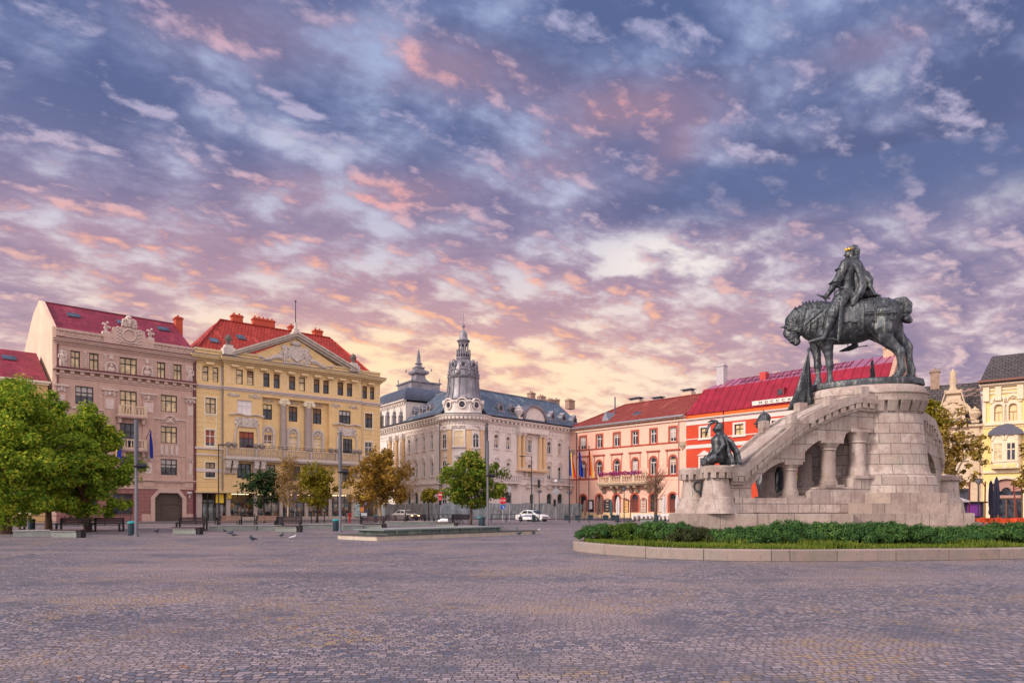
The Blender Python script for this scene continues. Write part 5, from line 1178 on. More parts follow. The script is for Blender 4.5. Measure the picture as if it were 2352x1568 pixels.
def building_r():
    A = FD.A+FD.d*(FD.L+.03); far = FD.A+FD.d*(FD.L+31.5)
    F = Frame(tuple(A), tuple(far), c5); L = F.uz(*[(2034.*1.27551-1950)/(550/1327), 0])[0]
    redm = mat('vermilion_stucco', (.58,.068,.03), .85, var=.1, scale=.8, streak=.32)
    orange = mat('orange_stucco', (.80,.135,.03), .85, var=.05)
    whitem = mat('white_band', (.74,.62,.58), .8, var=.06)
    roofm = mat('crimson_sheet', (.29,.014,.036), .55, .05, var=.3, scale=.8, streak=.4)
    pinkm = mat('mauve_sheet', (.44,.16,.27), .35, .3, var=.25, scale=.8)
    root = empty('red_house', 'vermilion house with white bands and crimson sheet metal roof behind the monument', 'building', (A.x, A.y, 0), F.rz)
    D = 11.; zt = F.z(400, 492); zc = F.z(400, 530)
    hs = []
    z1, z0 = F.z(520, 583), F.z(520, 665)
    du = F.u(520)-F.u(277); uu = F.u(277)
    us = [uu+du*i for i in range(0, 13) if uu+du*i+1 < L]
    for u in us: hs.append((u-.75, u+.75, z0, z1, 0))
    z1b, z0b = F.z(265, 822), F.z(265, 822)-2.6
    for u in us: hs.append((u-.8, u+.8, z0b, z1b, 0))
    mb = MB(); wall_with_holes(mb, 0, L, 0, zc, hs); mb.build('wall', redm, root)
    mb = MB(); mb.poly([(0,0,zc),(L,0,zc),(L,0,zt),(0,0,zt)]); mb.build('attic_band', orange, root)
    mb = MB(); mb.poly([(0,0,0),(0,D,0),(0,D,zt),(0,0,zt)]); mb.poly([(0,D,0),(L,D,0),(L,D,zt),(0,D,zt)]); mb.build('side_wall', redm, root)
    for i, h in enumerate(hs): window(root, None, h, DARKFRAME if i < len(us) else WHITE, CURTAIN if i < 4 else DGLASS, bars=(1,.6), surround=whitem, sw=.3, hood='tri' if i >= len(us) else None, fw=.08)
    mb = MB(); cornice(mb, 0, L, zc-.15, [(.15,.2),(.15,.4)])
    for y0, y1 in ((567,595),(735,760)): a, b = F.z(150, y1), F.z(150, y0); mb.box(0, L, -.06, .02, a, b)
    z = F.z(300, 680); mb.box(0, L, -.06, .02, z-.08, z+.06); mb.build('white_bands', whitem, root)
    # gambrel roof: steep crimson sheets, flatter mauve sheets, standing seams
    v1, v2 = 3.0, 6.0
    ua, zk = F.uz(272, 336, v1); ub, zr = F.uz(425, 266, v2); zkr = F.z(1180, 215, v1); zrr = F.z(1320, 150, v2)
    zk = (zk+zkr)/2; zr = (zr+zrr)/2
    mb = MB(); mb.slab([(0,-.2,zt),(L,-.2,zt),(L,v1,zk),(ua,v1,zk)], .12); mb.slab([(0,D,zt),(0,-.2,zt),(ua,v1,zk),(ua,v1*2.4,zk)], .12); rf = mb.build('roof', roofm, root)
    mb = MB(); mb.slab([(ua,v1,zk),(L,v1,zk),(L,v2,zr),(ub,v2,zr)], .12); mb.slab([(ua,v1*2.4,zk),(ua,v1,zk),(ub,v2,zr),(ub,v2+.02,zr)], .12); mb.slab([(L,D,zt+2),(0,D,zt+2),(ub,v2,zr),(L,v2,zr)], .12); mb.build('upper_roof', pinkm, rf)
    mb = MB(); n = 24
    for i in range(1, n):
        u = L*i/n; mb.tube([(u, -.2, zt+.06), (max(u, ua), v1, zk+.06)], .06, 4)
        if u > ub: mb.tube([(u, v1, zk+.05), (u, v2, zr+.05)], .05, 4)
    mb.build('roof_seams', roofm, rf)
    mb = MB(); rr = random.Random(2)
    for s_ in (0., .5):
        u_a, u_b = F.u(540, v1+1), F.u(1310, v1+1); zz = zk+.5+s_; vv = v1+.6
        mb.tube([(u_a, vv, zz), (u_b, vv, zz)], .045, 4)
        for i in range(28): u = u_a+(u_b-u_a)*i/27; mb.tube([(u, vv, zk+.1), (u+.5*s_, vv, zz+.05)], .04, 4); mb.tube([(u, vv, zk+.5), (u+(u_b-u_a)/27, vv, zk+1.)], .03, 4) if s_ else None
    mb.build('snow_guard', mat('dark_red_metal', (.16,.03,.05), .5), rf)
    mb = MB(); u0, u1 = F.u(820, 2), F.u(856, 2); z0, z1 = F.z(838, 384, 2), F.z(838, 345, 2); mb.box(u0-.2, u1+.2, .8, 4.2, z0-.2, z1+.25); dm = mb.build('dormer', roofm, rf); mb = MB(); mb.box(u0, u1, .76, .8, z0, z1); mb.build('pane', DGLASS, dm)
    # parapet sign with the date in numerals
    u0 = F.u(618); u1 = u0+13.; z0, z1 = F.z(618, 455), F.z(618, 425)
    mb = MB(); mb.box(u0, u1, -.3, -.1, z0, z1); sg = mb.build('date_sign', mat('sign_white', (.78,.68,.62), .7), root)
    cu = bpy.data.curves.new('numerals', 'FONT'); cu.body = 'M D C C C X X V'; cu.size = (z1-z0)*.78; cu.extrude = .02; cu.space_character = 1.15; cu.space_word = 1.1
    cu.materials.append(DARKFRAME); t0_ = bpy.data.objects.new('numerals', cu); COL.objects.link(t0_); bpy.context.view_layer.update()
    me = bpy.data.meshes.new_from_object(t0_.evaluated_get(bpy.context.evaluated_depsgraph_get())); bpy.data.objects.remove(t0_)
    t = bpy.data.objects.new('lettering', me); COL.objects.link(t); t.parent = sg; t.scale.x = 1.5; t.location = (F.u(665), -.34, z0+(z1-z0)*.22); t.rotation_euler = (R(90), 0, 0)
    grey = mat('grey_chimney', (.48,.45,.47), .8, var=.1)
    v = v2-1; chimney(rf, None, F.u(373, v), F.u(423, v), v-.6, v+.6, zk, F.z(398, 166, v), grey)
    mb = MB(); u = F.u(697, v1+1); mb.box(u-.5, u+.5, v1+.5, v1+1.5, zk, F.z(697, 218, v1+1)); mb.build('vent_box', mat('bright_red_metal', (.5,.05,.05), .5), rf)
    G = MB(Matrix(((0,-1,0,L),(1,0,0,0),(0,0,1,0),(0,0,0,1)))); G.prism([(-.1,0),(-.1,zt+.1),(v1,zk+.5),(v2,zr+.6),(D,zt+2.3),(D,0)], -.5, .02); G.build('gable_wall', bricky('gable_brick', (.46,.28,.20), (.52,.34,.26), (.4,.28,.22), .6, .25, .02, .9, .3, axes='xz'), root)
    v = v2; chimney(rf, None, L-2.2, L-.9, v-.6, v+.6, zr-.5, F.z(1330, 80, v), mat('tan_chimney', (.58,.40,.28), .9, var=.2))
    drainpipe(root, None, F.u(409), 0, zt, 0, MAROON)
building_r()

def building_f():                                   # yellow house at the right edge
    Ya = 80.; F = Frame(at(2257, Ya), at(2440, 75.6), c6); L = F.L
    wallm = mat('lemon_stucco', (.78,.62,.25), .85, var=.05, streak=.15)
    trim = mat('cream_moulding', (.78,.64,.46), .75, var=.08, scale=3, streak=.2)
    slate = bricky('old_slate', (.085,.07,.075), (.11,.09,.09), (.03,.03,.03), .6, .45, .05, .7, .6, axes='xy', var=.4)
    root = empty('yellow_house', 'lemon yellow house with bay window, arched cafe front and dark slate roof', 'building', (F.A.x, F.A.y, 0), F.rz)
    zt = F.z(1160, 300); D = 14.
    pairs = [((1236,445),(1297,562)), ((1338,438),(1400,556))]
    hs = []
    for (x0, y0), (x1, y1) in pairs: u0, u1, z0, z1 = F.rect(x0, y0, x1, y1); hs.append((u0, u1, z0, z1, (u1-u0)/2))
    for k in (1, 2): hs += [(h[0]+k*8.2, h[1]+k*8.2, h[2], h[3], h[4]) for h in hs[:2] if h[1]+k*8.2 < L]
    za, zb = F.z(1240, 970), .1; ua, ub = F.u(1205), F.u(1440)
    gate = (ua, ub, zb, za, (ub-ua)/2*.92)
    bay = [F.rect(1240, 728, 1292, 842), F.rect(1330, 722, 1384, 836)]
    mb = MB(); wall_with_holes(mb, 0, L, 0, zt, hs+[gate], depth=.6); mb.build('wall', wallm, root)
    mb = MB(); mb.poly([(0,0,0),(0,D,0),(0,D,zt),(0,0,zt)]); mb.poly([(L,0,0),(L,D,0),(L,D,zt),(L,0,zt)]); mb.poly([(0,D,0),(L,D,0),(L,D,zt),(0,D,zt)]); mb.build('side_wall', wallm, root)
    for h in hs: window(root, None, h, mat('tan_frame', (.55,.38,.18), .6), CREAM, bars=(1,.55), surround=trim, sw=.4, fw=.07, hood='crest')
    w = window(root, None, gate, mat('brown_frame', (.14,.07,.04), .5), DGLASS, depth=.55, bars=(3,.55), surround=trim, sw=.35, sill=False, fw=.16)
    mb = MB(); mb.box(ua+.2, ub-.2, .4, .5, za-2.2, za-1.9); mb.build('fanlight_beam', mat('rose_stone', (.42,.24,.20), .8), w)
    mb = MB(); o, i_ = arch_pts(ua+.15, ub-.15, za-gate[4], za-.1), arch_pts(ua+1.1, ub-1.1, za-gate[4], za-1.0)
    for q in range(len(o)-1): mb.prism([o[q], o[q+1], i_[q+1], i_[q]], .3, .42)
    mb.build('rose_arch', mat('rose_stone', (.42,.24,.20), .8), w)
    mb = MB(); cornice(mb, 0, L, zt-.5, [(.2,.25),(.25,.55)]); z = F.z(1160, 372); mb.box(0, L, -.14, .02, z-.1, z+.12); z = F.z(1160, 345); mb.box(0, L, -.1, .02, z-.15, z+.1)
    z = F.z(1160, 590); mb.box(0, L, -.2, .02, z-.12, z+.2); mb.box(0, L, -.1, .02, z-.4, z-.3); z = F.z(1160, 925); mb.box(0, L, -.22, .02, z-.1, z+.18)
    for x in (1180, 1265, 1420): u = F.u(x); mb.box(u-.3, u+.3, -.3, .02, zt-2.1, zt-.5)
    mb.build('cornice', trim, root)
    mb = MB(); u1 = F.u(1178); mb.box(0, u1, -.12, .02, F.z(1160, 590), zt-2.1); mb.build('corner_strip', trim, root)
    # bay window with little tin roof
    b0, b1 = F.u(1213), F.u(1428); zb0, zb1 = F.z(1213, 900), F.z(1213, 668)
    mb = MB(); mb.plan([(b0, .02), (b0+.25, -.9), (b1-.25, -.9), (b1, .02)], zb0, zb1); bw = mb.build('bay_window', trim, root)
    mb = MB(); q = [(b0-.3,zb1),(b1+.3,zb1),(b1+.1,zb1+.45)]+[(b0+(b1-b0)*t, zb1+.5+.75*math.sin(math.pi*t)+.12*math.sin(6*math.pi*t)) for t in (.85,.7,.5,.3,.15)]+[(b0-.1,zb1+.45)]; mb.prism(q, -1.15, .02); mb.build('bay_roof', LEAD, bw)
    for (u0, u1, z0, z1) in bay:
        mb = MB(); mb.box(u0-.25,u1+.25,-1.0,-.88,z0-.2,z0); mb.box(u0-.25,u0,-1.0,-.88,z0,z1); mb.box(u1,u1+.25,-1.0,-.88,z0,z1); mb.box(u0-.25,u1+.25,-1.0,-.88,z1,z1+.25); mb.box((u0+u1)/2-.05,(u0+u1)/2+.05,-.98,-.9,z0,z1); mb.box(u0,u1,-.98,-.9,z0+(z1-z0)*.6,z0+(z1-z0)*.66); wi = mb.build('window', trim, bw)
        mb = MB(); mb.box(u0,u1,-.93,-.905,z0,z1); mb.build('pane', CURTAIN if u0 < bay[1][0] else DGLASS, wi)
        mb = MB(); mb.box(u0-.1,u1+.1,-.95,-.89,zb0+.15,z0-.45); o, i_ = arch_pts(u0-.3,u1+.3,z1+.4,z1+1.3), arch_pts(u0-.1,u1+.1,z1+.4,z1+1.0)
        mb.build('bay_panel', wallm, bw)
        mb = MB()
        for k in range(len(o)-1): mb.prism([o[k],o[k+1],i_[k+1],i_[k]], -1.02, -.88)
        mb.build('bay_arch', trim, bw)
    e = zt+.1; rv = 6.; zr = F.z(1225, 105, rv); uA = F.u(1220, rv)
    mb = MB(); mb.slab([(-.3,-.7,e),(L,-.7,e),(L,rv,zr),(uA,rv,zr)], .25); mb.slab([(L,D,e),(-.3,D,e),(uA,D-rv,zr),(L,D-rv,zr)], .25); mb.slab([(-.3,D,e),(-.3,-.7,e),(uA,rv,zr),(uA,D-rv,zr)], .25); mb.poly([(uA,rv,zr-.04),(L,rv,zr-.04),(L,D-rv,zr-.04),(uA,D-rv,zr-.04)]); mb.build('roof', slate, root)
    mb = MB(); mb.box(-.4, L, -.95, -.7, e-.05, e+.2); mb.build('gutter', mat('rust_gutter', (.2,.09,.07), .6), root)
    return F
FF = building_f()

def building_e():                                   # low ornate house between the monument and the yellow house
    F = Frame(at(2075, 84.5), at(2256.3, 80.25), c6); L = F.L
    wallm = mat('cream_ornate', (.66,.52,.38), .85, var=.1, scale=2, streak=.3)
    trim = mat('ornate_moulding', (.60,.46,.32), .8, var=.15, scale=3, streak=.3)
    slate = MATS['old_slate']
    root = empty('ornate_house', 'cream house with a steep carved gable and patched slate roof', 'building', (F.A.x, F.A.y, 0), F.rz)
    zt = F.z(1130, 575); D = 13.
    hs = []
    z1, z0 = F.z(1080, 700), F.z(1080, 830)
    for x in (790, 870, 960, 1070): u = F.u(x); hs.append((u-.7, u+.7, z0, z1, 0))
    z1, z0 = F.z(1080, 600), F.z(1080, 660)
    gz = F.z(1080, 1000)
    for x in (830, 950): u = F.u(x); hs.append((u-1.6, u+1.6, .4, gz-.6, 0))
    mb = MB(); wall_with_holes(mb, 0, L, 0, zt, hs); mb.build('wall', wallm, root)
    mb = MB(); mb.poly([(0,0,0),(0,D,0),(0,D,zt),(0,0,zt)]); mb.poly([(0,D,0),(L,D,0),(L,D,zt),(0,D,zt)]); mb.build('side_wall', wallm, root)
    for h in hs: window(root, None, h, WHITE, DGLASS if h[2] < 2 else CURTAIN, bars=(1,.6), surround=trim, sw=.3, fw=.08)
    mb = MB(); cornice(mb, 0, L, zt-.6, [(.2,.2),(.25,.5)]); z = F.z(1130, 660); mb.box(0, L, -.5, .02, z-.1, z+.2); z = F.z(1130, 985); mb.box(0, L, -.25, .02, z-.1, z+.2)
    for x in (1095, 700): u = F.u(x); mb.box(u-.5, u+.5, -.2, .02, 0, zt-.6)
    mb.build('cornice', trim, root)
    u0, u1, um = F.u(850), F.u(1040), F.u(945); za = F.z(945, 370)
    zb = zt-.2; mb = MB(); mb.prism([(u0,zb),(u1,zb),(u1-.2,zb+1.5),(um+.7,za),(um-.7,za),(u0+.2,zb+1.5)], -.15, .5); gb = mb.build('carved_gable', wallm, root)
    mb = MB()
    for p, q in (((u0-.1,zb+1.3),(um-.75,za+.1)),((um+.75,za+.1),(u1+.1,zb+1.3))):
        mb.prism([p, q, (q[0], q[1]+.45), (p[0], p[1]+.45)], -.5, .6)
    mb.box(um-.9, um+.9, -.5, .6, za, za+.4); mb.lathe([(.5,0),(.3,.5),(.45,1.),(.3,1.6),(.35,2.),(.05,2.6)], (um, 0, za+.4), 8)
    o, i_ = arch_pts(um-2.1, um+2.1, zb+.6, zb+3.2), arch_pts(um-1.75, um+1.75, zb+.6, zb+2.8)
    for k in range(len(o)-1): mb.prism([o[k],o[k+1],i_[k+1],i_[k]], -.4, 0)
    relief(mb, um, zb+1.8, 2.6, 2., -.15, 14, .3); relief(mb, um, za-1.0, 1.3, 1., -.15, 6, .2)
    mb.build('gable_moulding', trim, gb, 'auto')
    u = F.u(1100); mb = MB(); urn(mb, (u, -.1, zt), F.z(1100, 460)-zt); mb.build('urn', trim, root, 'auto')
    e = zt+.1; rv = 6.; zr = F.z(900, 318, rv)*.5+F.z(1140, 275, rv)*.5
    mb = MB(); mb.slab([(-.3,-.5,e),(L,-.5,e),(L,rv,zr),(-.3,rv,zr)], .25); mb.slab([(L,D,e),(-.3,D,e),(-.3,rv,zr),(L,rv,zr)], .25); rf = mb.build('roof', slate, root)
    mb = MB(); v=4.2; k=(zr-e)/(rv+.5); rr = random.Random(8)
    for i in range(40): u = F.u(960)+rr.random()*6.5; v = 3.6+rr.random()*1.3; mb.rbox((u, v, e+k*(v+.5)+.1), (.5,.06,.5), 0, math.atan(k)+R(90)-R(90)) if False else mb.box(u, u+.5, v, v+.4, e+k*(v+.5), e+k*(v+.5)+.12)
    mb.build('roof_patch', mat('pinkish_tiles', (.36,.24,.21), .9, var=.3, scale=4), rf)
    v = rv; chimney(rf, None, F.u(785, v), F.u(850, v), v-.6, v+.6, zr-1.2, F.z(818, 205, v), mat('brown_chimney', (.36,.25,.19), .9, var=.3, scale=2))
building_e()

def building_z():                                   # low house beyond the left trees
    B = FA.A-FA.d*.3; F = Frame(tuple(B-FA.d*26), tuple(B-FA.d*.5), c1); L = F.L
    root = empty('ochre_house', 'low ochre house with crimson roof mostly hidden by the left trees', 'building', (F.A.x, F.A.y, 0), F.rz)
    wallm = mat('ochre_stucco', (.62,.42,.18), .85, var=.1); v = 8.
    zr = F.z(60, 365, v); zt = F.z(140, 545); D = 15
    hs = [(L-3-i*3.4, L-1.6-i*3.4, z, z+2.2, 0) for i in range(7) for z in (1.2, 6., 9.8) if z+2.2 < zt-.5]
    mb = MB(); wall_with_holes(mb, 0, L, 0, zt, hs); mb.poly([(0,D,0),(L,D,0),(L,D,zt),(0,D,zt)]); mb.poly([(0,0,0),(0,D,0),(0,D,zt),(0,0,zt)]); mb.build('wall', wallm, root)
    for h in hs: window(root, None, h, WHITE, DGLASS, bars=(1,.6), surround=MATS['cream_trim'], sw=.2)
    mb = MB(); cornice(mb, 0, L, zt-.4, [(.2,.2),(.2,.4)]); mb.build('cornice', MATS['cream_trim'], root)
    mb = MB(); mb.slab([(0,-.4,zt),(L,-.4,zt),(L,v,zr),(0,v,zr)], .2); mb.slab([(L,D,zt),(0,D,zt),(0,v,zr),(L,v,zr)], .2); rf = mb.build('roof', MATS['crimson_roofing'], root)
    sl = (zr-zt)/(v+.4); vv = 5.2; skylight(rf, None, F.u(55, vv), vv, zt+sl*(vv+.4), sl, 1.3, 1.3, LEAD, BGLASS)
building_z()
# ------------------------------------------------------------------ sculpted bodies: one continuous surface grown from tapered limbs
def surface_nets(f, org, h):
    s = f < 0; nx, ny, nz = f.shape
    c = [s[i:nx-1+i, j:ny-1+j, k:nz-1+k] for i in (0,1) for j in (0,1) for k in (0,1)]
    cnt = sum(q.astype(np.int8) for q in c); act = (cnt > 0) & (cnt < 8)
    ids = -np.ones(act.shape, np.int64); ids[act] = np.arange(act.sum()); ii = np.argwhere(act)
    acc = np.zeros((len(ii), 3)); n = np.zeros(len(ii))
    corners = [np.array((i, j, k)) for i in (0,1) for j in (0,1) for k in (0,1)]
    for a in range(8):
        for b in range(a+1, 8):
            if np.abs(corners[a]-corners[b]).sum() != 1: continue
            fa = f[tuple((ii+corners[a]).T)]; fb = f[tuple((ii+corners[b]).T)]; m = (fa < 0) != (fb < 0)
            t = np.where(m, fa/np.where(m, fa-fb, 1), 0)
            p = corners[a]+t[:, None]*(corners[b]-corners[a]); acc[m] += p[m]; n[m] += 1
    v = (ii+acc/n[:, None])*h+org; quads = []
    for ax in range(3):
        o = [(0,0,0)]*3; sl0 = [slice(None)]*3; sl1 = [slice(None)]*3; sl0[ax] = slice(0, -1); sl1[ax] = slice(1, None)
        a, b = s[tuple(sl0)], s[tuple(sl1)]; e = np.argwhere(a != b); u, w = [(1,2),(2,0),(0,1)][ax]
        ok = (e[:, u] > 0) & (e[:, w] > 0) & (e[:, u] < f.shape[u]-1) & (e[:, w] < f.shape[w]-1); e = e[ok]
        du = np.zeros(3, int); du[u] = 1; dw = np.zeros(3, int); dw[w] = 1
        q = np.stack([ids[tuple((e-du-dw).T)], ids[tuple((e-dw).T)], ids[tuple(e.T)], ids[tuple((e-du).T)]], 1)
        inside = a[tuple(e.T)]; q[~inside] = q[~inside][:, ::-1]; quads.append(q)
    return v, np.concatenate(quads)
class Body:
    """limb(p, r, q, s) adds a tapered limb that melts into what is already there"""
    def __init__(s, h=.035): s.p = []; s.h = h
    def limb(s, p, r, q=None, r2=None, k=.06, flat=1., cut=False):
        s.p.append((np.array(p, float), r, np.array(q if q is not None else p, float), r2 if r2 is not None else r, k, flat, cut)); return s
    def chain(s, pts, k=.06, flat=1.):                 # pts: (x,y,z,r)
        for a, b in zip(pts[:-1], pts[1:]): s.limb(a[:3], a[3], b[:3], b[3], k, flat)
        return s
    def mesh(s, name, ripple=0., freq=9.):
        h = s.h; lo = np.min([np.minimum(p-r, q-r2) for p, r, q, r2, *_ in s.p], 0)-4*h; hi = np.max([np.maximum(p+r, q+r2) for p, r, q, r2, *_ in s.p], 0)+4*h
        n = np.ceil((hi-lo)/h).astype(int)+1; D = np.full(n, 1.0, np.float32)
        for p, r, q, r2, k, flat, cut in s.p:
            m = max(r, r2)/min(flat, 1.)+k+2*h
            a = np.maximum(0, np.floor((np.minimum(p, q)-m-lo)/h).astype(int)); b = np.minimum(n, np.ceil((np.maximum(p, q)+m-lo)/h).astype(int)+1)
            X, Y, Z = np.meshgrid(*[lo[i]+h*np.arange(a[i], b[i]) for i in range(3)], indexing='ij')
            d = q-p; L2 = max(1e-9, float(d @ d)); t = np.clip(((X-p[0])*d[0]+(Y-p[1])*d[1]+(Z-p[2])*d[2])/L2, 0, 1)
            dd = np.sqrt((X-p[0]-t*d[0])**2+((Y-p[1]-t*d[1])/flat)**2+(Z-p[2]-t*d[2])**2)-(r+(r2-r)*t)
            sl = tuple(slice(a[i], b[i]) for i in range(3)); o = D[sl]
            if cut: D[sl] = np.maximum(o, -dd); continue
            hh = np.clip(.5+.5*(o-dd)/k, 0, 1); D[sl] = o+(dd-o)*hh-k*hh*(1-hh)
        if ripple:
            X, Y, Z = np.meshgrid(*[lo[i]+h*np.arange(n[i]) for i in range(3)], indexing='ij')
            D += ripple*np.sin(X*freq+np.sin(Z*freq*.6)*1.3)*np.sin(Y*freq*1.1+1.)*np.cos(Z*freq*.35)
        v, f = surface_nets(D, lo, h); me = bpy.data.meshes.new(name); me.from_pydata(v.tolist(), [], f.tolist()); me.update(); return me
# ------------------------------------------------------------------ monument
def stone(name, w, hgt, mode='flat', base=(.50,.425,.38), joint=.016, off=.5, runs=.6):
    m = bpy.data.materials.new(name); m.use_nodes = True; g = NG(m.node_tree); b = g.n['Principled BSDF']
    co = g.coord('Object'); x, y, z = g.xyz(co)
    if mode == 'round': p = g.comb(g.m('MULTIPLY', g.m('ARCTAN2', g.m('MULTIPLY', y, 1.4), x), 2.3), z, 0.)
    else: p = g.comb(g.m('ADD', x, g.m('MULTIPLY', y, .8)), z, 0.)
    t = g.n.new('ShaderNodeTexBrick'); g.put(t.inputs['Vector'], p); t.offset = off
    t.inputs['Color1'].default_value = (0,0,0,1); t.inputs['Color2'].default_value = (1,1,1,1); t.inputs['Scale'].default_value = 1
    t.inputs['Mortar Size'].default_value = joint; t.inputs['Mortar Smooth'].default_value = .2; t.inputs['Brick Width'].default_value = w; t.inputs['Row Height'].default_value = hgt; t.inputs['Bias'].default_value = 0
    k = g.n.new('ShaderNodeTexWhiteNoise'); k.noise_dimensions = '1D'; g.put(k.inputs['W'], g.m('MULTIPLY', t.outputs['Color'], 91.))
    oi = g.n.new('ShaderNodeObjectInfo')
    c = g.mix(k.outputs['Value'], tuple(q*.74 for q in base), tuple(q*1.16 for q in base))
    n1, n2 = g.noise(co, 1.7, 8, .68), g.noise(co, 8., 6, .7)
    c = g.mix(g.m('MULTIPLY', g.ss(n1, .42, .62), .85), c, (.36,.275,.245)); c = g.mix(g.m('MULTIPLY', g.ss(n2, .53, .68), .6), c, (.22,.175,.16))
    c = g.mix(g.m('MULTIPLY', g.ss(g.noise(g.vm('ADD', co, (4.,9.,2.)), .9, 6, .7), .6, .72), .55), c, (.20,.22,.15))
    st = g.noise(g.vm('MULTIPLY', co, (4.2, 4.2, .3)), 1.6, 6, .75); c = g.mix(g.m('MULTIPLY', g.ss(st, .48, .70), runs), c, (.17,.145,.135))
    c = g.mix(g.m('MULTIPLY', t.outputs['Fac'], .8), c, (.12,.10,.10))
    c = g.mix(1., c, g.mix(oi.outputs['Random'], (.80,.79,.78), (1.,1.,1.)), 'MULTIPLY')
    g.l.new(c, b.inputs['Base Color']); b.inputs['Roughness'].default_value = .85; b.inputs['Specular IOR Level'].default_value = .25
    bp = g.n.new('ShaderNodeBump'); bp.inputs['Strength'].default_value = .55; bp.inputs['Distance'].default_value = .03
    g.l.new(g.m('ADD', g.m('MULTIPLY', t.outputs['Fac'], -1.), g.m('ADD', g.m('MULTIPLY', n2, .6), g.m('MULTIPLY', n1, .4))), bp.inputs['Height']); g.l.new(bp.outputs[0], b.inputs['Normal'])
    MATS[name] = m; return m
ASH = stone('ashlar', 1.3, .60); ASHR = stone('round_ashlar', .88, .43, 'round'); SLAB = stone('base_blocks', 1.75, 3., base=(.46,.375,.33), off=0.); CARV = stone('dressed_stone', 2.4, 5., base=(.505,.43,.39), joint=.006)
def bronze(name, base=(.058,.066,.076), hi=(.27,.28,.27), gr=(.15,.19,.14)):
    m = bpy.data.materials.new(name); m.use_nodes = True; g = NG(m.node_tree); b = g.n['Principled BSDF']; co = g.coord('Object')
    n1, n2 = g.noise(co, 2.2, 6, .65), g.noise(co, 14., 5, .65); st = g.noise(g.vm('MULTIPLY', co, (5., 5., .7)), 1.5, 5, .6)
    c = g.mix(g.ss(n1, .4, .66), base, tuple(q*1.7 for q in base)); c = g.mix(g.m('MULTIPLY', g.ss(st, .5, .68), .7), c, hi); c = g.mix(g.m('MULTIPLY', g.ss(n1, .56, .72), .5), c, gr)
    g.l.new(c, b.inputs['Base Color']); b.inputs['Metallic'].default_value = .7; g.l.new(g.lin(n2, .3, .7, .28, .55), b.inputs['Roughness'])
    bp = g.n.new('ShaderNodeBump'); bp.inputs['Strength'].default_value = .7; bp.inputs['Distance'].default_value = .045
    g.l.new(g.m('ADD', n2, g.m('MULTIPLY', g.noise(co, 5., 4, .6), 1.3)), bp.inputs['Height']); g.l.new(bp.outputs[0], b.inputs['Normal']); MATS[name] = m; return m
BRONZE = bronze('bronze')
GOLD = mat('gilt', (.85,.48,.06), .35, .6, var=.2)

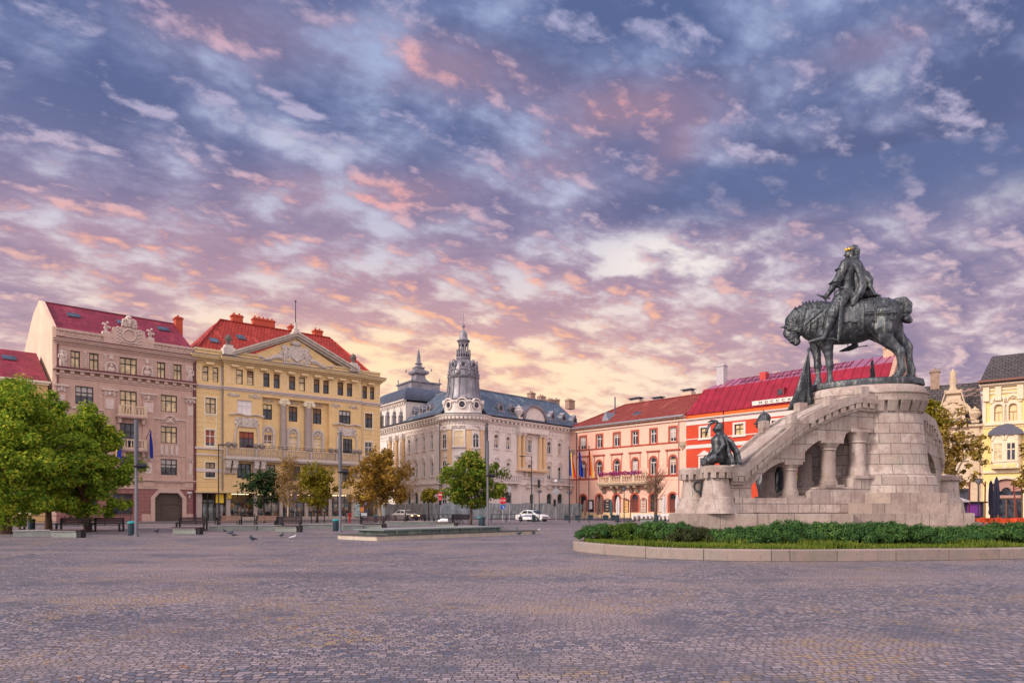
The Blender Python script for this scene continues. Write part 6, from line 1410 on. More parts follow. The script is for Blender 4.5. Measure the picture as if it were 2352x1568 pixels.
TH = R(27); TC = Vector(at(1985, 30.)); TAX = Vector((math.cos(TH), -math.sin(TH)))          # axis of horse and tower, tail nearer
MON = Matrix.Translation((TC.x, TC.y, 0)) @ Matrix.Rotation(-TH, 4, 'Z'); MINV = MON.inverted()
def make_monument():
    root = empty('monument_pedestal', 'weathered pale stone bastion with an arcaded ramp and corbelled turrets on a stepped base', 'monument', (TC.x, TC.y, 0), -TH)
    WF = Frame(at(1620, 26.3), at(2010, 28.4), c5); MW = MINV @ WF.W
    q6 = lambda x, y: ((2400+.41466*x-1950)/.41447, y*1.0005)
    z_pl = 1.42
    # stepped base
    def plan_px(pts): return [tuple((MINV @ Vector((*at(px, Y), 0)))[:2]) for px, Y in pts]
    mb = MB(); mb.plan(plan_px([(1950,26.35),(1960,26.1),(2262,26.4),(2250,33),(1950,35)]), 0., .98); mb.build('base_plinth', SLAB, root)
    mb = MB(); mb.plan(plan_px([(1580,26.0),(1960,25.9),(1960,26.3),(2239,26.6),(2226,33),(1580,36),(1537,28.6)]), .3, z_pl); mb.build('base_step', SLAB, root)
    mb = MB(); mb.plan(plan_px([(2003,26.9),(2207.6,27.3),(2196,33),(1930,34.5),(1940,28)]), z_pl, 1.82); mb.build('base_step', SLAB, root)
    mb = MB(); mb.plan(plan_px([(2045,27.3),(2176,27.7),(2166,33),(1950,33.5),(1960,28.4)]), 1.82, 2.25); mb.build('base_step', SLAB, root)
    # oval bastion
    q = .72; prof = [(2.80,2.25),(2.72,2.92),(2.60,3.0),(2.50,3.15),(2.44,3.4),(2.18,5.62),(2.17,6.1)]
    mb = MB(); mb.lathe(prof, (0,0,0), 56, 1., q); mb.build('bastion', ASHR, root, 'auto')
    mb = MB(); mb.lathe([(2.2,6.06),(2.42,6.1),(2.42,6.38)], (0,0,0), 56, 1., q)
    N = 26
    for i in range(N):
        a = 2*math.pi*(i+.5)/N; x, y = math.cos(a), math.sin(a)*q; tx, ty = -math.sin(a), math.cos(a)*q; l = math.hypot(tx, ty); tx /= l; ty /= l; nx, ny = ty, -tx
        def blk(r0, r1, w, z0, z1, rb=None):
            rb = r1 if rb is None else rb
            vs = []
            for z, rr in ((z0, rb), (z1, r1)):
                for s_ in (-1, 1): vs += [(x*r0+s_*w*tx, y*r0+s_*w*ty, z), (x*r0+nx*(rr-r0)+s_*w*tx, y*r0+ny*(rr-r0)+s_*w*ty, z)]
            mb.add(vs, [(0,1,5,4),(2,3,7,6),(1,3,7,5),(0,2,6,4),(0,1,3,2),(4,5,7,6)])
        blk(2.12, 2.41, .185, 5.66, 6.1, 2.24)
        for s_ in (0,1):                                                        # little arches between the corbels
            pass
    for i in range(N*6):
        a = 2*math.pi*i/(N*6); d_ = abs(((i/6.0) % 1)-0.0); d_ = min(d_, 1-d_); zz = 6.1-.14*(1-math.sqrt(max(0, 1-(1-min(1, d_/.25 if d_ < .25 else 1))**2))) if False else 6.1
    mb.build('corbel_table', CARV, root, 'auto')
    mb = MB(); mb.lathe([(2.42,6.38),(2.47,6.41),(2.47,6.47),(2.38,6.50),(2.36,6.6),(2.28,6.72),(2.14,6.80),(1.9,6.82)], (0,0,0), 56, 1., q); mb.build('capstone', CARV, root, 'auto')
    # arcaded ramp: two walls with rampant arches, deck, corbelled parapet
    top = [(455,888),(545,888),(680,768),(880,602),(1000,520),(1110,466),(1210,420),(1327,382)]+[q6(280,372), q6(385,385)]
    def arc(p0, p1, bulge, n=8):
        out = []
        for i in range(1, n):
            t = i/n; x = p0[0]+(p1[0]-p0[0])*t; y = p0[1]+(p1[1]-p0[1])*t-bulge*math.sin(math.pi*t**.85); out.append((x, y))
        return out
    under = [q6(385,1210), q6(385,620), q6(312,612)]+arc(q6(312,612), (1258,660), 12)+[(1258,700),(1085,700),(1085,692)][:1]+[(1258,700),(1130,700)]+arc((1130,694), (985,782), 22)+[(985,782),(985,850),(862,850)]+arc((862,850), (607,1018), 38)+[(607,1018),(607,1205),(455,1205)]
    outline = [WF.uz(x, y) for x, y in top+under]
    for v in (0., 1.42):
        mb = MB(MW); mb.prism(outline, v, v+.42); mb.build('ramp_wall', ASH, root)
    # band of parapet standing proud with corbel arches
    tpts = [WF.uz(x, y) for x, y in top]
    for v0, v1 in ((-.16, .02), (1.82, 2.0)):
        mb = MB(MW)
        hb = [.52,.5,.5,.52,.52,.5,.5,.5,.52,.52]
        for (a, b), h0, h1 in zip(zip(tpts[:-1], tpts[1:]), hb[:-1], hb[1:]):
            mb.prism([(a[0], a[1]+.03), (b[0], b[1]+.03), (b[0], b[1]-h1+.16), (a[0], a[1]-h0+.16)], v0, v1)
        L = 0; P = []
        for (a, b) in zip(tpts[:-1], tpts[1:]):
            l = math.hypot(b[0]-a[0], b[1]-a[1]); n = max(1, round(l/.36))
            for i in range(n): t = (i+.5)/n; P.append((a[0]+(b[0]-a[0])*t, a[1]+(b[1]-a[1])*t, (b[1]-a[1])/max(.01, b[0]-a[0])))
        for (u, z, sl) in P:
            sl = max(-1, min(1.2, sl)); w = .125
            mb.prism([(u-w, z-.36-w*sl), (u+w, z-.36+w*sl), (u+w*.9, z-.56+w*sl), (u-w*.9, z-.56-w*sl)], v0+.01, v1)
        for (a, b) in zip(tpts[:-1], tpts[1:]): mb.prism([(a[0], a[1]-.49), (b[0], b[1]-.49), (b[0], b[1]-.68), (a[0], a[1]-.68)], v0+.07 if v0 < 0 else v0, v1 if v0 < 0 else v1-.07)
        mb.build('ramp_parapet', CARV, root)
    mb = MB(MW)
    for (a, b) in zip(tpts[:-1], tpts[1:]): mb.prism([(a[0], a[1]), (b[0], b[1]), (b[0], b[1]-.2), (a[0], a[1]-.2)], .02, 1.82)
    mb.build('ramp_deck', CARV, root)
    # low merlons and posts on both edges
    for v in (-.17, 1.62):
        for (x, y0, w, h) in ((890, 596, 25, .42), (1165, 440, 36, .3), (1390, 372, 36, .3)):
            u, z = WF.uz(x, y0); mb = MB(MW); dw = w*.0055; mb.prism([(u-dw, z-.25), (u+dw, z-.05), (u+dw, z+h), (u-dw, z+h)], v, v+.38); mb.build('merlon', CARV, root)
    # base walls under the columns
    mb = MB(MW); mb.prism([WF.uz(x, y) for x, y in [(470,1207),(1002,1207),(1002,1105),(470,1105)]], -.2, 2.0); mb.build('arcade_base', ASH, root)
    mb = MB(MW); mb.prism([WF.uz(x, y) for x, y in [(1002,1207),q6(400,1207),q6(400,965),(1300,965),(1300,1028),(1060,1028),(1002,1065)]], -.17, 1.98); mb.build('arcade_base', ASH, root)
    # squat columns
    def col(x, yc0, yc1, ys, yb, wc, ws, v):
        u = WF.u(x); z = [WF.z(x, y) for y in (yb, ys, yc1, yc0)]; k = .0054; M = MW @ Matrix.Translation((u, v, 0))
        mb = MB(M); rs = ws*k/2*1.12
        mb.lathe([(rs*1.28, z[0]), (rs*1.26, z[0]+.12), (rs*1.12, z[1]), (rs, z[1]+.08), (rs*.97, z[2])], (0,0,0), 20); c = mb.build('column', CARV, root, 'auto')
        mb = MB(M); rc = wc*k/2; mb.lathe([(rs*.97, z[2]-.04), (rs*1.15, z[2]), (rs*1.05, z[2]+.06), (rc*.84, z[3]-.16), (rc*.9, z[3]-.12)], (0,0,0), 20); mb.box(-rc, rc, -rc*.62, rc*.62, z[3]-.12, z[3]+.02); mb.build('capital', CARV, c, 'auto')
        mb = MB(M); mb.box(-rs*1.5, rs*1.5, -rs*1.5, rs*1.5, z[0]-.12, z[0]); mb.build('column_base', CARV, c)
    xq = q6(297, 0)[0]
    for v in (.22, 1.62):
        col(905, 848, 908, 1046, 1090, 150, 86, v); col(1175, 698, 765, 975, 1012, 186, 96, v); col(xq, 622, 712, 890, 948, 186, 104, v)
    # turrets at the foot of the ramp
    def turret(px, Y, k=1.):
        p = MINV @ Vector((*at(px, Y), 0)); mb = MB(Matrix.Translation((p.x, p.y, 0)))
        mb.lathe([(.78*k,z_pl),(.75*k,1.55),(.66*k,1.85),(.62*k,2.02),(.56*k,2.05),(.55*k,2.1),(.46*k,2.78)], (0,0,0), 26); t = mb.build('turret', ASHR if False else CARV, root, 'auto')
        mb = MB(Matrix.Translation((p.x, p.y, 0))); mb.lathe([(.5*k,2.98),(.62*k,3.0),(.62*k,3.2),(.52*k,3.27),(.01,3.3)], (0,0,0), 26)
        for i in range(12):
            a = 2*math.pi*i/12; mb.rbox((.53*k*math.cos(a), .53*k*math.sin(a), 2.9), (.19,.17,.24), a+math.pi/2)
        mb.lathe([(.46*k,2.72),(.49*k,3.0)], (0,0,0), 20)
        mb.build('turret_top', CARV, t, 'auto')
    turret(1645.5, 26.55); turret(1594, 28.2, .95)
    u0 = WF.u(455); 
    a, b = MINV @ Vector((*at(1640, 26.2), 0)), MINV @ Vector((*at(1574, 28.3), 0)); c, d = MINV @ Vector((*at(1665, 26.9), 0)), MINV @ Vector((*at(1610, 28.8), 0))
    mb = MB(); vs = [(a.x,a.y,z_pl),(b.x,b.y,z_pl),(d.x,d.y,z_pl),(c.x,c.y,z_pl),(c.x,c.y,2.55),(d.x,d.y,2.55)]; mb.add(vs, [(0,1,2,3),(0,1,5,4),(3,2,5,4),(0,3,4),(1,2,5)]); mb.build('apron', CARV, root)
    # far ramp seen edge-on behind the right end
    WR = Frame(at(2108, 30.4), at(2172, 37.), c6); MR_ = MINV @ WR.W
    o = [(690,492),(745,520),(800,560),(848,690),(868,830),(872,1080),(826,1080),(826,930),(812,855),(788,800),(755,772),(720,755),(700,700)]
    for v in (.0,):
        mb = MB(MR_); mb.prism([WR.uz(x, y) for x, y in o], v, v+.4); mb.build('ramp_wall', ASH, root)
    tp = [WR.uz(x, y) for x, y in o[:6]]
    mb = MB(MR_)
    for (a, b) in zip(tp[:-2], tp[1:-1]):
        mb.prism([(a[0], a[1]+.04), (b[0], b[1]+.04), (b[0]-.25, b[1]-.3), (a[0]-.1, a[1]-.4)], -.14, 1.5)
        for i in range(3): t = (i+.5)/3; u, z = a[0]+(b[0]-a[0])*t, a[1]+(b[1]-a[1])*t; mb.box(u-.3, u-.12, -.14, .0, z-.8, z-.35)
    mb.build('ramp_parapet', CARV, root)
    p = MINV @ Vector((*at(2176, 36.), 0)); mb = MB(Matrix.Translation((p.x, p.y, 0))); mb.lathe([(.8,1.4),(.7,2.0),(.55,2.2),(.5,3.0),(.62,3.1),(.62,3.3),(.1,3.4)], (0,0,0), 20); mb.build('turret', CARV, root, 'auto')
    return root, WF
MONU, WF = make_monument()

# ------------------------------------------------------------------ bronze horse and rider
HF = Frame(tuple(TC), tuple(TC+TAX*10), c7)
def hp(x, y, v=0.): u, z = HF.uz(x, y, v); return (u, v, z)
KZ = .0046                                                     # metres for one unit of the close-up
def hc(b, pts, v=0., k=.07, flat=1.):
    b.chain([(*hp(p[0], p[1], p[3] if len(p) > 3 else v), p[2]*KZ) for p in pts], k, flat)
def make_horse():
    root = empty('equestrian_statue', 'dark bronze rider with gilt laurel wreath on a standing horse with bowed head', 'statue', (TC.x, TC.y, 0), -TH)
    b = Body(.036)
    hc(b, [(560,850,175),(640,845,196),(760,835,200),(880,815,205),(1010,790,185),(1090,772,172),(1145,762,148)], 0, .1, .82)   # barrel
    hc(b, [(480,880,125),(600,850,165)], 0, .1, .9)
    hc(b, [(620,790,160),(520,770,142),(430,760,118),(350,775,92),(290,815,74)], 0, .09, .62)                                   # neck
    hc(b, [(420,860,70),(395,800,80)], 0, .09, .7)
    hc(b, [(300,850,78),(262,925,60),(292,975,46),(318,1003,40)], 0, .05, .62)                                                # head
    hc(b, [(335,885,52),(325,960,34)], 0, .05, .6); hc(b, [(322,1018,30),(335,1005,30)], 0, .03, .8)
    for v in (-.09, .1): hc(b, [(232,872,17),(172,874,5)], v, .03)
    hc(b, [(245,830,18),(222,872,12)], 0, .03); hc(b, [(255,885,22)]*2, -.19, .03)
    # legs
    hc(b, [(590,960,100,-.34),(607,1060,54,-.36),(620,1130,38,-.36),(627,1205,33,-.36),(631,1228,34,-.36),(630,1290,22,-.36),(632,1360,27,-.36),(628,1385,34,-.36),(618,1412,42,-.36)], -.3, .05)
    hc(b, [(520,960,96,.3),(498,1060,52,.34),(512,1130,37,.34),(518,1210,32,.34),(520,1232,36,.34),(522,1300,22,.34),(525,1370,29,.34),(512,1400,34,.34),(500,1428,42,.34)], .3, .05)
    hc(b, [(1135,785,132,-.2),(1125,890,100,-.34),(1125,955,76,-.36),(1180,1015,55,-.36),(1245,1070,43,-.36),(1276,1098,42,-.36),(1283,1190,29,-.36),(1292,1262,35,-.36),(1262,1310,33,-.36),(1238,1338,42,-.36)], -.3, .045)
    hc(b, [(1150,780,132,.2),(1200,880,95,.34),(1250,960,62,.36),(1318,1020,44,.36),(1348,1062,40,.36),(1360,1170,28,.36),(1380,1270,35,.36),(1375,1310,34,.36),(1362,1338,42,.36)], .3, .06)
    hc(b, [(1030,960,40),(1060,985,28)], 0, .05)
    for x, y, v in ((1236,1346,-.36),(1358,1346,.36),(612,1416,-.36),(496,1432,.34)): hc(b, [(x+16,y-34,22),(x-4,y-6,36),(x-10,y+2,38)], v, .015)
    for x, y, v in ((1300,1285,-.36),(1392,1290,.36),(642,1372,-.36),(536,1382,.34)): hc(b, [(x,y,17),(x+6,y+18,10)], v, .015)
    for x, y, v in ((1292,1088,-.36),(1366,1055,.36)): hc(b, [(x,y-14,18),(x+14,y-26,10)], v, .02)
    hc(b, [(275,1018,11)]*2, -.1, .01); hc(b, [(262,1000,9),(300,1008,7)], -.13, .01); hc(b, [(238,868,18),(262,862,12)], -.16, .012); hc(b, [(345,905,30)]*2, -.14, .02)
    hc(b, [(1080,880,60,-.52),(1110,930,40,-.48)], 0, .05); hc(b, [(600,980,50,-.44),(612,1040,30,-.42)], 0, .04)
    hc(b, [(1245,650,46),(1305,640,46),(1338,672,46),(1340,725,40),(1312,765,20),(1338,798,40),(1362,812,28)], 0, .03)         # bound tail
    me = b.mesh('horse'); horse = link('horse', me, BRONZE, root, True)
    # harness in relief: crinet bars along the crest, breast band, hanging straps, breeching
    from mathutils.bvhtree import BVHTree
    bvh = BVHTree.FromPolygons([v.co[:] for v in me.vertices], [p.vertices[:] for p in me.polygons])
    def skin(x, y, d=-.4, off=.0):                                  # the point of the near flank at this spot
        v = d
        for _ in range(3):
            u, z = HF.uz(x, y, v); h = bvh.ray_cast(Vector((u, -3, z)), Vector((0, 1, 0)))[0]
            if h is None: return Vector(hp(x, y, d))
            v = h.y
        return Vector((u, v-off, z))
    def strap(pts, r=.035, k=6):
        q = []
        for p0, p1 in zip(pts[:-1], pts[1:]):
            for i in range(k): q.append((p0[0]+(p1[0]-p0[0])*i/k, p0[1]+(p1[1]-p0[1])*i/k))
        mb.tube([skin(x, y) for x, y in q+[pts[-1][:2]]], r*1.25, 5)
    mb = MB(); cr = [(212,858),(238,795),(305,708),(378,646),(450,624),(540,626),(606,646)]
    for i in range(15):
        t = i/14*(len(cr)-1.001); j = int(t); f = t-j; x = cr[j][0]+(cr[j+1][0]-cr[j][0])*f; y = cr[j][1]+(cr[j+1][1]-cr[j][1])*f; dx, dy = cr[j+1][0]-cr[j][0], cr[j+1][1]-cr[j][1]; l = math.hypot(dx, dy); nx, ny = -dy/l, dx/l
        mb.tube([Vector(hp(x+nx*2, y+ny*2, -.02)), skin(x+nx*14, y+ny*14, -.1), skin(x+nx*40, y+ny*40, -.2), skin(x+nx*74+6, y+ny*74, -.3)], [.035,.045,.045,.03], 5)
    mb.build('mane_plates', BRONZE, horse)
    mb = MB(); strap([(312,690),(300,745),(330,800),(352,870)], .03); strap([(415,700),(392,780),(365,870)], .035)
    strap([(352,915),(420,840),(500,770),(600,690)], .05); strap([(380,925),(440,860),(520,800),(590,755)], .03)
    for x, y0, y1 in ((402,860,930),(452,830,925),(520,790,910),(575,770,890)): strap([(x,y0),(x-6,(y0+y1)/2),(x-12,y1)], .045, 4)
    mb.build('breast_harness', BRONZE, horse)
    mb = MB(); strap([(905,756),(1000,748),(1120,745),(1200,742),(1248,735)], .05, 8); strap([(905,776),(1000,770),(1120,764),(1200,758),(1245,752)], .022, 8); strap([(905,736),(1000,730),(1120,726),(1200,722)], .02, 8)
    strap([(1035,605),(1046,690),(1048,745),(1046,815)], .045); strap([(1170,605),(1190,680),(1195,740),(1195,800)], .04); strap([(1030,815),(1062,815)], .05, 2); strap([(1180,800),(1210,800)], .05, 2)
    strap([(900,640),(1000,612),(1090,600),(1190,640),(1240,700)], .03); strap([(1046,690),(1190,680)], .02)
    mb.build('crupper_harness', BRONZE, horse)
    mb = MB()
    for k in range(5): strap([(1270+k*16,612),(1285+k*14,660),(1300+k*10,715)], .02)
    mb.tube([hp(1290,762,-.16), hp(1325,764,-.18), hp(1345,764,-.06)], .045, 5); mb.build('tail_binding', BRONZE, horse)
    mb = MB(); strap([(225,845),(262,900),(352,898)], .028); strap([(258,985),(300,965),(340,940)], .026); strap([(235,800),(300,810),(345,850)], .026); strap([(340,960),(420,850),(560,700),(600,640)], .022, 8); mb.build('bridle', BRONZE, horse)
    def cloth(x0, x1, y0, y1, nx=6, ny=6, th=.04, hem=8, d=-.5):       # a panel lying on the flank; x0, x1 = edge at top and at bottom
        mb = MB(); vs = []
        for s_ in (0, 1):
            for j in range(ny+1):
                for i in range(nx+1):
                    t, q = i/nx, j/ny; x = (x0[0]+(x0[1]-x0[0])*q)*(1-t)+(x1[0]+(x1[1]-x1[0])*q)*t; y = y0+(y1-y0)*q+(hem*math.sin(t*9.3) if j == ny else 0); p = skin(x, y, d); vs.append((p.x, p.y+(.05 if s_ else -th-.015*math.sin(t*9)*q), p.z))
        n = (nx+1)*(ny+1); fs = []
        for s_ in (0, 1):
            for j in range(ny):
                for i in range(nx): a = s_*n+j*(nx+1)+i; fs.append((a, a+1, a+nx+2, a+nx+1) if s_ else (a, a+nx+1, a+nx+2, a+1))
        for i in range(nx): a = ny*(nx+1)+i; fs += [(a, a+1, a+1+n, a+n), (i, i+1, i+1+n, i+n)]
        for j in range(ny): a = j*(nx+1); fs += [(a, a+nx+1, a+nx+1+n, a+n), (a+nx, a+2*nx+1, a+2*nx+1+n, a+nx+n)]
        mb.add(vs, fs); return mb
    cloth((730,735), (905,885), 610, 826, 8, 8, .06).build('saddle_cloth', BRONZE, horse, 'auto'); cloth((560,590), (690,700), 650, 805, 6, 6, .05).build('saddle_cloth', BRONZE, horse, 'auto')
    cloth((908,912), (945,942), 640, 968, 2, 10, .07, 0).build('girth_strap', BRONZE, horse, 'auto'); cloth((882,886), (903,906), 650, 940, 2, 10, .055, 0).build('girth_strap', BRONZE, horse, 'auto')
    # rider: one body with face and hair, arms, legs
    b = Body(.028)
    hc(b, [(838,255,30),(828,215,33)], 0, 0.018)
    hc(b, [(835,178,52),(818,205,44)], 0, 0.024, .85); hc(b, [(800,235,20),(812,228,26)], 0, 0.018, .9)                            # skull, jaw
    hc(b, [(776,200,9),(764,214,10)], 0, .012); hc(b, [(788,232,15),(782,246,13)], 0, .012); hc(b, [(800,216,9)]*2, -.17, .01); hc(b, [(785,180,14),(790,180,14)], 0, 0.018, 1.6); hc(b, [(778,230,8),(782,230,8)], 0, .015, 1.6)   # nose, brow, lips
    hc(b, [(848,160,44),(868,188,34)], 0, .018, 1.05)                                                                    # hair: a cap and loose curls
    rr = random.Random(9)
    for t in range(26):
        a = rr.uniform(-1.15, 1.15); y = 165+85*rr.random(); k = (y-165)/85; x = 862+30*math.cos(a)*(1-.2*k)+10*k*(rr.random()-.3); v = .26*math.sin(a)*(1-.1*k)
        hc(b, [(x,y,15+5*rr.random()),(x+8*(rr.random()-.3),y+13,11)], v, .008)
    hc(b, [(800,150,14),(835,136,18),(870,150,18)], -.12, .01); hc(b, [(840,258,28),(846,280,40)], 0, .02)
    hc(b, [(845,270,52),(820,320,84),(800,380,92),(790,440,80),(785,500,70),(785,560,78)], 0, 0.042, 1.25)                      # trunk
    hc(b, [(775,290,48,-.42),(748,345,46,-.50),(715,420,40,-.52),(678,478,36,-.50),(650,520,29,-.46),(612,575,22,-.40)], -.4, 0.030)   # near arm, bridle hand
    hc(b, [(880,300,46,.42),(930,390,42,.5),(985,455,36,.42),(1000,475,28,.38)], .4, 0.030)
    hc(b, [(790,575,80,-.18),(725,640,74,-.52),(672,720,62,-.74),(655,755,56,-.78),(640,815,46,-.80),(612,880,36,-.80),(590,945,27,-.80),(580,970,26,-.80)], -.5, 0.036)  # near leg
    hc(b, [(570,978,27,-.80),(510,990,22,-.82),(455,1003,14,-.84),(432,1010,7,-.85)], -.8, 0.018)
    hc(b, [(790,575,80,.18),(770,640,74,.52),(745,720,62,.74),(790,860,42,.80),(845,980,28,.80),(862,1030,27,.80)], .5, .036)
    hc(b, [(866,1044,27,.80),(805,1070,24,.80),(748,1087,13,.82),(722,1094,7,.82)], .8, .018)
    hc(b, [(655,745,64,-.80),(652,762,60,-.80)], 0, 0.018)
    for t in range(7): hc(b, [(700+t*26,560+10*(t % 2),30,-.46+.04*t),(690+t*27,600,24,-.52+.05*t)], 0, 0.024)                   # skirt of tassets
    for i, (x, y, v) in enumerate(((572,588,-.44),(575,600,-.42),(580,610,-.40),(590,616,-.38))): hc(b, [(606,584,13,-.40),(x,y,8,v),(x+10,y+14,7,v+.03)], 0, .012)
    hc(b, [(606,582,12,-.38),(590,575,9,-.36),(580,582,7,-.37)], 0, .012)
    me = b.mesh('rider'); rider = link('rider', me, BRONZE, root, True)
    b = Body(.03)                                                 # cloak hanging from the shoulders over the croup, in heavy folds
    for j, v in enumerate((-.36, -.22, -.08, .08, .22, .36)):
        w = (j % 2)*14
        hc(b, [(862-3*abs(j-2.5),296,20,v),(886+w,340,24,v*1.25),(915+w*1.6,420,25,v*1.5),(925+w*1.6,500,25,v*1.6),(905+w*1.2,560,26,v*1.75),(868+w+18*j,604,22,v*1.9)], 0, .022)
    hc(b, [(880,330,50,0),(905,430,56,0),(905,540,50,0)], 0, .04, 2.2)
    for x in (0, 1, 2): hc(b, [(900+x*14,330+x*20,16,.1-.2*x),(960+x*16,420+x*14,20,.05-.2*x),(985+x*9,500,18,.05-.18*x),(1000+x*22,572,15,.05-.2*x)], 0, .02)
    hc(b, [(860,580,38,-.45),(850,630,30,-.66),(842,662,22,-.72)], 0, .05); hc(b, [(900,560,50,0),(990,580,34,.1),(1080,590,18,.1)], 0, .06, 2.); hc(b, [(960,400,46,.35),(985,445,42,.36),(960,490,40,.3),(975,530,34,.2)], 0, .05)
    me = b.mesh('cloak', .018, 11.); link('cloak', me, BRONZE, rider, True)
    mb = MB(); mb.tube([hp(512,572,-.5), hp(560,590,-.46), hp(632,608,-.38)], [.03,.05,.05], 8); mb.build('baton', BRONZE, rider)
    mb = MB(); 
    for a, r, z in ((0,0,0),): mb.tube([hp(748,590,-.92), hp(742,640,-.96), hp(724,830,-1.02), hp(708,985,-1.0)], [.05,.085,.075,.05], 6)
    mb.tube([hp(715,610,-.9), hp(785,600,-.96)], .03, 6); mb.tube([hp(752,595,-.92), hp(762,545,-.86)], .035, 6); mb.ell(hp(764,538,-.86), (.06,.06,.06), 8, 6); mb.build('sword', BRONZE, rider)
    mb = MB(); mb.tube([hp(600,985,-.84), hp(660,975,-.86), hp(718,1000,-.86)], .028, 5); mb.lathe([(.03,-.02),(.09,0),(.03,.02)], hp(720,1002,-.86), 8); mb.tube([hp(585,850,-.9), hp(560,960,-.88), hp(545,1005,-.86)], .02, 5); mb.tube([hp(540,1008,-.7), hp(540,1008,-.95)], .03, 5); mb.build('spur_and_stirrup', BRONZE, rider)
    mb = MB(); mb.tube([hp(865,1056,.8), hp(966,1044,.82)], .024, 5); mb.ell(hp(970,1043,.82), (.04,.04,.04), 8, 6); mb.tube([hp(800,900,.92), hp(795,1010,.86), hp(800,1085,.8)], .02, 5); mb.build('spur_and_stirrup', BRONZE, rider)
    mb = MB()
    for x, y, v in ((717,345,-.5),(660,470,-.5)): mb.lathe([(.2,-.03),(.24,0),(.2,.03)], hp(x+10, y, v), 12)
    mb.tube([hp(640,470,-.52), hp(665,440,-.56), hp(690,420,-.5)], .04, 5); mb.tube([hp(700,505,-.3), hp(720,508,-.44), hp(800,512,-.48), hp(865,512,-.35)], .04, 6); mb.build('armour_rims', BRONZE, rider)
    mb = MB(); rr = random.Random(5)
    for i in range(22):
        a = -2.6+i*.24; x, v = 838-62*math.cos(a*.62), .25*math.sin(a*.62); y = 152+ (i % 2)*9+6*math.cos(a); c = hp(x, y, v-.02)
        mb.ell(c, (.055,.022,.03), 6, 4, Matrix.Rotation(a*.62, 3, 'Z') @ Matrix.Rotation(.5*(-1)**i, 3, 'Y'))
    mb.build('laurel_wreath', GOLD, rider)
    mb = MB(); mb.lathe([(2.28,6.83),(2.3,6.86),(2.26,7.08),(2.12,7.13),(.1,7.14)], (0,0,0), 48, 1., .6); mb.build('bronze_plate', BRONZE, root, 'auto')
    return root
make_horse()

def soldier(name, label, loc, rz, s=1., pose='stand', extra=None):
    """bronze warrior in plate; built about 2.6 m tall, facing -x"""
    root = empty(name, label, 'statue', loc, rz); b = Body(.03); B = lambda pts, k=.05, flat=1.: b.chain([(p[0]*s, p[1]*s, p[2]*s, p[3]*s) for p in pts], k*s, flat)
    hz = 1.35 if pose == 'stand' else .42
    B([(0,0,hz,.24),(0,0,hz+.3,.22),(-.02,0,hz+.62,.25),(.02,0,hz+.82,.14)], .05, 1.3); B([(.02,0,hz+.86,.1),(0,0,hz+1.0,.1)])
    B([(0,0,hz+1.14,.175),(.05,0,hz+1.24,.165)], .03); B([(-.12,0,hz+1.02,.06),(-.19,0,hz+1.02,.03)], .04, 1.3)
    B([(-.14,0,hz+1.12,.05),(-.24,0,hz+1.09,.02)], .03, 2.5); B([(.1,0,hz+1.0,.14),(.16,0,hz+.95,.12)], .05)
    for sg in (-1, 1):
        B([(0,.33*sg,hz+.72,.125),(.02,.44*sg,hz+.42,.088),(-.16,.42*sg,hz+.12,.07),(-.3,.3*sg,hz+.0,.05)])
        for f in range(4): B([(-.3,(.30-.03*f)*sg,hz-.0,.045),(-.38,(.30-.035*f)*sg,hz-.02-.01*f,.024),(-.40,(.29-.03*f)*sg,hz-.08,.02)], .02)
        if pose == 'stand': B([(0,.16*sg,hz,.18),(-.02+.1*sg,.2*sg,.8,.14),(.02+.1*sg,.22*sg,.45,.1),(.0+.1*sg,.22*sg,.1,.075),(-.2+.1*sg,.24*sg,.05,.06)])
        else: B([(0,.16*sg,.3,.19),(-.34,.3*sg,.32,.15),(-.52,.26*sg,.2,.12),(-.28,.1*sg,.1,.09),(-.62+.1*sg,.05*sg,.08,.07)])
    link('body', b.mesh('body'), BRONZE, root, True)
    b = Body(.03)
    for j, v in enumerate((-.34,-.17,0,.17,.34)):
        e = .05 if pose == 'stand' else .0
        B([(.14,v,hz+.8,.07),(.24+.03*(j % 2),v*1.15,hz+.4,.075),(.3+.05*(j % 2),v*1.35,hz,.085)]+([(.3,v*1.45,.6,.09),(.28,v*1.5,.15,.08)] if pose == 'stand' else [(.42+.06*(j % 2),v*1.6,.12,.09)]), .035)
        if pose != 'stand' and j != 2: B([(.12,v*.9,hz+.82,.07),(.36,v*1.5,hz+.55,.075),(.56+.05*(j % 2),v*1.9,hz+.1,.08),(.64,v*2.,.1,.08)], .035)
    link('cloak', b.mesh('cloak', .015, 12.), BRONZE, root, True)
    mb = MB()
    if pose == 'stand':
        mb.tube([(.02*s,0,(hz+1.25)*s), (.06*s,0,(hz+1.36)*s), (.0,0,(hz+1.5)*s)], [.07*s,.04*s,.01*s], 7); mb.tube([(-.2*s,-.5*s,0.05), (-.24*s,-.5*s,1.5*s)], .04*s, 6)
    else:
        mb.tube([(.1*s,0,(hz+1.28)*s), (-.06*s,.02,(hz+1.46)*s), (-.26*s,.05,(hz+1.47)*s), (-.42*s,.08,(hz+1.40)*s)], [.03*s,.05*s,.05*s,.02*s], 8)
        mb.tube([(.2*s,0,(hz+1.15)*s), (-.06*s,-.06,(hz+1.42)*s), (-.38*s,-.1,(hz+1.32)*s), (-.55*s,-.12,(hz+1.08)*s), (-.58*s,-.12,(hz+.82)*s)], [.03*s,.045*s,.055*s,.065*s,.03*s], 8)
    mb.build('plume' if pose != 'stand' else 'helmet_spike', BRONZE, root, True)
    return root
p = at(1648, 26.55); soldier('soldier_statue', 'bronze soldier with drooping helmet plumes seated on the front turret', (p[0]+.02, p[1], 3.27), R(8), .93, 'sit')
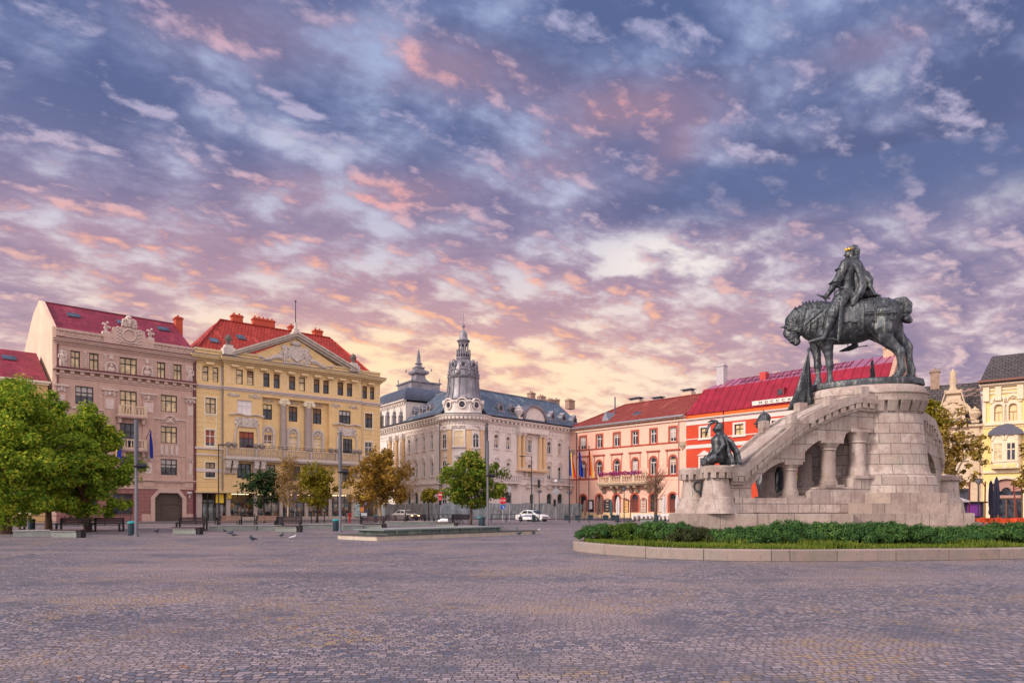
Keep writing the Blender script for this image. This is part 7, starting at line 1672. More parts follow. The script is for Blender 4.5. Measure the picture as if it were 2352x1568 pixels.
p = at(1752, 30.4); soldier('soldier_statue', 'bronze soldier with spiked helmet half hidden behind the stone ramp', (p[0], p[1], 1.42), R(10), 1.62)
p = at(2003, 31.6); soldier('soldier_statue', 'small dark bronze figure in a tall hat beneath the horse', (p[0], p[1], 6.83), R(-20), .58).scale = (.55, .62, 1.04)
def banner():
    YB = 30.6; F = Frame(at(1800, YB), at(1880, YB-.8), c5); root = empty('bronze_banner', 'furled dark bronze banner hanging beside the front hooves', 'banner', (F.A.x, F.A.y, 0), F.rz)
    rows = [(75,1005,1012),(110,995,1016),(200,968,1022),(300,940,1032),(400,905,1042),(440,886,1046),(495,866,1040)]
    vs = []; n = 12
    for s_ in (0, 1):
        for y, x0, x1 in rows:
            for i in range(n+1):
                t = i/n; x = x0+(x1-x0)*t; k = (y-75)/420; u, z = F.uz(x, y+ (0 if y < 490 else -40*t)); vs.append((u, s_*.06-.30*k*math.sin(t*5.2+.9)*(1-.3*t)+.05*k*math.sin(t*13+y*.01), z))
    m = len(rows)*(n+1); fs = []
    for s_ in (0, 1):
        for j in range(len(rows)-1):
            for i in range(n): a = s_*m+j*(n+1)+i; fs.append((a, a+1, a+n+2, a+n+1))
    for j in range(len(rows)-1):
        for i in (0, n): a = j*(n+1)+i; fs.append((a, a+n+1, a+n+1+m, a+m))
    for j in (0, len(rows)-1):
        for i in range(n): a = j*(n+1)+i; fs.append((a, a+1, a+1+m, a+m))
    mb = MB(); mb.add(vs, fs); mb.build('cloth', BRONZE, root, 'auto')
    u, z = F.uz(1009, 92); mb = MB(); mb.tube([(u, .04, 1.5), (u, .04, z+.12)], .04, 6); mb.ell((u, .04, z+.2), (.06,.06,.12), 8, 6); mb.build('staff', BRONZE, root)
banner()
def wreath():
    c = pix(*c5(228, 1028), 27.55); root = empty('bronze_wreath', 'small bronze wreath with ribbons fixed to the rear turret', 'wreath', (c.x, c.y, c.z), 0)
    mb = MB()
    for i in range(20): a = i*.314; mb.ell((.15*math.cos(a), -.02*(i % 2), .02+.2*math.sin(a)), (.06,.04,.035), 6, 4, Matrix.Rotation(-a, 3, 'Y'))
    mb.build('leaves', BRONZE, root); mb = MB(); mb.tube([(.0,-.03,-.18),(.08,-.06,-.28),(.14,-.04,-.42)], .035, 5); mb.tube([(.0,-.03,-.18),(.14,-.06,-.24),(.22,-.04,-.34)], .03, 5); mb.build('ribbon', BRONZE, root)
wreath()
# ------------------------------------------------------------------ trees: tapered trunk, limbs, thousands of leaf blades in clumps
def leafmat(name, cols, trans=.3):
    m = bpy.data.materials.new(name); m.use_nodes = True; g = NG(m.node_tree); g.n.clear(); o = g.n.new('ShaderNodeOutputMaterial')
    geo = g.n.new('ShaderNodeNewGeometry'); cr = g.n.new('ShaderNodeValToRGB'); e = cr.color_ramp.elements
    n = g.noise(g.coord('Object'), .9, 3, .6); g.put(cr.inputs[0], g.m('ADD', g.m('MULTIPLY', geo.outputs['Random Per Island'], .62), g.m('MULTIPLY', g.lin(n, .3, .7), .38)))
    while len(e) < len(cols): e.new(.5)
    for i, c in enumerate(cols): e[i].position = i/(len(cols)-1); e[i].color = (*c, 1)
    d = g.n.new('ShaderNodeBsdfDiffuse'); t = g.n.new('ShaderNodeBsdfTranslucent'); mx = g.n.new('ShaderNodeMixShader'); mx.inputs[0].default_value = trans
    g.l.new(cr.outputs[0], d.inputs[0]); g.l.new(cr.outputs[0], t.inputs[0]); g.l.new(d.outputs[0], mx.inputs[1]); g.l.new(t.outputs[0], mx.inputs[2]); g.l.new(mx.outputs[0], o.inputs[0]); MATS[name] = m; return m
BARK = mat('bark', (.16,.10,.07), .9, var=.3, scale=4, bump=.5, bscale=12); PALEBARK = mat('pale_bark', (.36,.27,.15), .9, var=.3, scale=4); DARKBARK = mat('dark_bark', (.06,.045,.04), .9, var=.3)
def quads_mesh(name, P, U, V, m, parent, bend=0.):
    """P centres, U and V half axes (N,3): one diamond shaped leaf each"""
    N = len(P); v = np.empty((N, 4, 3), np.float32); v[:, 0] = P-U; v[:, 1] = P-V*.62+U*.1; v[:, 2] = P+U; v[:, 3] = P+V*.62+U*.1
    me = bpy.data.meshes.new(name); me.vertices.add(4*N); me.vertices.foreach_set('co', v.ravel()); me.loops.add(4*N); me.loops.foreach_set('vertex_index', np.arange(4*N, dtype=np.int32))
    me.polygons.add(N); me.polygons.foreach_set('loop_start', np.arange(0, 4*N, 4, dtype=np.int32)); me.polygons.foreach_set('loop_total', np.full(N, 4, np.int32)); me.update(); me.validate()
    return link(name, me, m, parent)
def leaf_cloud(rg, C, r, per, size, flat=.75):
    """clumps at C (K,3) with radii r (K,), per leaves each"""
    K = len(C); n = K*per; d = rg.normal(size=(n, 3)); d /= np.linalg.norm(d, axis=1)[:, None]; rad = rg.random(n)**.42
    P = np.repeat(C, per, 0)+d*(rad*np.repeat(r, per))[:, None]*np.array([1, 1, flat])
    nrm = d*.8+rg.normal(size=(n, 3))*.55+np.array([0, 0, .5]); nrm /= np.linalg.norm(nrm, axis=1)[:, None]
    a = np.cross(nrm, rg.normal(size=(n, 3))); a /= np.linalg.norm(a, axis=1)[:, None]; b = np.cross(nrm, a); s = size*(.6+.8*rg.random(n))[:, None]
    return P, a*s, b*s
def tree(name, label, loc, H, zc0, rad, m, bark=BARK, clumps=60, per=110, leaf=.16, r_tr=.16, seed=1, shape=1., group=None, gap=0., lean=0., clump_r=.30, off=(0,0)):
    """H total height, crown from zc0 to H with radius rad"""
    rg = np.random.default_rng(seed); rr = random.Random(seed); root = empty(name, label, 'tree', (loc[0], loc[1], 0), rr.random()*6, group)
    ox, oy = off
    tk = MB(); top = zc0+(H-zc0)*.72; pts = [(lean*t*t*2+.06*math.sin(t*5+seed)+ox*t*t, .05*math.cos(t*4)+oy*t*t, top*t) for t in (0, .15, .35, .55, .75, 1.)]
    tk.tube(pts, [r_tr*1.35, r_tr, r_tr*.85, r_tr*.65, r_tr*.42, r_tr*.1], 9)
    cz = (zc0+H)/2; hz = (H-zc0)/2; C = []; rs = []
    while len(C) < clumps:
        d = rg.normal(size=3); d /= np.linalg.norm(d); q = rg.random()**.5
        z = d[2]*q; w = max(.04, 1-abs(z)**(1.5 if z > 0 else 9.))**.75; taper = 1-.42*shape*max(0, z)
        lump = 1+.16*math.sin(3*math.atan2(d[1], d[0])+seed)+.16*math.sin(5*math.atan2(d[1], d[0])+z*4+seed*2)+.10*math.sin(z*9+seed)
        p = np.array([d[0]*q*rad*taper*lump+ox, d[1]*q*rad*taper*lump+oy, cz+z*hz*.93])
        if gap and rg.random() < gap*(.3+.7*(math.sin(p[0]*2.1+seed)*math.sin(p[2]*1.7+seed) > .2)): continue
        C.append(p); rs.append(rad*clump_r*(.65+.7*rg.random()))
    C = np.array(C); rs = np.array(rs)
    for i in range(min(len(C), 26)):
        c = C[i*len(C)//26 % len(C)]; t = min(.9, max(.3, (zc0+.1+(c[2]-zc0)*.4)/top)); k = t*5; j = min(4, int(k)*0+max(0, [q for q in range(5) if (0,.15,.35,.55,.75,1.)[q] <= t][-1])); tt = (t-(0,.15,.35,.55,.75,1.)[j])/((.15,.2,.2,.2,.25)[j]); a = Vector(pts[j]).lerp(Vector(pts[j+1]), tt)
        mid = a.lerp(Vector(c), .5)+Vector((0, 0, .12*rad)); tk.tube([a, mid, Vector(c)], [r_tr*.36, r_tr*.2, r_tr*.05], 5, cap=False)
    tk.build('trunk', bark, root, True)
    quads_mesh('crown', *leaf_cloud(rg, C, rs, per, leaf), m, root); return root
def twigs_tree(name, label, loc, H, z0, rad, bark, seed=1, r_tr=.1, n=70, leaves=None, upright=.8, group=None):
    rr = random.Random(seed); root = empty(name, label, 'tree', (loc[0], loc[1], 0), 0, group); tk = MB(); top = Vector((0, 0, H)); tk.tube([(0,0,0),(.04,0,z0),(0,.03,H*.75),(.02,0,H)], [r_tr*1.3, r_tr, r_tr*.5, .012], 7); ends = []
    tw = MB()
    for i in range(n):
        a = rr.random()*6.283; z = z0+(H-z0)*.75*rr.random(); l = rad*(.5+.6*rr.random())*(1-.5*(z-z0)/(H-z0)); p = Vector((0, 0, z)); d = Vector((math.cos(a), math.sin(a), upright*(.5+.8*rr.random()))).normalized()
        q = [p, p+d*l*.5+Vector((0,0,.05*l)), p+d*l+Vector((0,0,.16*l))]; tw.tube(q, [r_tr*.26, r_tr*.15, .008], 4, cap=False)
        for k in range(4):
            b = q[1].lerp(q[2], rr.random()) if k > 1 else q[0].lerp(q[1], .4+.6*rr.random()); e = b+(d+Vector((rr.gauss(0,.6), rr.gauss(0,.6), rr.gauss(.2,.4)))).normalized()*l*(.25+.3*rr.random()); tw.tube([b, e], [.018, .007], 3, cap=False); ends += [b, e]
    tk.build('trunk', bark, root, True); tw.build('twigs', bark, root)
    if leaves:
        rg = np.random.default_rng(seed); C = np.array([tuple(e) for e in ends]); quads_mesh('leaves', *leaf_cloud(rg, C, np.full(len(C), .3), leaves[1], leaves[2]), leaves[0], root)
    return root
def xyr(px, Y): return at(px, Y)
def hgt(py, Y): return zat(py, Y)
L_PLANE = leafmat('plane_leaves', [(.03,.09,.024),(.11,.215,.028),(.23,.35,.035),(.40,.44,.045),(.56,.48,.07)])
L_GREEN = leafmat('maple_leaves', [(.02,.06,.018),(.07,.14,.02),(.16,.23,.03),(.28,.28,.045),(.38,.28,.07)])
L_DARK = leafmat('dark_leaves', [(.012,.03,.018),(.025,.055,.025),(.05,.085,.03),(.10,.11,.04)])
L_YELL = leafmat('yellowing_leaves', [(.06,.075,.018),(.17,.16,.02),(.28,.23,.025),(.36,.25,.035)])
L_BROWN = leafmat('autumn_leaves', [(.06,.055,.02),(.19,.12,.025),(.31,.18,.045),(.40,.24,.04),(.24,.20,.04)])
L_RUST = leafmat('russet_leaves', [(.06,.055,.018),(.18,.14,.03),(.28,.16,.055),(.42,.31,.06),(.22,.19,.04)])
def px_tree(name, label, px, Y, ytop, ybot, rpx, m, **k): return tree(name, label, xyr(px, Y), hgt(ytop, Y), hgt(ybot, Y), rpx*Y/FOC, m, **k)
px_tree('plane_tree', 'tallest green plane tree at the left edge, top turning yellow', 16, 44., 838, 1212, 150, L_PLANE, clumps=330, per=190, leaf=.105, r_tr=.27, seed=3, shape=1.25, clump_r=.17)
px_tree('plane_tree', 'green plane tree squeezed between two others before the mauve house', 112, 50., 888, 1208, 104, L_PLANE, clumps=220, per=170, leaf=.105, r_tr=.2, seed=11, shape=1.2, clump_r=.18)
px_tree('plane_tree', 'green plane tree beside the light mast before the mauve house', 198, 49., 922, 1208, 106, L_PLANE, bark=mat('red_bark', (.22,.09,.06), .9, var=.3), clumps=270, per=170, leaf=.10, r_tr=.16, seed=21, shape=1.3, clump_r=.17)
px_tree('dark_tree', 'dark small tree before the lit bookshop windows', 606, 79., 1062, 1168, 56, L_DARK, bark=DARKBARK, clumps=60, per=60, leaf=.15, r_tr=.13, seed=5, gap=.35)
px_tree('yellowing_tree', 'yellow green tree left of the mast before the yellow palace', 729, 79., 1058, 1170, 58, L_YELL, bark=DARKBARK, clumps=100, per=62, leaf=.14, r_tr=.12, seed=9, clump_r=.22)
px_tree('autumn_tree', 'brown and olive autumn tree at the right end of the yellow palace', 873, 70., 1020, 1172, 72, L_BROWN, bark=PALEBARK, clumps=130, per=72, leaf=.14, r_tr=.14, seed=14, gap=.3, clump_r=.22, shape=1.3)
px_tree('maple_tree', 'round green tree before the turret of the white palace', 1083, 70., 1030, 1168, 76, L_GREEN, bark=mat('brown_bark', (.13,.09,.07), .9, var=.2), clumps=150, per=90, leaf=.14, r_tr=.12, seed=18, shape=1.5, clump_r=.21)
px_tree('small_tree', 'small ball shaped tree beside the red traffic light', 985, 98., 1114, 1156, 23, L_YELL, bark=DARKBARK, clumps=28, per=60, leaf=.15, r_tr=.13, seed=22, shape=.3)
px_tree('russet_tree', 'thin russet tree between monument and cream house', 2188, 56., 925, 1150, 72, L_RUST, clumps=95, per=34, leaf=.14, r_tr=.1, seed=31, gap=.75, clump_r=.17)
px_tree('russet_tree', 'brownish tree rising behind the right end of the stone bastion', 2128, 62., 880, 1090, 44, L_YELL, clumps=70, per=60, leaf=.15, r_tr=.14, seed=37, gap=.3)
px_tree('russet_tree', 'thin leafed tree cut by the right edge of the photo', 2392, 46., 1000, 1150, 55, L_RUST, clumps=40, per=36, leaf=.15, r_tr=.12, seed=41, gap=.5)
px_tree('yellowing_tree', 'olive tree glimpsed through the arches of the monument', 1802, 60., 1065, 1150, 40, L_YELL, clumps=45, per=70, leaf=.16, r_tr=.13, seed=44)
twigs_tree('birch_tree', 'nearly bare pale birch before the bookshop', xyr(661, 71.), hgt(1035, 71.), 1.6, 1.9, mat('birch_bark', (.46,.36,.26), .9, var=.3), 6, .085, 110, (MATS['autumn_leaves'], 3, .09), 1.2)
twigs_tree('bare_tree', 'bare tree with grey twigs right of the brown autumn tree', xyr(931, 84.), hgt(1046, 84.), 2.2, 2.3, mat('grey_bark', (.22,.17,.15), .9), 8, .09, 90, (MATS['autumn_leaves'], 2, .10), 1.)
twigs_tree('bare_tree', 'bare fan shaped tree before the pink town house', xyr(1505, 84.), hgt(1072, 84.), 2.2, 2.9, mat('brown_twigs', (.20,.12,.08), .9), 12, .16, 80, None, 1.1)
def clump_plant(name, label, px, Y, z, r, m, seed):
    x, y = at(px, Y); o = quads_mesh(name, *leaf_cloud(np.random.default_rng(seed), np.array([(0,0,0),(r*.8,0,-r*.3),(-r*.3,0,.3*r)]), np.full(3, r), 90, .12), m, None); o.location = (x, y, z); tag(o, label, 'leaves')
# ------------------------------------------------------------------ island: kerb, lawn, juniper hedge
ISL = [at(px, Y) for px, Y in ((1318,27.2),(1319,26.0),(1340,25.0),(1400,23.5),(1500,22.0),(1600,21.25),(1700,20.85),(1850,20.7),(2000,20.85),(2180,21.25),(2352,21.8),(2520,22.8),(2700,25.),(2760,29),(2640,35),(2350,41),(2000,43.5),(1700,42),(1500,38),(1380,33),(1330,29.6))]
def smooth_closed(pts, n=6):
    out = []; N = len(pts)
    for i in range(N):
        p = [Vector(pts[(i+k) % N]) for k in (-1, 0, 1, 2)]
        for j in range(n):
            t = j/n; out.append(.5*((2*p[1])+(p[2]-p[0])*t+(2*p[0]-5*p[1]+4*p[2]-p[3])*t*t+(3*p[1]-p[0]-3*p[2]+p[3])*t**3))
    return out
IS = smooth_closed(ISL); 
def inset(P, d):
    out = []
    for i in range(len(P)):
        t = (P[(i+1) % len(P)]-P[i-1]).normalized(); out.append(P[i]+Vector((-t.y, t.x))*d)
    return out
def island():
    sgn = .42
    IN = inset(IS, sgn); area = sum(IS[i].x*IS[(i+1) % len(IS)].y-IS[(i+1) % len(IS)].x*IS[i].y for i in range(len(IS)))
    if area < 0: IN = inset(IS, -sgn)
    n = len(IS); m = stone('kerb_stone', 50., 3., base=(.29,.25,.225), runs=.3)
    root = empty('island_kerb', 'low pale stone kerb curving round the monument lawn', 'kerb', (0,0,0), 0)
    acc = 0; seg = []; cur = [0]
    for i in range(n):
        acc += (IS[(i+1) % n]-IS[i]).length; cur.append(i+1)
        if acc > 1.75 or i == n-1: seg.append(cur); cur = [i+1]; acc = 0
    rr = random.Random(1)
    for s_ in seg:
        vs = []; fs = []; h = .36+rr.uniform(-.008, .008); e = .011
        for q, i in enumerate(s_):
            o, w = IS[i % n], IN[i % n]
            if q == 0: t = (IS[s_[1] % n]-o).normalized(); o = o+t*e; w = w+t*e
            if q == len(s_)-1: t = (o-IS[s_[-2] % n]).normalized(); o = o-t*e; w = w-t*e
            r = (w-o)*.07; vs += [(o.x,o.y,0),(o.x,o.y,h-.03),(o.x+r.x,o.y+r.y,h),(w.x-r.x,w.y-r.y,h),(w.x,w.y,h-.03),(w.x,w.y,.0)]
        for q in range(len(s_)-1):
            a, b = q*6, q*6+6; fs += [(a+k, b+k, b+k+1, a+k+1) for k in range(5)]
        fs += [(0,1,2,3,4,5), tuple(len(vs)-6+k for k in (5,4,3,2,1,0))]
        mb = MB(); mb.add(vs, fs); mb.build('kerb_block', m, root)
    soil = mat('lawn_soil', (.06,.085,.025), .95, var=.4, scale=2, col2=(.11,.10,.04))
    mb = MB(); mb.poly([(p.x, p.y, .29) for p in IN]); tag(mb.build('lawn', soil), kind='structure')
    rg = np.random.default_rng(5); P = []
    arr = np.array([(p.x, p.y) for p in IS]); inn = np.array([(p.x, p.y) for p in IN])
    # grass blades over the strip in front of the hedge
    k = 60000; i0 = rg.integers(0, 66, k); t = rg.random(k); f = 1.02+rg.random(k)**1.2*4.6
    base = inn[i0]*(1-t)[:, None]+inn[(i0+1) % n]*t[:, None]; dirn = (inn[i0]-arr[i0])/.42; p = base+dirn*(f-1.0)[:, None]
    h = .05+.07*rg.random(k)+.10*(np.sin(p[:, 0]*1.7+p[:, 1])*np.sin(p[:, 0]*.63+1) > .35)*rg.random(k)
    C = np.stack([p[:, 0], p[:, 1], .29+h*.8], 1); a = rg.random(k)*6.28; U = np.stack([np.cos(a)*h*.35, np.sin(a)*h*.35, h], 1); V = np.stack([-np.sin(a)*.022, np.cos(a)*.022, np.zeros(k)], 1)
    g_ = quads_mesh('grass', C, U, V, leafmat('grass_blades', [(.05,.085,.015),(.11,.17,.025),(.19,.24,.04),(.28,.27,.08)], .25), None); tag(g_, kind='stuff')
    JUN = leafmat('juniper', [(.02,.06,.025),(.045,.11,.04),(.085,.17,.05),(.15,.24,.06)], .15); JUN2 = leafmat('juniper_bright', [(.02,.05,.015),(.05,.10,.02),(.10,.16,.03),(.15,.20,.04)], .15); JUN3 = leafmat('juniper_brown', [(.02,.03,.018),(.035,.05,.025),(.07,.07,.03),(.06,.10,.03)], .15)
    spots = [(1405,27.0,1203),(1455,26.3,1200),(1525,25.6,1197),(1600,25.0,1212),(1668,24.6,1214),(1735,24.3,1205),(1810,24.2,1197),(1890,24.1,1196),(1968,24.1,1200),(2040,24.2,1198),(2105,24.3,1207),(2170,24.4,1213),(2240,24.6,1205),(2320,24.8,1199),(2400,25.2,1196)]
    where = ['at the tip of the lawn','second from the lawn tip, bright green','below the bare tree and white tables','below the left end of the stone base','below the front turret','below the first arch of the ramp','below the second column, tallest of the row','below the third column','below the left side of the bastion','below the middle of the bastion','below the right side of the bastion','below the base steps','at the right end of the base steps','below the orange cafe chairs','cut by the right edge']
    for i, ((px, Y, yt), wh) in enumerate(zip(spots, where)):
        Y -= .25; x, y = at(px, Y); r = 1.24+.12*math.sin(i*2.3); zt = zat(yt, Y); H = zt-.26
        root2 = empty('juniper_shrub', 'low spreading juniper '+wh, 'shrub', (x, y, .29), i*1.3, 'junipers along the front of the lawn'); rg2 = np.random.default_rng(60+i)
        K = 70; ang = rg2.random(K)*6.28; q = rg2.random(K)**.5; C = np.stack([np.cos(ang)*q*r*1.12, np.sin(ang)*q*r*.95, np.zeros(K)], 1); C[:, 2] = .1+(H-.2)*np.sqrt(np.clip(1-(q*.95)**2.4, .02, 1))*(.55+.45*rg2.random(K))
        P, U, V = leaf_cloud(rg2, C, np.full(K, .20), 190, .052, .8); U[:, 2] += .02; V *= .45; quads_mesh('foliage', P, U*1.25, V, JUN2 if i in (1,) else (JUN3 if i in (3,) else JUN), root2)
        mb = MB()
        for j in range(9): a = j*.7; mb.tube([(0,0,0),(math.cos(a)*r*.4, math.sin(a)*r*.4, H*.35),(math.cos(a)*r*.75, math.sin(a)*r*.75, H*.6)], [.03,.02,.008], 4)
        mb.build('stems', DARKBARK, root2)
    # coil of black hose on the grass
    x, y = at(1915, 22.3); mb = MB(); mb.tube([(.55*math.cos(t*.5)*(1+.08*math.sin(t*1.7)), .22*math.sin(t*.5), .03+t*.004) for t in range(34)], .035, 6); mb.tube([(-.5,0,.05),(-.9,.05,.03),(-1.2,-.05,.03)], .035, 6); o = mb.build('hose_coil', mat('black_rubber', (.02,.022,.03), .5), None, True, (x, y, .32)); tag(o, 'black hose lying coiled on the grass by the kerb', 'hose')
island()
# ------------------------------------------------------------------ road, pavements, kerbs
U = FA.d; Nn = FA.n
def along_row(u, v): p = FA.A+U*u+Nn*v; return (p.x, p.y)
asph = mat('asphalt', (.085,.083,.10), .85, var=.2, scale=.6, bump=.2, bscale=60); pav = mat('pavement_slabs', (.22,.18,.19), .85, var=.15, scale=1.5, bump=.2, bscale=20)
kerbm = mat('kerb_granite', (.25,.22,.22), .8, var=.2)
Lrow = FA.L+FB.L
mb = MB(); mb.poly([(*along_row(-40,-9.5),.004),(*along_row(Lrow+14,-9.5),.004),(*along_row(Lrow+14,-4.),.004),(*along_row(-40,-4.),.004)]); tag(mb.build('road', asph), kind='structure')
a = along_row(Lrow+14,-9.5); b = along_row(Lrow+14,-4.)
mb = MB(); mb.poly([(a[0],a[1],.008),(18,92,.008),(40,80,.008),(60,110,.008),(14,112,.008),(-4,104.5,.008),(b[0],b[1],.008)]) ; tag(mb.build('side_road', asph), kind='structure')
mb = MB(); p = [along_row(-40,-4.), along_row(Lrow+3,-4.), along_row(Lrow+3,2), along_row(-40,2)]; mb.plan(p, 0, .12); tag(mb.build('pavement', pav), kind='structure')
mb = MB(); mb.plan([along_row(-40,-4.25), along_row(Lrow+3,-4.25), along_row(Lrow+3,-4.005), along_row(-40,-4.005)], 0, .135); tag(mb.build('kerb', kerbm), kind='structure')
q0, q1 = FD.A-FD.n*5.5, FD.A+FD.d*FD.L-FD.n*5.5
mb = MB(); mb.plan([tuple(q0), tuple(q1), tuple(q1+FD.n*7), tuple(q0+FD.n*7)], 0, .10); tag(mb.build('side_pavement', pav), kind='structure')

STEEL = mat('mast_steel', (.20,.20,.23), .45, .5, var=.12); IRON = mat('dark_iron', (.03,.035,.045), .5, .3); TEAL = mat('teal_lid', (.03,.30,.33), .45); BINM = mat('bin_dark', (.025,.05,.065), .5); WOODD = mat('dark_wood', (.055,.035,.04), .6, var=.3, scale=6); WOODB = mat('brown_wood', (.20,.115,.09), .65, var=.3, scale=6); CONC = mat('concrete_slab', (.34,.33,.32), .85, var=.15, scale=3, streak=.2, bump=.1); CONCG = mat('greenish_concrete', (.24,.27,.25), .85, var=.2, scale=2, streak=.35, bump=.15); BLACK = mat('black_metal', (.02,.02,.022), .5)
def G2(px, Y): x, y = at(px, Y); return (x, y, 0)
# tall floodlight masts
def mast(px, Y, ytop, label):
    H = zat(ytop, Y); root = empty('light_mast', label, 'mast', G2(px, Y), 0, 'tall light masts on the square')
    mb = MB(); mb.lathe([(.15,0),(.15,.12),(.10,.14),(.09,H*.5),(.085,H)], (0,0,0), 14); mb.build('pole', STEEL, root, 'auto')
    mb = MB(); mb.lathe([(.115,H*.62),(.115,H)], (0,0,0), 14); mb.build('upper_sleeve', mat('sleeve_dark', (.13,.14,.17), .5, .3), root, 'auto')
    mb = MB(); mb.tube([(0,0,H*.60),(.3,-.05,H*.615)], .035, 6); mb.rbox((.38,-.08,H*.60), (.42,.34,.2), .2, .5); mb.lathe([(.16,-.06),(.2,0),(.16,.06)], (0,0,H*.6), 12); f = mb.build('floodlight', BLACK, root)
    mb = MB(); mb.rbox((.38,-.13,H*.585), (.34,.26,.02), .2, .5); mb.build('lamp_glass', DGLASS, f)
    for q in (0,): pass
mast(313, 39.8, 963, 'grey light mast before the mauve house, beside the big trees')
mast(781.5, 46.8, 992, 'grey light mast standing before the right part of the yellow palace')
mast(1120, 58., 1012, 'grey light mast beside the round green tree')
def tall_lamp(px, Y, ytop, label, arm):
    H = zat(ytop, Y); root = empty('street_lamp', label, 'street lamp', G2(px, Y), 0)
    mb = MB(); mb.lathe([(.1,0),(.07,.3),(.05,H)], (0,0,0), 10); mb.build('pole', IRON, root, 'auto'); mb = MB(); mb.tube([(0,0,H-.1),(arm*.5,0,H+.05),(arm,0,H)], .04, 6); mb.rbox((arm*1.1,0,H-.02), (.7,.25,.12)); mb.build('lamp_head', IRON, root)
tall_lamp(502, 71., 1021, 'thin dark road lamp before the shop doors of the yellow palace', .3)
tall_lamp(1221, 88., 1047, 'dark road lamp behind the white taxi', -1.1)
def bowl_lamp(px, Y, ytop, label, first=[None]):
    H = zat(ytop, Y)
    if first[0] is None:
        root = empty('bowl_lamp', label, 'street lamp', G2(px, Y), 0, 'short lamps with bowl shaped heads'); mb = MB(); mb.lathe([(.1,0),(.06,.2),(.045,H-.35)], (0,0,0), 10); mb.build('pole', IRON, root, 'auto')
        mb = MB(); mb.lathe([(.05,H-.4),(.1,H-.36),(.34,H-.08),(.36,H-.02)], (0,0,0), 16); mb.build('glass_bowl', mat('bowl_glass', (.30,.30,.32), .2), root, 'auto'); mb = MB(); mb.lathe([(.4,H-.03),(.4,H),(.1,H+.04)], (0,0,0), 16)
        for k in range(4): mb.tube([(.08*math.cos(k*1.57),.08*math.sin(k*1.57),H-.4),(.38*math.cos(k*1.57),.38*math.sin(k*1.57),H-.02)], .018, 4)
        mb.build('rim', IRON, root); first[0] = root; first.append(H); return root
    return copy_thing(first[0], label, G2(px, Y), scale=H/first[1])
bowl_lamp(1238.5, 84.5, 1126, 'short bowl lamp right in front of the white taxi'); bowl_lamp(1308.5, 80.5, 1129, 'short bowl lamp at the foot of the blue yellow red flag'); bowl_lamp(1433.6, 82., 1119, 'short bowl lamp before the middle of the pink town house'); bowl_lamp(1509, 84.8, 1121, 'short bowl lamp at the bare tree before the pink house'); bowl_lamp(2247, 62., 1100, 'short bowl lamp between cream and yellow houses on the right')
# litter bins
def bin_(px, Y, label, lid, first={}):
    if lid not in first:
        root = empty('litter_bin', label, 'litter bin', G2(px, Y), 0, 'litter bins on the square'); root.scale = (.85, .85, .9); mb = MB(); mb.lathe([(.24,0),(.26,.05),(.26,.78),(.22,.8)], (0,0,0), 18); mb.build('drum', BINM, root, 'auto'); mb = MB(); mb.lathe([(.3,.8),(.31,.84),(.28,.92),(.12,.97),(0.02,.975)], (0,0,0), 18); mb.build('lid', lid, root, 'auto'); mb = MB(); mb.lathe([(.28,.0),(.28,.04)], (0,0,0), 14); mb.build('foot_ring', BLACK, root); first[lid] = root; return
    copy_thing(first[lid], label, G2(px, Y))
bin_(303, 41.3, 'dark bin with turquoise lid at the foot of the leftmost mast', TEAL); bin_(771.6, 49.5, 'dark bin with turquoise lid left of the mast at the yellow palace', TEAL); bin_(863, 82., 'teal bin behind the brown autumn tree', TEAL); bin_(1104, 66., 'dark bin with teal lid left of the mast at the green tree', TEAL)
bin_(1108.5, 64., 'plain dark bin just in front of its teal lidded twin', BINM); bin_(646.5, 66., 'plain dark bin behind the planters at the birch', BINM); bin_(1225.8, 83.5, 'plain dark bin covering the taxi door', BINM); bin_(72.7, 50.5, 'plain dark bin under the leftmost plane trees', BINM); bin_(1418, 82.3, 'tall dark planter bin under the white closed parasol', BINM); bin_(1508, 80., 'plain bin beside the covered white tables', BINM)
# benches
def slab_bench(px, Y, L, label, rz, first=[None]):
    if first[0] is None:
        root = empty('slab_bench', label, 'bench', G2(px, Y), rz, 'low slab benches with dark seats'); mb = MB(); mb.box(-L/2,L/2-.2,-.16,.16,.02,.34); mb.build('base', CONCG, root); mb = MB()
        for k in range(4): mb.box(-L/2-.02,L/2+.1,-.24+k*.122,-.13+k*.122,.40,.46)
        mb.build('seat', WOODD, root); mb = MB(); mb.box(L/2-.1,L/2+.1,-.2,.2,.0,.40); mb.build('end_block', BLACK, root); mb = MB(); mb.box(-L/2,L/2-.2,-.21,.21,.34,.40); mb.build('top_slab', CONC, root); first[0] = root; return
    copy_thing(first[0], label, G2(px, Y), rz)
R0 = R(-6)
slab_bench(155, 37.9, 1.7, 'low slab bench in front of the long planter under the plane trees', R0); slab_bench(430, 42.8, 1.7, 'low slab bench right of the leftmost mast before the portal', R0); slab_bench(662, 47., 1.7, 'low slab bench in front of the planters at the birch', R0); slab_bench(859, 52.5, 1.7, 'low slab bench behind the left end of the fountain', R0); slab_bench(1026, 58., 1.7, 'low slab bench with white bundle behind the fountain', R0)
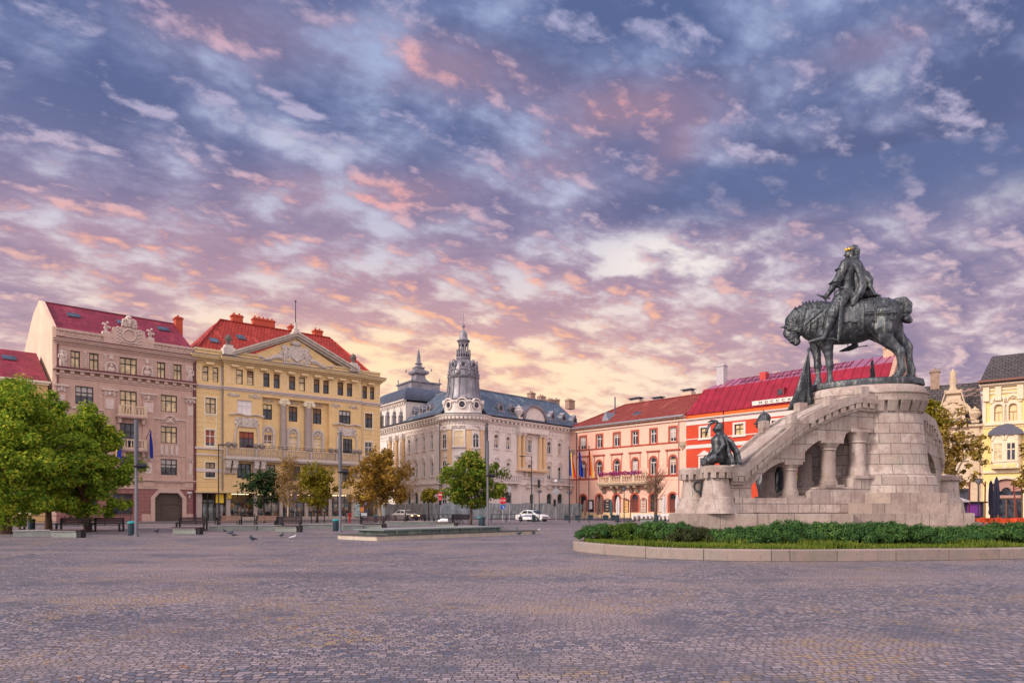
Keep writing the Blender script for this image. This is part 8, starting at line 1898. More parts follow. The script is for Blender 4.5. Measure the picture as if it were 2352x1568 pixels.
def back_bench(px, Y, label, rz, m, first={}):
    if m not in first:
        root = empty('park_bench', label, 'bench', G2(px, Y), rz, 'park benches with slatted backs'); mb = MB()
        for k in range(4): mb.box(-.95,.95,-.25+k*.13,-.14+k*.13,.43,.47)
        mb.build('seat', m, root); mb = MB()
        for k in range(4): mb.box(-.95,.95,.27+k*.03,.30+k*.03,.52+k*.12,.62+k*.12)
        mb.build('backrest', m, root)
        for x in (-.98, .98):
            mb = MB(); mb.box(x-.05,x+.05,-.28,.3,.0,.08); mb.box(x-.05,x+.05,-.28,-.18,.08,.62); mb.box(x-.05,x+.05,.24,.34,.08,.98); mb.box(x-.05,x+.05,-.18,.24,.55,.62); mb.build('side_frame', BLACK, root)
        first[m] = root; return
    copy_thing(first[m], label, G2(px, Y), rz)
back_bench(246, 48.5, 'dark bench with high back between plane trees and mast', R(2), WOODD); back_bench(527, 62., 'brown slatted bench behind the left planter at the yellow palace', R(2), WOODB); back_bench(612, 63., 'brown slatted bench in front of the dark tree', R(2), WOODB); back_bench(855, 60., 'dark bench behind the low slab bench at the fountain', R(2), WOODD); back_bench(907, 68., 'dark bench right of the brown autumn tree trunk', R(0), WOODD); back_bench(1060, 74., 'dark bench left of the round green tree trunk', R(0), WOODD); back_bench(20, 52., 'dark bench at the left edge under the tallest plane tree', R(2), WOODD); back_bench(168, 47., 'dark bench just behind the long low planter', R(2), WOODD)
back_bench(440, 50., 'dark bench behind the slab bench before the portal', R(2), WOODD); back_bench(662, 55., 'dark bench behind the slab bench at the birch', R(2), WOODD); back_bench(955, 74., 'dark bench before the parked bicycles', R(0), WOODD)
# low concrete planters
def planter(px0, px1, Y0, Y1, h, label):
    a, b = Vector(at(px0, Y0)), Vector(at(px1, Y1)); d = (b-a); L = d.length; root = empty('low_planter', label, 'planter', (a.x, a.y, 0), math.atan2(d.y, d.x), 'low concrete planters'); mb = MB(); mb.box(0,L,0,.9,0,h-.06); mb.build('wall', CONCG, root); mb = MB()
    n = max(1, round(L/1.6))
    for i in range(n): mb.box(L*i/n+.005-(.04 if i == 0 else 0), L*(i+1)/n-.005+(.04 if i == n-1 else 0), -.04, .94, h-.06, h)
    mb.build('coping', CONC, root)
planter(30, 172, 39.5, 40.5, .36, 'long pale planter under the plane trees at the left'); planter(500, 590, 50., 50.7, .40, 'pale planter before the left brown bench'); planter(592, 645, 50.6, 51., .38, 'pale planter before the dark tree'); planter(482, 563-60, 52., 52.3, .3, 'short planter end beside the slab bench at the portal'); planter(692, 775, 55., 56., .38, 'greenish planter left of the mast at the yellow palace'); planter(787, 832, 51., 51.6, .42, 'pale planter just right of the mast at the yellow palace'); planter(870, 1000, 66., 67.5, .36, 'planter strip between autumn tree and bicycles')
# fountain basin
def fountain():
    Lf, Nr, Rt = Vector(at(775.5, 36.2)), Vector(at(865.4, 34.1)), Vector(at(1236, 43.6)); Rt = Vector(at(1236, 43.2)); e1 = (Rt-Nr); e2 = (Lf-Nr); Bk = Rt+e2
    root = empty('fountain_basin', 'long low rectangular fountain basin of green and cream stone', 'fountain', (Nr.x, Nr.y, 0), math.atan2(e1.y, e1.x)); L, Wd = e1.length, e2.length
    sk = math.atan2(e2.y, e2.x)-math.atan2(e1.y, e1.x); dx, dy = Wd*math.cos(sk), Wd*math.sin(sk)
    def q(i, o=0.): return [(i*1.4+o, i), (L-i*1.4-2.2*(o > 0), i), (L-i*1.4-2.2*(o > 0)+dx*.95, dy-i), (i*1.4+dx*.95+o, dy-i)]
    mb = MB(); mb.plan(q(0.), 0, .23); mb.build('plinth', mat('cream_kerb', (.52,.45,.37), .85, var=.15, scale=3, streak=.3), root)
    mb = MB(); mb.plan(q(-.05), .23, .26); mb.build('dark_edge', mat('wet_edge', (.06,.07,.07), .4), root)
    P = q(.5, .3); m = mat('green_stone', (.13,.17,.15), .6, var=.25, scale=2, streak=.5, col2=(.25,.28,.22))
    mb = MB(); mb.plan(P, .26, .47); mb.build('basin', m, root)
    mb = MB(); mb.plan(q(.38, .2), .47, .54); mb.build('rim_slab', mat('green_slab', (.20,.24,.23), .5, var=.2, scale=2), root)
    mb = MB(); mb.plan(q(1.1, .5), .54, .55); mb.build('inner_floor', CONC, root)
    mb = MB()
    for i in range(1, 8): x = L*i/8; mb.box(x-.05, x+.05, .40, .52, .28, .46)
    mb.build('joint_ribs', m, root)
fountain()
# iron railings and posts along the road
def railing(px0, Y0, px1, Y1, label):
    a, b = Vector(at(px0, Y0)), Vector(at(px1, Y1)); d = b-a; L = d.length; root = empty('road_railing', label, 'railing', (a.x, a.y, 0), math.atan2(d.y, d.x), 'iron railings along the road')
    mb = MB(); mb.tube([(0,0,.95),(L,0,.95)], .03, 6); mb.tube([(0,0,.45),(L,0,.45)], .022, 6); mb.build('rails', IRON, root)
    n = max(2, round(L/2.))
    for i in range(n+1): mb = MB(); mb.box(L*i/n-.035, L*i/n+.035, -.035, .035, 0, 1.0); mb.build('post', IRON, root)
railing(60, 62.5, 150, 64, 'iron railing behind the leftmost plane trunks'); railing(1008, 80, 1075, 79, 'iron railing behind the bicycles'); railing(1128, 80, 1196, 83, 'iron railing left of the white taxi'); railing(180, 63.5, 300, 65.5, 'iron railing between plane tree trunk and mast')
bol = None
for i, (px, lab) in enumerate(((450,'before the portal gate, nearest the mast'),(494,'right of the portal gate'),(544,'at the seam of mauve and yellow houses'),(585,'before the shop doors'),(680,'left of the brightest shop window'),(715,'under the yellow green tree'),(745,'right of the yellow green tree'),(795,'right of the mast at the palace'),(828,'before the poster with the drawing'),(845,'at the corner of the yellow palace'),(892,'behind the autumn tree bench'))):
    Y = 70.+i*1.2
    if bol is None:
        bol = empty('iron_bollard', 'thin iron post '+lab, 'bollard', G2(px, Y), 0, 'thin iron posts along the pavement'); mb = MB(); mb.lathe([(.07,0),(.06,.1),(.055,.92),(.075,.94),(.075,1.0),(.03,1.06)], (0,0,0), 10); mb.build('post', IRON, bol, 'auto')
    else: copy_thing(bol, 'thin iron post '+lab, G2(px, Y))
# flower tubs at the pink house
tub = None
for px, lab in ((1282+20,'left of the flagpoles'),(1327,'between the first two flagpoles'),(1356,'just right of the red and yellow flag'),(1391,'under the brown closed parasols'),(1421-12,'left of the white closed parasol')):
    Y = 96.
    if tub is None:
        tub = empty('plant_tub', 'dark square tub '+lab, 'tub', G2(px, Y), 0, 'dark tubs before the pink house'); mb = MB(); mb.box(-.35,.35,-.35,.35,0,.6); mb.box(-.4,.4,-.4,.4,.6,.68); mb.build('box', BINM, tub); mb = MB(); mb.ell((0,0,.68), (.3,.3,.08), 10, 5); mb.build('soil', DARKBARK, tub)
    else: copy_thing(tub, 'dark square tub '+lab, G2(px, Y))
# flags
def flag_thing(px, Y, ytop, cols, label, horiz, y0, y1, w):
    H = zat(ytop, Y); root = empty('flagpole', label, 'flag', G2(px, Y), 0); mb = MB(); mb.lathe([(.09,0),(.06,.1),(.04,H)], (0,0,0), 8); mb.ell((0,0,H+.06), (.08,.08,.08), 8, 6); mb.build('pole', IRON, root, 'auto')
    z1, z0 = zat(y0, Y), zat(y1, Y); n, mm = 12, 14; k = len(cols)
    fl = None
    for c in range(k):
        vs = []; fs = []
        for j in range(mm+1):
            for i in range(n//k+1):
                t = (c+i/(n//k))/k; q = j/mm                     # limp flag: gathers to the pole, falls
                X = w*t*(.42+.58*q)*1.0; Z = z1-(z1-z0)*(q*(1-.12*t)+.22*t); Yy = .16*math.sin(t*8+q*2.5)*(.35+.65*t)
                vs.append((X+.04, Yy, Z))
        m1 = n//k+1
        for j in range(mm):
            for i in range(m1-1): a = j*m1+i; fs.append((a, a+1, a+m1+1, a+m1))
        mb = MB(); mb.add(vs, fs); o = mb.build('flag_stripe' if k > 1 else 'flag_cloth', mat('flag_%d_%d_%d' % tuple(int(x*99) for x in cols[c]), cols[c], .7, var=.05), root, True)
    return root
BLUE, YEL, RED = (.01,.03,.32), (.80,.52,.02), (.55,.02,.03)
flag_thing(1307.4, 79.7, 1027, (BLUE, YEL, RED), 'limp blue, yellow and red flag on the left of three poles', True, 1033, 1092, .8)
flag_thing(1329.9, 79.7, 1027, (BLUE,), 'limp plain blue flag on the middle of three poles', True, 1033, 1091, .48)
flag_thing(1352.7, 79.7, 1026, (RED, YEL), 'limp red and yellow flag on the right of three poles', True, 1031, 1091, .5)
def wall_flag(x, y, cols, label, d):
    F = FA; u, z = F.uz(x, y); p = F.W @ Vector((u, -.2, z)); root = empty('wall_flag', label, 'flag', p, F.rz); mb = MB(); mb.tube([(0,.2,-.2),(0,-1.6,.9)], .035, 6); mb.build('staff', BLACK, root)
    for c, col in enumerate(cols):
        vs = []; fs = []
        for j in range(13):
            for i in range(5): t = (c+i/4)/len(cols); q = j/12; vs.append((.15*math.sin(t*7+q*2)+d*t*.5*(.5+q*.5), -1.55+t*1.15*(.55+.2*q), .85-.75*t-3.1*q*(1-.15*t)))
        for j in range(12):
            for i in range(4): a = j*5+i; fs.append((a, a+1, a+6, a+5))
        mb = MB(); mb.add(vs, fs); mb.build('flag_cloth', mat('flag_%d_%d_%d' % tuple(int(q*99) for q in col), col, .7, var=.05), root, True)
wall_flag(893, 905, (BLUE,), 'blue flag hanging from the mauve house right of its balconies', 1.); wall_flag(712, 912, (BLUE, YEL, RED), 'striped flag on the mauve house half hidden by the plane trees', -1.)
# pigeons
pg = None
for k, (x, y, lab, rz) in enumerate(((460,1560,'alone right of the leftmost mast',1.),(657.6,1558.6,'in front of the left planter',2.6),(676.7,1566,'left of a close pair behind the cobbled foreground',.4),(684,1572,'right of a close pair before the planters',3.4),(735,1580.6,'left of the nearest pair',2.),(740.5,1584.5,'right of the nearest pair, closest to the viewer',4.),(824.6,1573,'between bench and fountain',1.2),(859,1579.8,'pale, beside the left end of the fountain',.3),(1522,1567.5,'before the right end of the fountain',0.),(1563.6,1564.5,'at the right tip of the fountain plinth',2.),(1577,1558.5,'pale winged, right of the fountain tip',.8),(1705,1563.5,'alone between flags and the lawn',3.))):
    px, py = x/1.27551, y/1.27551; g_ = ground(px, py)
    grey = k in (7, 10)
    if pg is None or grey:
        m = mat('pigeon_white', (.55,.54,.56), .8) if grey else mat('pigeon_grey', (.05,.065,.085), .7, var=.3, scale=20); root = empty('pigeon', 'pigeon '+lab, 'pigeon', (*g_, 0), rz, 'pigeons on the square'); b = Body(.011)
        b.chain([(-.1,0,.13,.045),(0,0,.14,.068),(.08,0,.17,.05),(.12,0,.225,.03),(.135,0,.25,.03)], .03); b.chain([(.15,0,.25,.016),(.185,0,.242,.005)], .01); b.chain([(-.1,0,.13,.04),(-.24,0,.10,.018)], .03, 1.6)
        for sg in (-1, 1): b.chain([(.04,.055*sg,.16,.03),(-.08,.06*sg,.14,.035),(-.2,.03*sg,.12,.014)], .02); b.chain([(.0,.03*sg,.09,.014),(.01,.03*sg,.01,.008),(.05,.03*sg,.006,.008)], .01)
        o = link('body', b.mesh('body'), m, root, True); root.scale = (.95,)*3
        mb = MB(); mb.ell((.142,-.027,.256), (.006,.004,.006), 6, 4); mb.ell((.142,.027,.256), (.006,.004,.006), 6, 4); mb.build('eyes', mat('orange_eye', (.5,.15,.02), .3), root)
        if not grey: pg = root
    else: copy_thing(pg, 'pigeon '+lab, (*g_, 0), rz)
# ------------------------------------------------------------------ traffic lights and signs
GREY = mat('galvanised', (.36,.37,.40), .5, .4); SRED = mat('sign_red', (.55,.02,.03), .45); SWH = mat('sign_face_white', (.78,.78,.78), .45); SBL = mat('sign_blue', (.02,.10,.42), .45)
def pole_thing(name, px, Y, H, label, cat): root = empty(name, label, cat, G2(px, Y), 0); mb = MB(); mb.lathe([(.06,0),(.05,.1),(.05,H)], (0,0,0), 10); mb.build('pole', GREY, root, 'auto'); return root
def disc(root, z, r, m, name, y=-.08, rim=None):
    mb = MB(Matrix.Translation((0, y, z)) @ Matrix.Rotation(R(90), 4, 'X')); mb.lathe([(r,0),(r,.02)], (0,0,0), 24); o = mb.build(name, m, root); return o
def signal(root, z, lit=None, dx=0.):
    mb = MB(); mb.box(dx-.16,dx+.16,-.3,-.08,z-.45,z+.45)
    for k in (-1,0,1): mb.lathe([(.13,0),(.13,.01)], (0,0,0), 4) if False else mb.box(dx-.14,dx+.14,-.42,-.3,z+k*.28+.1,z+k*.28+.13)
    s_ = mb.build('signal_head', BLACK, root)
    for k in (-1,0,1):
        m = MATS.get('lamp_dark') or mat('lamp_dark', (.03,.03,.03), .2)
        if lit is not None and k == 1:
            m = bpy.data.materials.new('red_lamp'); m.use_nodes = True; b = m.node_tree.nodes['Principled BSDF']; b.inputs['Base Color'].default_value = (.6,.02,.03,1); b.inputs['Emission Color'].default_value = (1,.03,.06,1); b.inputs['Emission Strength'].default_value = 2.
        mb = MB(Matrix.Translation((dx, -.3, z+k*.28)) @ Matrix.Rotation(R(90), 4, 'X')); mb.lathe([(.115,0),(.115,.015)], (0,0,0), 16); mb.build('lens', m, s_)
r = pole_thing('traffic_signal', 1011.5, 85., 3.9, 'traffic light showing red under a no entry sign', 'traffic light'); signal(r, 2.55, 1); d_ = disc(r, 3.35, .36, SRED, 'no_entry_sign'); mb = MB(); mb.box(-.24,.24,-.115,-.1,3.29,3.41); mb.build('white_bar', SWH, d_)
r = pole_thing('stop_sign', 1155, 85., 3.7, 'red stop sign on a pole with blue arrow sign below', 'road sign')
mb = MB(Matrix.Translation((0,-.08,2.62)) @ Matrix.Rotation(R(90),4,'X')); mb.lathe([(.45,0),(.45,.02)], (0,0,0), 8, a0=R(22.5), a1=R(22.5)+2*math.pi); sp = mb.build('octagon', SRED, r)
def text_mesh(body, size, m, parent, loc, name='lettering'):
    cu = bpy.data.curves.new(name, 'FONT'); cu.body = body; cu.size = size; cu.extrude = .008; cu.align_x = 'CENTER'; cu.align_y = 'CENTER'; cu.materials.append(m); t = bpy.data.objects.new(name, cu); COL.objects.link(t); bpy.context.view_layer.update()
    me = bpy.data.meshes.new_from_object(t.evaluated_get(bpy.context.evaluated_depsgraph_get())); bpy.data.objects.remove(t); o = bpy.data.objects.new(name, me); COL.objects.link(o); o.parent = parent; o.location = loc; o.rotation_euler = (R(90),0,0); return o
text_mesh('STOP', .30, SWH, sp, (0,-.12,2.62)); disc(r, 3.35, .32, BLACK, 'round_sign_back'); d_ = disc(r, 1.85, .30, SBL, 'arrow_sign'); mb = MB(); mb.prism([(-.05,1.98),(.12,1.72),(.05,1.68),(.18,1.62),(.2,1.78),(.16,1.74),(.0,2.02)], -.115, -.1); mb.build('white_arrow', SWH, d_)
r = pole_thing('traffic_signal', 1170, 88., 4.6, 'unlit traffic light right of the stop sign', 'traffic light'); signal(r, 2.9); mb = MB(); mb.box(-.2,.2,-.1,-.06,3.7,4.5); mb.build('back_board', GREY, r)
r = pole_thing('traffic_signal', 1277, 90., 5.2, 'pole with diamond sign and signal right of the taxi', 'traffic light'); signal(r, 2.4, None, -.2); mb = MB(Matrix.Translation((0,-.1,3.9)) @ Matrix.Rotation(R(45),4,'Y')); mb.box(-.38,.38,-.02,.02,-.38,.38); mb.build('diamond_sign', GREY, r); mb = MB(); mb.lathe([(.0,5.15),(.2,5.2),(.16,5.4),(.02,5.5)], (0,0,0), 12); mb.build('camera_dome', SWH, r)
r = pole_thing('traffic_signal', 1221+4, 87., 5.6, 'tall pole with signal hung out on an arm above the taxi', 'traffic light'); mb = MB(); mb.tube([(0,0,5.5),(1.9,0,5.6)], .035, 6); mb.build('arm', GREY, r); mb = MB(); mb.box(.55,.87,-.2,.1,4.3,5.3); s_ = mb.build('signal_head', BLACK, r)
r = empty('bus_stop_sign', 'blue sign on a post before the left bookshop window', 'sign', G2(677, 80.), 0); mb = MB(); mb.lathe([(.05,0),(.05,3.4)], (0,0,0), 8); mb.build('post', GREY, r); mb = MB(); mb.box(-.28,.28,-.06,.06,2.6,3.6); mb.build('panel', SBL, r)
r = empty('red_hydrant', 'small red stand before the shop right of the mast', 'hydrant', G2(803, 80.), 0); mb = MB(); mb.lathe([(.16,0),(.12,.05),(.1,.9),(.16,.95),(.14,1.1),(.03,1.2)], (0,0,0), 12); mb.build('body', SRED, r, 'auto'); mb = MB(); mb.tube([(-.22,0,.75),(.22,0,.75)], .06, 8); mb.build('outlets', SRED, r)
r = empty('poster_column', 'bright patchwork poster stand at the corner of the yellow palace', 'poster stand', G2(836, 85.), 0); mb = MB(); mb.box(-.5,.5,-.1,.1,.2,3.4); mb.build('board', mat('stand_dark', (.06,.05,.08), .5), r)
for k, (c, z0, z1, x0, x1) in enumerate((((.70,.50,.05),2.7,3.3,-.4,.2),((.30,.28,.60),1.9,2.6,-.3,.4),((.55,.20,.05),1.2,1.8,-.45,.0),((.5,.55,.6),.5,1.1,-.4,.4))): mb = MB(); mb.box(x0,x1,-.13,-.1,z0,z1); mb.build('poster', mat('bill_%d' % k, c, .5), r)
# ------------------------------------------------------------------ builders' hoarding round the white palace
def hoarding(A, B, label, seed):
    a, b = Vector(A), Vector(B); d = b-a; L = d.length; root = empty('site_hoarding', label, 'hoarding', (a.x, a.y, 0), math.atan2(d.y, d.x), 'sheeted hoardings round the white palace'); rr = random.Random(seed); n = int(L/.16); vs = []; H = 2.55
    for j in range(9):
        for i in range(n+1): x = L*i/n; q = j/8; vs.append((x, -.12+.10*math.sin(x*3.1+q*3.*math.sin(x*.7+seed))+.07*math.sin(x*7.3-q*5+seed)+.04*rr.random(), H*q+(.12*math.sin(x*1.3+seed)-.05 if j == 8 else 0)))
    fs = [(j*(n+1)+i, j*(n+1)+i+1, (j+1)*(n+1)+i+1, (j+1)*(n+1)+i) for j in range(8) for i in range(n)]
    mb = MB(); mb.add(vs, fs); mb.build('sheeting', SHEET, root, True); mb = MB()
    for i in range(int(L/2.4)+1): mb.tube([(i*2.4, .1, 0), (i*2.4, .1, H+.1)], .04, 5)
    mb.tube([(0,.1,H*.95),(L,.1,H*.95)], .03, 5); mb.build('fence_frame', GREY, root)
SHEET = mat('plastic_sheeting', (.30,.345,.37), .3, var=.22, scale=1.1, bump=.4, bscale=5., streak=.4, spec=.5, col2=(.20,.26,.28), f2=(.5,.62))
pc = Vector((CTR.x, CTR.y-RW-3.2)); lft = FCL.A-FCL.n*3+FCL.d*2; rgt = FCR.A+FCR.d*(FCR.L-4)-FCR.n*3
hoarding(tuple(lft), (pc.x-3.2, pc.y+1.2), 'sheeted hoarding along the left front of the white palace, behind the silver car', 2); hoarding((pc.x-3.2, pc.y+1.2), (pc.x+4.6, pc.y+.6), 'pale sheeted hoarding round the turret of the white palace', 5); hoarding((pc.x+4.6, pc.y+.6), tuple(rgt), 'sheeted hoarding along the right front behind the white taxi', 9)
# ------------------------------------------------------------------ cars
def sweep(sections):                                   # closed rings of equal length joined along y
    n = len(sections[0]); vs = [p for s_ in sections for p in s_]; fs = []
    for j in range(len(sections)-1):
        for i in range(n): a = j*n+i; b = j*n+(i+1) % n; fs.append((a, b, b+n, a+n))
    fs += [tuple(range(n-1,-1,-1)), tuple(range((len(sections)-1)*n, len(sections)*n))]; return vs, fs
def car(label, loc, rz, paint, taxi, lit):
    root = empty('parked_car' if taxi else 'moving_car', label, 'car', loc, rz); root.name = 'car'
    lower = [(-2.12,.32),(-2.16,.55),(-2.1,.84),(-1.95,.93),(-1.2,.96),(.78,.95),(1.35,.90),(1.95,.78),(2.12,.62),(2.15,.38),(2.05,.24),(-2.0,.24)]
    def ring(y, k): return [(x*(1-.02*k), y, .24+(z-.24)*(1-.05*k) if z > .3 else z) for x, z in lower]
    mb = MB(); mb.add(*sweep([ring(-.84,2),ring(-.86,.4),ring(-.80,0),ring(.80,0),ring(.86,.4),ring(.84,2)])); body = mb.build('body', paint, root, 'auto')
    md = body.modifiers.new('soften', 'BEVEL'); md.width = .05; md.segments = 3; md.limit_method = 'ANGLE'; md.angle_limit = R(25)
    cab = [(-1.62,.93),(-1.02,1.36),(-.6,1.44),(.1,1.44),(.38,1.38),(1.12,.93)]
    mb = MB(); mb.add(*sweep([[(x*.96, -.78+ (z-.93)*.30, z) for x, z in cab],[(x, -.70+(z-.93)*.28, z+.01) for x, z in cab],[(x, .70-(z-.93)*.28, z+.01) for x, z in cab],[(x*.96, .78-(z-.93)*.30, z) for x, z in cab]])); cb = mb.build('cabin', paint, root, 'auto')
    CG = glass('car_glass', (.02,.03,.04), .05)
    mb = MB()
    for sg in (-1, 1):
        f = lambda x, z: (x, sg*(.795-(z-.93)*.30), z)
        mb.add([f(-1.28,1.0),f(-.30,1.0),f(-.30,1.36),f(-.88,1.34)], [(0,1,2,3)]); mb.add([f(-.22,1.0),f(.82,1.0),f(.30,1.34),f(-.22,1.36)], [(0,1,2,3)])
    mb.build('side_window', CG, cb)
    mb = MB(); mb.add([(1.10,-.68,.965),(1.10,.68,.965),(.44,.56,1.375),(.44,-.56,1.375)], [(0,1,2,3)]); mb.v = [(x+.025, y, z+.02) for x, y, z in mb.v]; mb.build('windscreen', CG, cb)
    mb = MB(); mb.add([(-1.60,-.66,.97),(-1.60,.66,.97),(-1.08,.55,1.34),(-1.08,-.55,1.34)], [(0,1,2,3)]); mb.v = [(x-.02, y, z+.02) for x, y, z in mb.v]; mb.build('rear_window', CG, cb)
    tyre, rim = mat('tyre', (.012,.012,.013), .7), mat('alloy', (.35,.35,.37), .35, .6)
    for x in (-1.28, 1.32):
        for sg in (-1, 1):
            M = Matrix.Translation((x, sg*.78, .31)) @ Matrix.Rotation(R(90)*sg*-1, 4, 'X'); mb = MB(M); mb.lathe([(.2,-.1),(.3,-.1),(.315,-.06),(.315,.07),(.3,.1),(.2,.1)], (0,0,0), 24); w = mb.build('wheel', tyre, root, 'auto'); mb = MB(M); mb.lathe([(.21,.06),(.2,.095),(.05,.105),(.01,.105)], (0,0,0), 20)
            for k in range(5): mb.tube([(.04*math.cos(k*1.257),.04*math.sin(k*1.257),.11),(.2*math.cos(k*1.257),.2*math.sin(k*1.257),.10)], .028, 4)
            mb.build('rim', rim, w)
            mb = MB(M); mb.lathe([(.335,.02),(.37,.09),(.36,.095),(.33,.05)], (0,0,0), 20, a0=R(0), a1=R(180)) ; mb.build('arch_lip', BLACK, root)
    hl = mat('headlamp', (.6,.6,.62), .15)
    if lit:
        hl = bpy.data.materials.new('lit_headlamp'); hl.use_nodes = True; b = hl.node_tree.nodes['Principled BSDF']; b.inputs['Emission Color'].default_value = (1,.62,.28,1); b.inputs['Emission Strength'].default_value = 14.
    for sg in (-1, 1):
        mb = MB(); mb.ell((2.05,.60*sg,.66), (.13,.2,.095), 12, 8); mb.build('headlight', hl, root, True); mb = MB(); mb.ell((-2.09,.64*sg,.76), (.07,.16,.1), 10, 6); mb.build('taillight', mat('tail_red', (.35,.01,.02), .2), root, True)
        mb = MB(); mb.ell((.72,.93*sg,1.0), (.09,.1,.07), 10, 6); mb.build('mirror', paint, root, True)
    mb = MB(); mb.box(2.10,2.165,-.5,.5,.50,.62); mb.box(2.09,2.17,-.65,.65,.30,.42); g_ = mb.build('grille', BLACK, root); mb = MB(); mb.box(2.165,2.18,-.26,.26,.42,.52); mb.build('number_plate', SWH, root)
    mb = MB()
    for sg in (-1, 1):
        for x in (-.26, .84): mb.box(x-.006,x+.006,sg*.862-.004,sg*.862+.004,.38,.90)
        for x in (-.42, .62): mb.box(x-.08,x+.02,sg*.87-.012,sg*.87+.012,.80,.83)
    mb.build('door_seams', BLACK, root)
    if taxi:
        mb = MB(); mb.box(-.22,.12,-.45,.45,1.47,1.60); mb.build('roof_sign', mat('roof_sign_dark', (.03,.035,.05), .4), root); mb = MB()
        for sg in (-1, 1): mb.box(-1.1,.9,sg*.863-.003,sg*.863+.003,.62,.72); mb.box(-.6,.4,sg*.863-.003,sg*.863+.003,.78,.84)
        mb.build('side_stripe', mat('stripe_blue', (.08,.10,.30), .5), root)
    return root
car('white taxi with blue side stripes standing by the sheeted hoarding', G2(1223, 88.), R(-40), mat('white_car_paint', (.78,.78,.80), .25, var=.02, spec=.5), True, False)
car('silver car with glowing headlights coming past the white palace', G2(932, 95.), R(-42), mat('silver_car_paint', (.62,.58,.58), .3, .0, var=.02, spec=.5), False, True)
# bicycles
def bicycle():
    root = empty('bicycle', 'bicycle', 'bicycle', (0,0,0), 0, 'parked bicycles by the railing'); cm = mat('bike_steel', (.10,.11,.14), .4, .5); T = mat('tyre', (0,0,0))
    for x in (-.52, .52):
        mb = MB(); mb.tube([(x+.33*math.cos(t*.314), 0, .34+.33*math.sin(t*.314)) for t in range(20)], .025, 5, closed=True); w = mb.build('wheel', T, root, True); mb = MB()
        for k in range(8): mb.tube([(x,0,.34),(x+.32*math.cos(k*.785),0,.34+.32*math.sin(k*.785))], .006, 3)
        mb.build('spokes', GREY, w)
    mb = MB()
    for p, q in (((-.52,0,.34),(-.08,0,.30)),((-.52,0,.34),(-.2,0,.78)),((-.08,0,.3),(-.24,0,.86)),((-.08,0,.3),(.38,0,.82)),((-.2,0,.78),(.37,0,.85)),((.37,0,.95),(.52,0,.34))): mb.tube([p, q], .022, 5)
    mb.build('frame', cm, root); mb = MB(); mb.tube([(.30,-.28,1.0),(.40,-.2,1.02),(.38,0,.98),(.40,.2,1.02),(.30,.28,1.0)], .018, 5); mb.build('handlebar', cm, root); mb = MB(); mb.ell((-.27,0,.90), (.14,.07,.04), 10, 6); mb.build('saddle', BLACK, root, True); return root
bk = bicycle()
for i in range(9):
    px = 976+i*10.5; Y = 75.5+(i % 2)*.6; lab = 'parked bicycle '+['at the left end of the row by the railing','second from the left end of the row','below the red traffic light','just right of the red traffic light','in the middle of the bicycle row','behind the white bundle on the slab bench','leaning left of the dark bench','half hidden by the dark bench','at the right end, before the green tree'][i]
    if i == 0: bk['label'] = lab; bk.location = G2(px, Y); bk.rotation_euler.z = R(70)
    else: copy_thing(bk, lab, G2(px, Y), R(58+((i*37) % 40)))
r = empty('white_bundle', 'crumpled white bundle left on the slab bench behind the fountain', 'bundle', (*at(1018, 58.), .46), 0); b = Body(.02); b.chain([(-.35,0,.1,.12),(0,.02,.16,.17),(.3,-.03,.12,.13)], .06); b.chain([(.1,0,.2,.1),(.35,.05,.26,.06)], .05); link('cloth', b.mesh('cloth', .02, 22.), SWH, r, True)
# ------------------------------------------------------------------ cafe things before the pink house and on the right
def parasol(px, Y, y0, m, label, W=.24, group=None, z0=.0):
    H = zat(y0, Y); root = empty('closed_parasol', label, 'parasol', G2(px, Y), random.random()*3, group); mb = MB(); n = 16; prof = [(.05,H),(.12,H*.95),(W,H*.72),(W*1.05,H*.5),(W*.8,H*.38),(W*1.05,H*.30),(W*.9,H*.24)]; vs = []
    for r_, z in prof:
        for k in range(n): q = r_*(1+.22*(-1)**k); vs.append((q*math.cos(k*6.283/n), q*math.sin(k*6.283/n), z))
    fs = [(i*n+k, i*n+(k+1) % n, (i+1)*n+(k+1) % n, (i+1)*n+k) for i in range(len(prof)-1) for k in range(n)]+[tuple(range(n))]; mb.add(vs, fs); mb.build('cover', m, root, 'auto'); mb = MB(); mb.tube([(0,0,0),(0,0,H+.1)], .035, 6); mb.box(-.4,.4,-.4,.4,0,.08); mb.build('stand', IRON, root)
WCL = mat('white_canvas', (.66,.61,.60), .85, var=.1, scale=4); BCL = mat('brown_canvas', (.17,.11,.09), .85, var=.2, scale=4); NCL = mat('navy_canvas', (.03,.03,.06), .8)
parasol(1419.6, 86., 1140, WCL, 'white closed parasol left of the bowl lamp'); parasol(1525.6, 92., 1136, WCL, 'white closed parasol right of the bare tree'); parasol(1555.6, 94., 1134, WCL, 'white closed parasol next to the red door at the monument')
parasol(1343.5, 98., 1148, BCL, 'brown closed parasol left of the poster with red dot', .2); parasol(1373, 98., 1142, BCL, 'brown closed parasol, left of two in the second arch', .2); parasol(1381, 97., 1139, BCL, 'brown closed parasol, right of two in the second arch', .2); parasol(1400+4, 96., 1148, mat('teal_canvas', (.07,.12,.13), .8), 'dark teal closed parasol before the third arch', .18)
def cantilever(px, Y, dx, ytop, label, m):
    H = zat(ytop, Y); root = empty('parasol_arm', label, 'parasol arm', G2(px, Y), 0, 'folding parasol arms'); mb = MB(); mb.tube([(0,0,0),(dx*.06,0,H*.6),(dx*.12,0,H)], .06, 6); mb.build('mast', m, root); mb = MB(); mb.tube([(dx*.12,0,H*.86),(-dx*.9,0,H+.25)], .045, 6); mb.build('boom', m, root); mb = MB(); mb.box(-.5,.5,-.4,.4,0,.1); mb.build('foot', IRON, root)
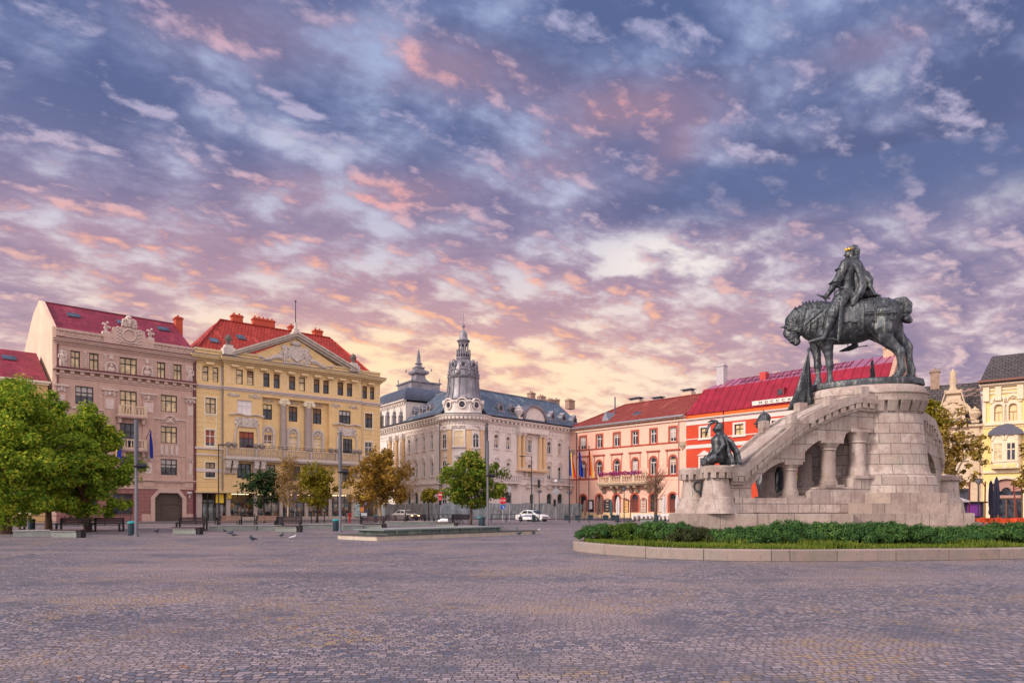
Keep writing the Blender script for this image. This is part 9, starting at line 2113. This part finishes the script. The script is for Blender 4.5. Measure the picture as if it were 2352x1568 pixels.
cantilever(1447, 88., 1.6, 1145, 'leaning dark parasol arm between bowl lamp and fourth arch', IRON); cantilever(1580, 93., -1., 1142, 'dark parasol arm at the monument end of the pink house', IRON)
def covered_table(px, Y, label, w):
    root = empty('covered_tables', label, 'covered table', G2(px, Y), R(-20), 'tables under white covers'); b = Body(.05)
    for i in range(4): b.chain([(-w/2+w*i/4,0,.72,.2),(-w/2+w*(i+1)/4,.05,.74+.06*(i % 2),.22)], .1, 2.2)
    for i in range(5): b.chain([(-w/2+w*i/4,-.35,.7,.14),(-w/2+w*i/4+.05,-.5,.25,.12)], .1)
    link('cover', b.mesh('cover', .03, 7.), WCL, root, True); mb = MB()
    for i in range(4): x = -w/2+w*(i+.3)/3.6; mb.tube([(x,-.2,0),(x,-.2,.7)], .03, 4); mb.tube([(x,.4,0),(x,.4,.7)], .03, 4)
    mb.build('legs', IRON, root)
covered_table(1474, 88., 'white covered tables left of the bare tree', 2.2); covered_table(1494, 86., 'white covered tables just behind the bare tree trunk', 2.); covered_table(1533, 88., 'white covered tables at the left end of the stone base', 2.)
slab_bench(1487, 80.5, 1.7, 'low slab bench before the covered white tables', R(-12))
def chair():
    root = empty('cafe_chair', 'chair', 'chair', (0,0,0), 0, 'orange cafe chairs'); m = mat('orange_plastic', (.72,.10,.03), .4, var=.1)
    mb = MB(); mb.box(-.25,.25,-.24,.24,.42,.47); mb.build('seat', m, root); mb = MB(); n = 9
    for k in range(n-1):
        a0, a1 = R(-20+220*k/(n-1)), R(-20+220*(k+1)/(n-1)); q = lambda a, r, z: (r*math.cos(a), .0+r*math.sin(a), z); mb.add([q(a0,.27,.47),q(a1,.27,.47),q(a1,.33,.80),q(a0,.33,.80),q(a0,.24,.47),q(a1,.24,.47),q(a1,.30,.80),q(a0,.30,.80)], [(0,1,2,3),(7,6,5,4),(3,2,6,7),(0,3,7,4),(1,5,6,2)])
    mb.build('backrest', m, root)
    for x in (-.22,.22):
        for y in (-.2,.2): mb = MB(); mb.tube([(x*1.15,y*1.15,0),(x,y,.43)], .02, 5); mb.build('leg', m, root)
    return root
ch = chair(); rr = random.Random(12); k = 0
spots = [(2215,58.),(2232,60.),(2246,57.5),(2262,60.),(2277,58.),(2290,60.5),(2304,57.5),(2318,60.),(2330,57.8),(2343,60.),(2356,58.),(2222,63.),(2255,63.5),(2298,63.5),(2334,63.)]
wh = ['nearest the base steps of the monument','second from the base steps','in front row left of the lamp','right behind the lamp post','left of the black parasols','between the two black parasols, back row','in front row right of the black parasols','under the left of the arched cafe door','in front of the cafe door, front row','in front of the cafe door, back row','at the right edge of the photo','farthest row beside the base steps','farthest row behind the lamp post','farthest row behind the black parasols','farthest row before the cafe door']
for (px, Y), w in zip(spots, wh):
    lab = 'orange cafe chair '+w
    if k == 0: ch['label'] = lab; ch.location = G2(px, Y); ch.rotation_euler.z = 1.
    else: copy_thing(ch, lab, G2(px, Y), rr.random()*6.28)
    k += 1
tb = None
for px, Y, lab in ((2239,58.6,'left of the lamp'),(2283,59.2,'before the black parasols'),(2324,58.8,'before the cafe door')):
    if tb is None:
        tb = empty('cafe_table', 'small round cafe table '+lab, 'table', G2(px, Y), 0, 'round cafe tables'); mb = MB(); mb.lathe([(.35,.70),(.36,.72),(.35,.74)], (0,0,0), 18); mb.build('top', mat('table_orange', (.6,.12,.04), .5), tb); mb = MB(); mb.lathe([(.24,0),(.22,.03),(.035,.06),(.035,.7)], (0,0,0), 12); mb.build('pedestal', IRON, tb)
    else: copy_thing(tb, 'small round cafe table '+lab, G2(px, Y))
parasol(2276, 66., 1104, NCL, 'black closed parasol left of the arched cafe door', .17); parasol(2289, 62., 1096, NCL, 'taller black closed parasol before the arched cafe door', .2)
cantilever(2262, 66., .4, 1105, 'rust red parasol arm left of the black parasols', mat('rust_red', (.25,.05,.04), .6)); cantilever(2336, 64., -3., 1110, 'rust red parasol arm across the arched cafe door', MATS['rust_red']); cantilever(2226, 66., .6, 1105, 'rust red parasol arm at the dark kiosk', MATS['rust_red'])
r = empty('bar_kiosk', 'dark bar kiosk with a purple board left of the lamp', 'kiosk', G2(2208, 70.), 0); mb = MB(); mb.box(-1.9,1.9,-.6,1.6,0,2.2); mb.build('body', mat('kiosk_dark', (.03,.03,.045), .5), r); mb = MB(); mb.box(.2,1.5,-.68,-.6,.9,2.1); mb.build('board', mat('purple_board', (.22,.04,.30), .5), r); mb = MB(); mb.box(-2.1,2.1,-.9,1.8,2.2,2.35); mb.build('roof', BLACK, r)
r = empty('white_parasol', 'white open parasol beside the dark kiosk', 'parasol', G2(2186, 66.), 0); mb = MB(); mb.lathe([(1.5,2.25),(1.45,2.4),(.05,2.95)], (0,0,0), 8); mb.build('canopy', WCL, r); mb = MB(); mb.tube([(0,0,0),(0,0,2.95)], .035, 6); mb.build('pole', IRON, r)
# fallen leaves and litter on the setts
rg = np.random.default_rng(77); n = 900; Y = 6+rg.random(n)**1.5*26; X = (rg.random(n)*2-1)*Y*.8; keep = (np.sin(X*.5+1)*np.sin(Y*.43+2) > -.1); X, Y = X[keep], Y[keep]; n = len(X); a = rg.random(n)*6.28; s_ = .012+.022*rg.random(n)
ln = quads_mesh('fallen_leaves', np.stack([X, Y, np.full(n, .008)], 1), np.stack([np.cos(a)*s_, np.sin(a)*s_, .006*rg.random(n)], 1), np.stack([-np.sin(a)*s_*.8, np.cos(a)*s_*.8, .006*rg.random(n)], 1), leafmat('fallen_leaf', [(.22,.13,.05),(.36,.24,.10),(.30,.10,.04),(.42,.36,.28)], .1), None); tag(ln, kind='stuff')
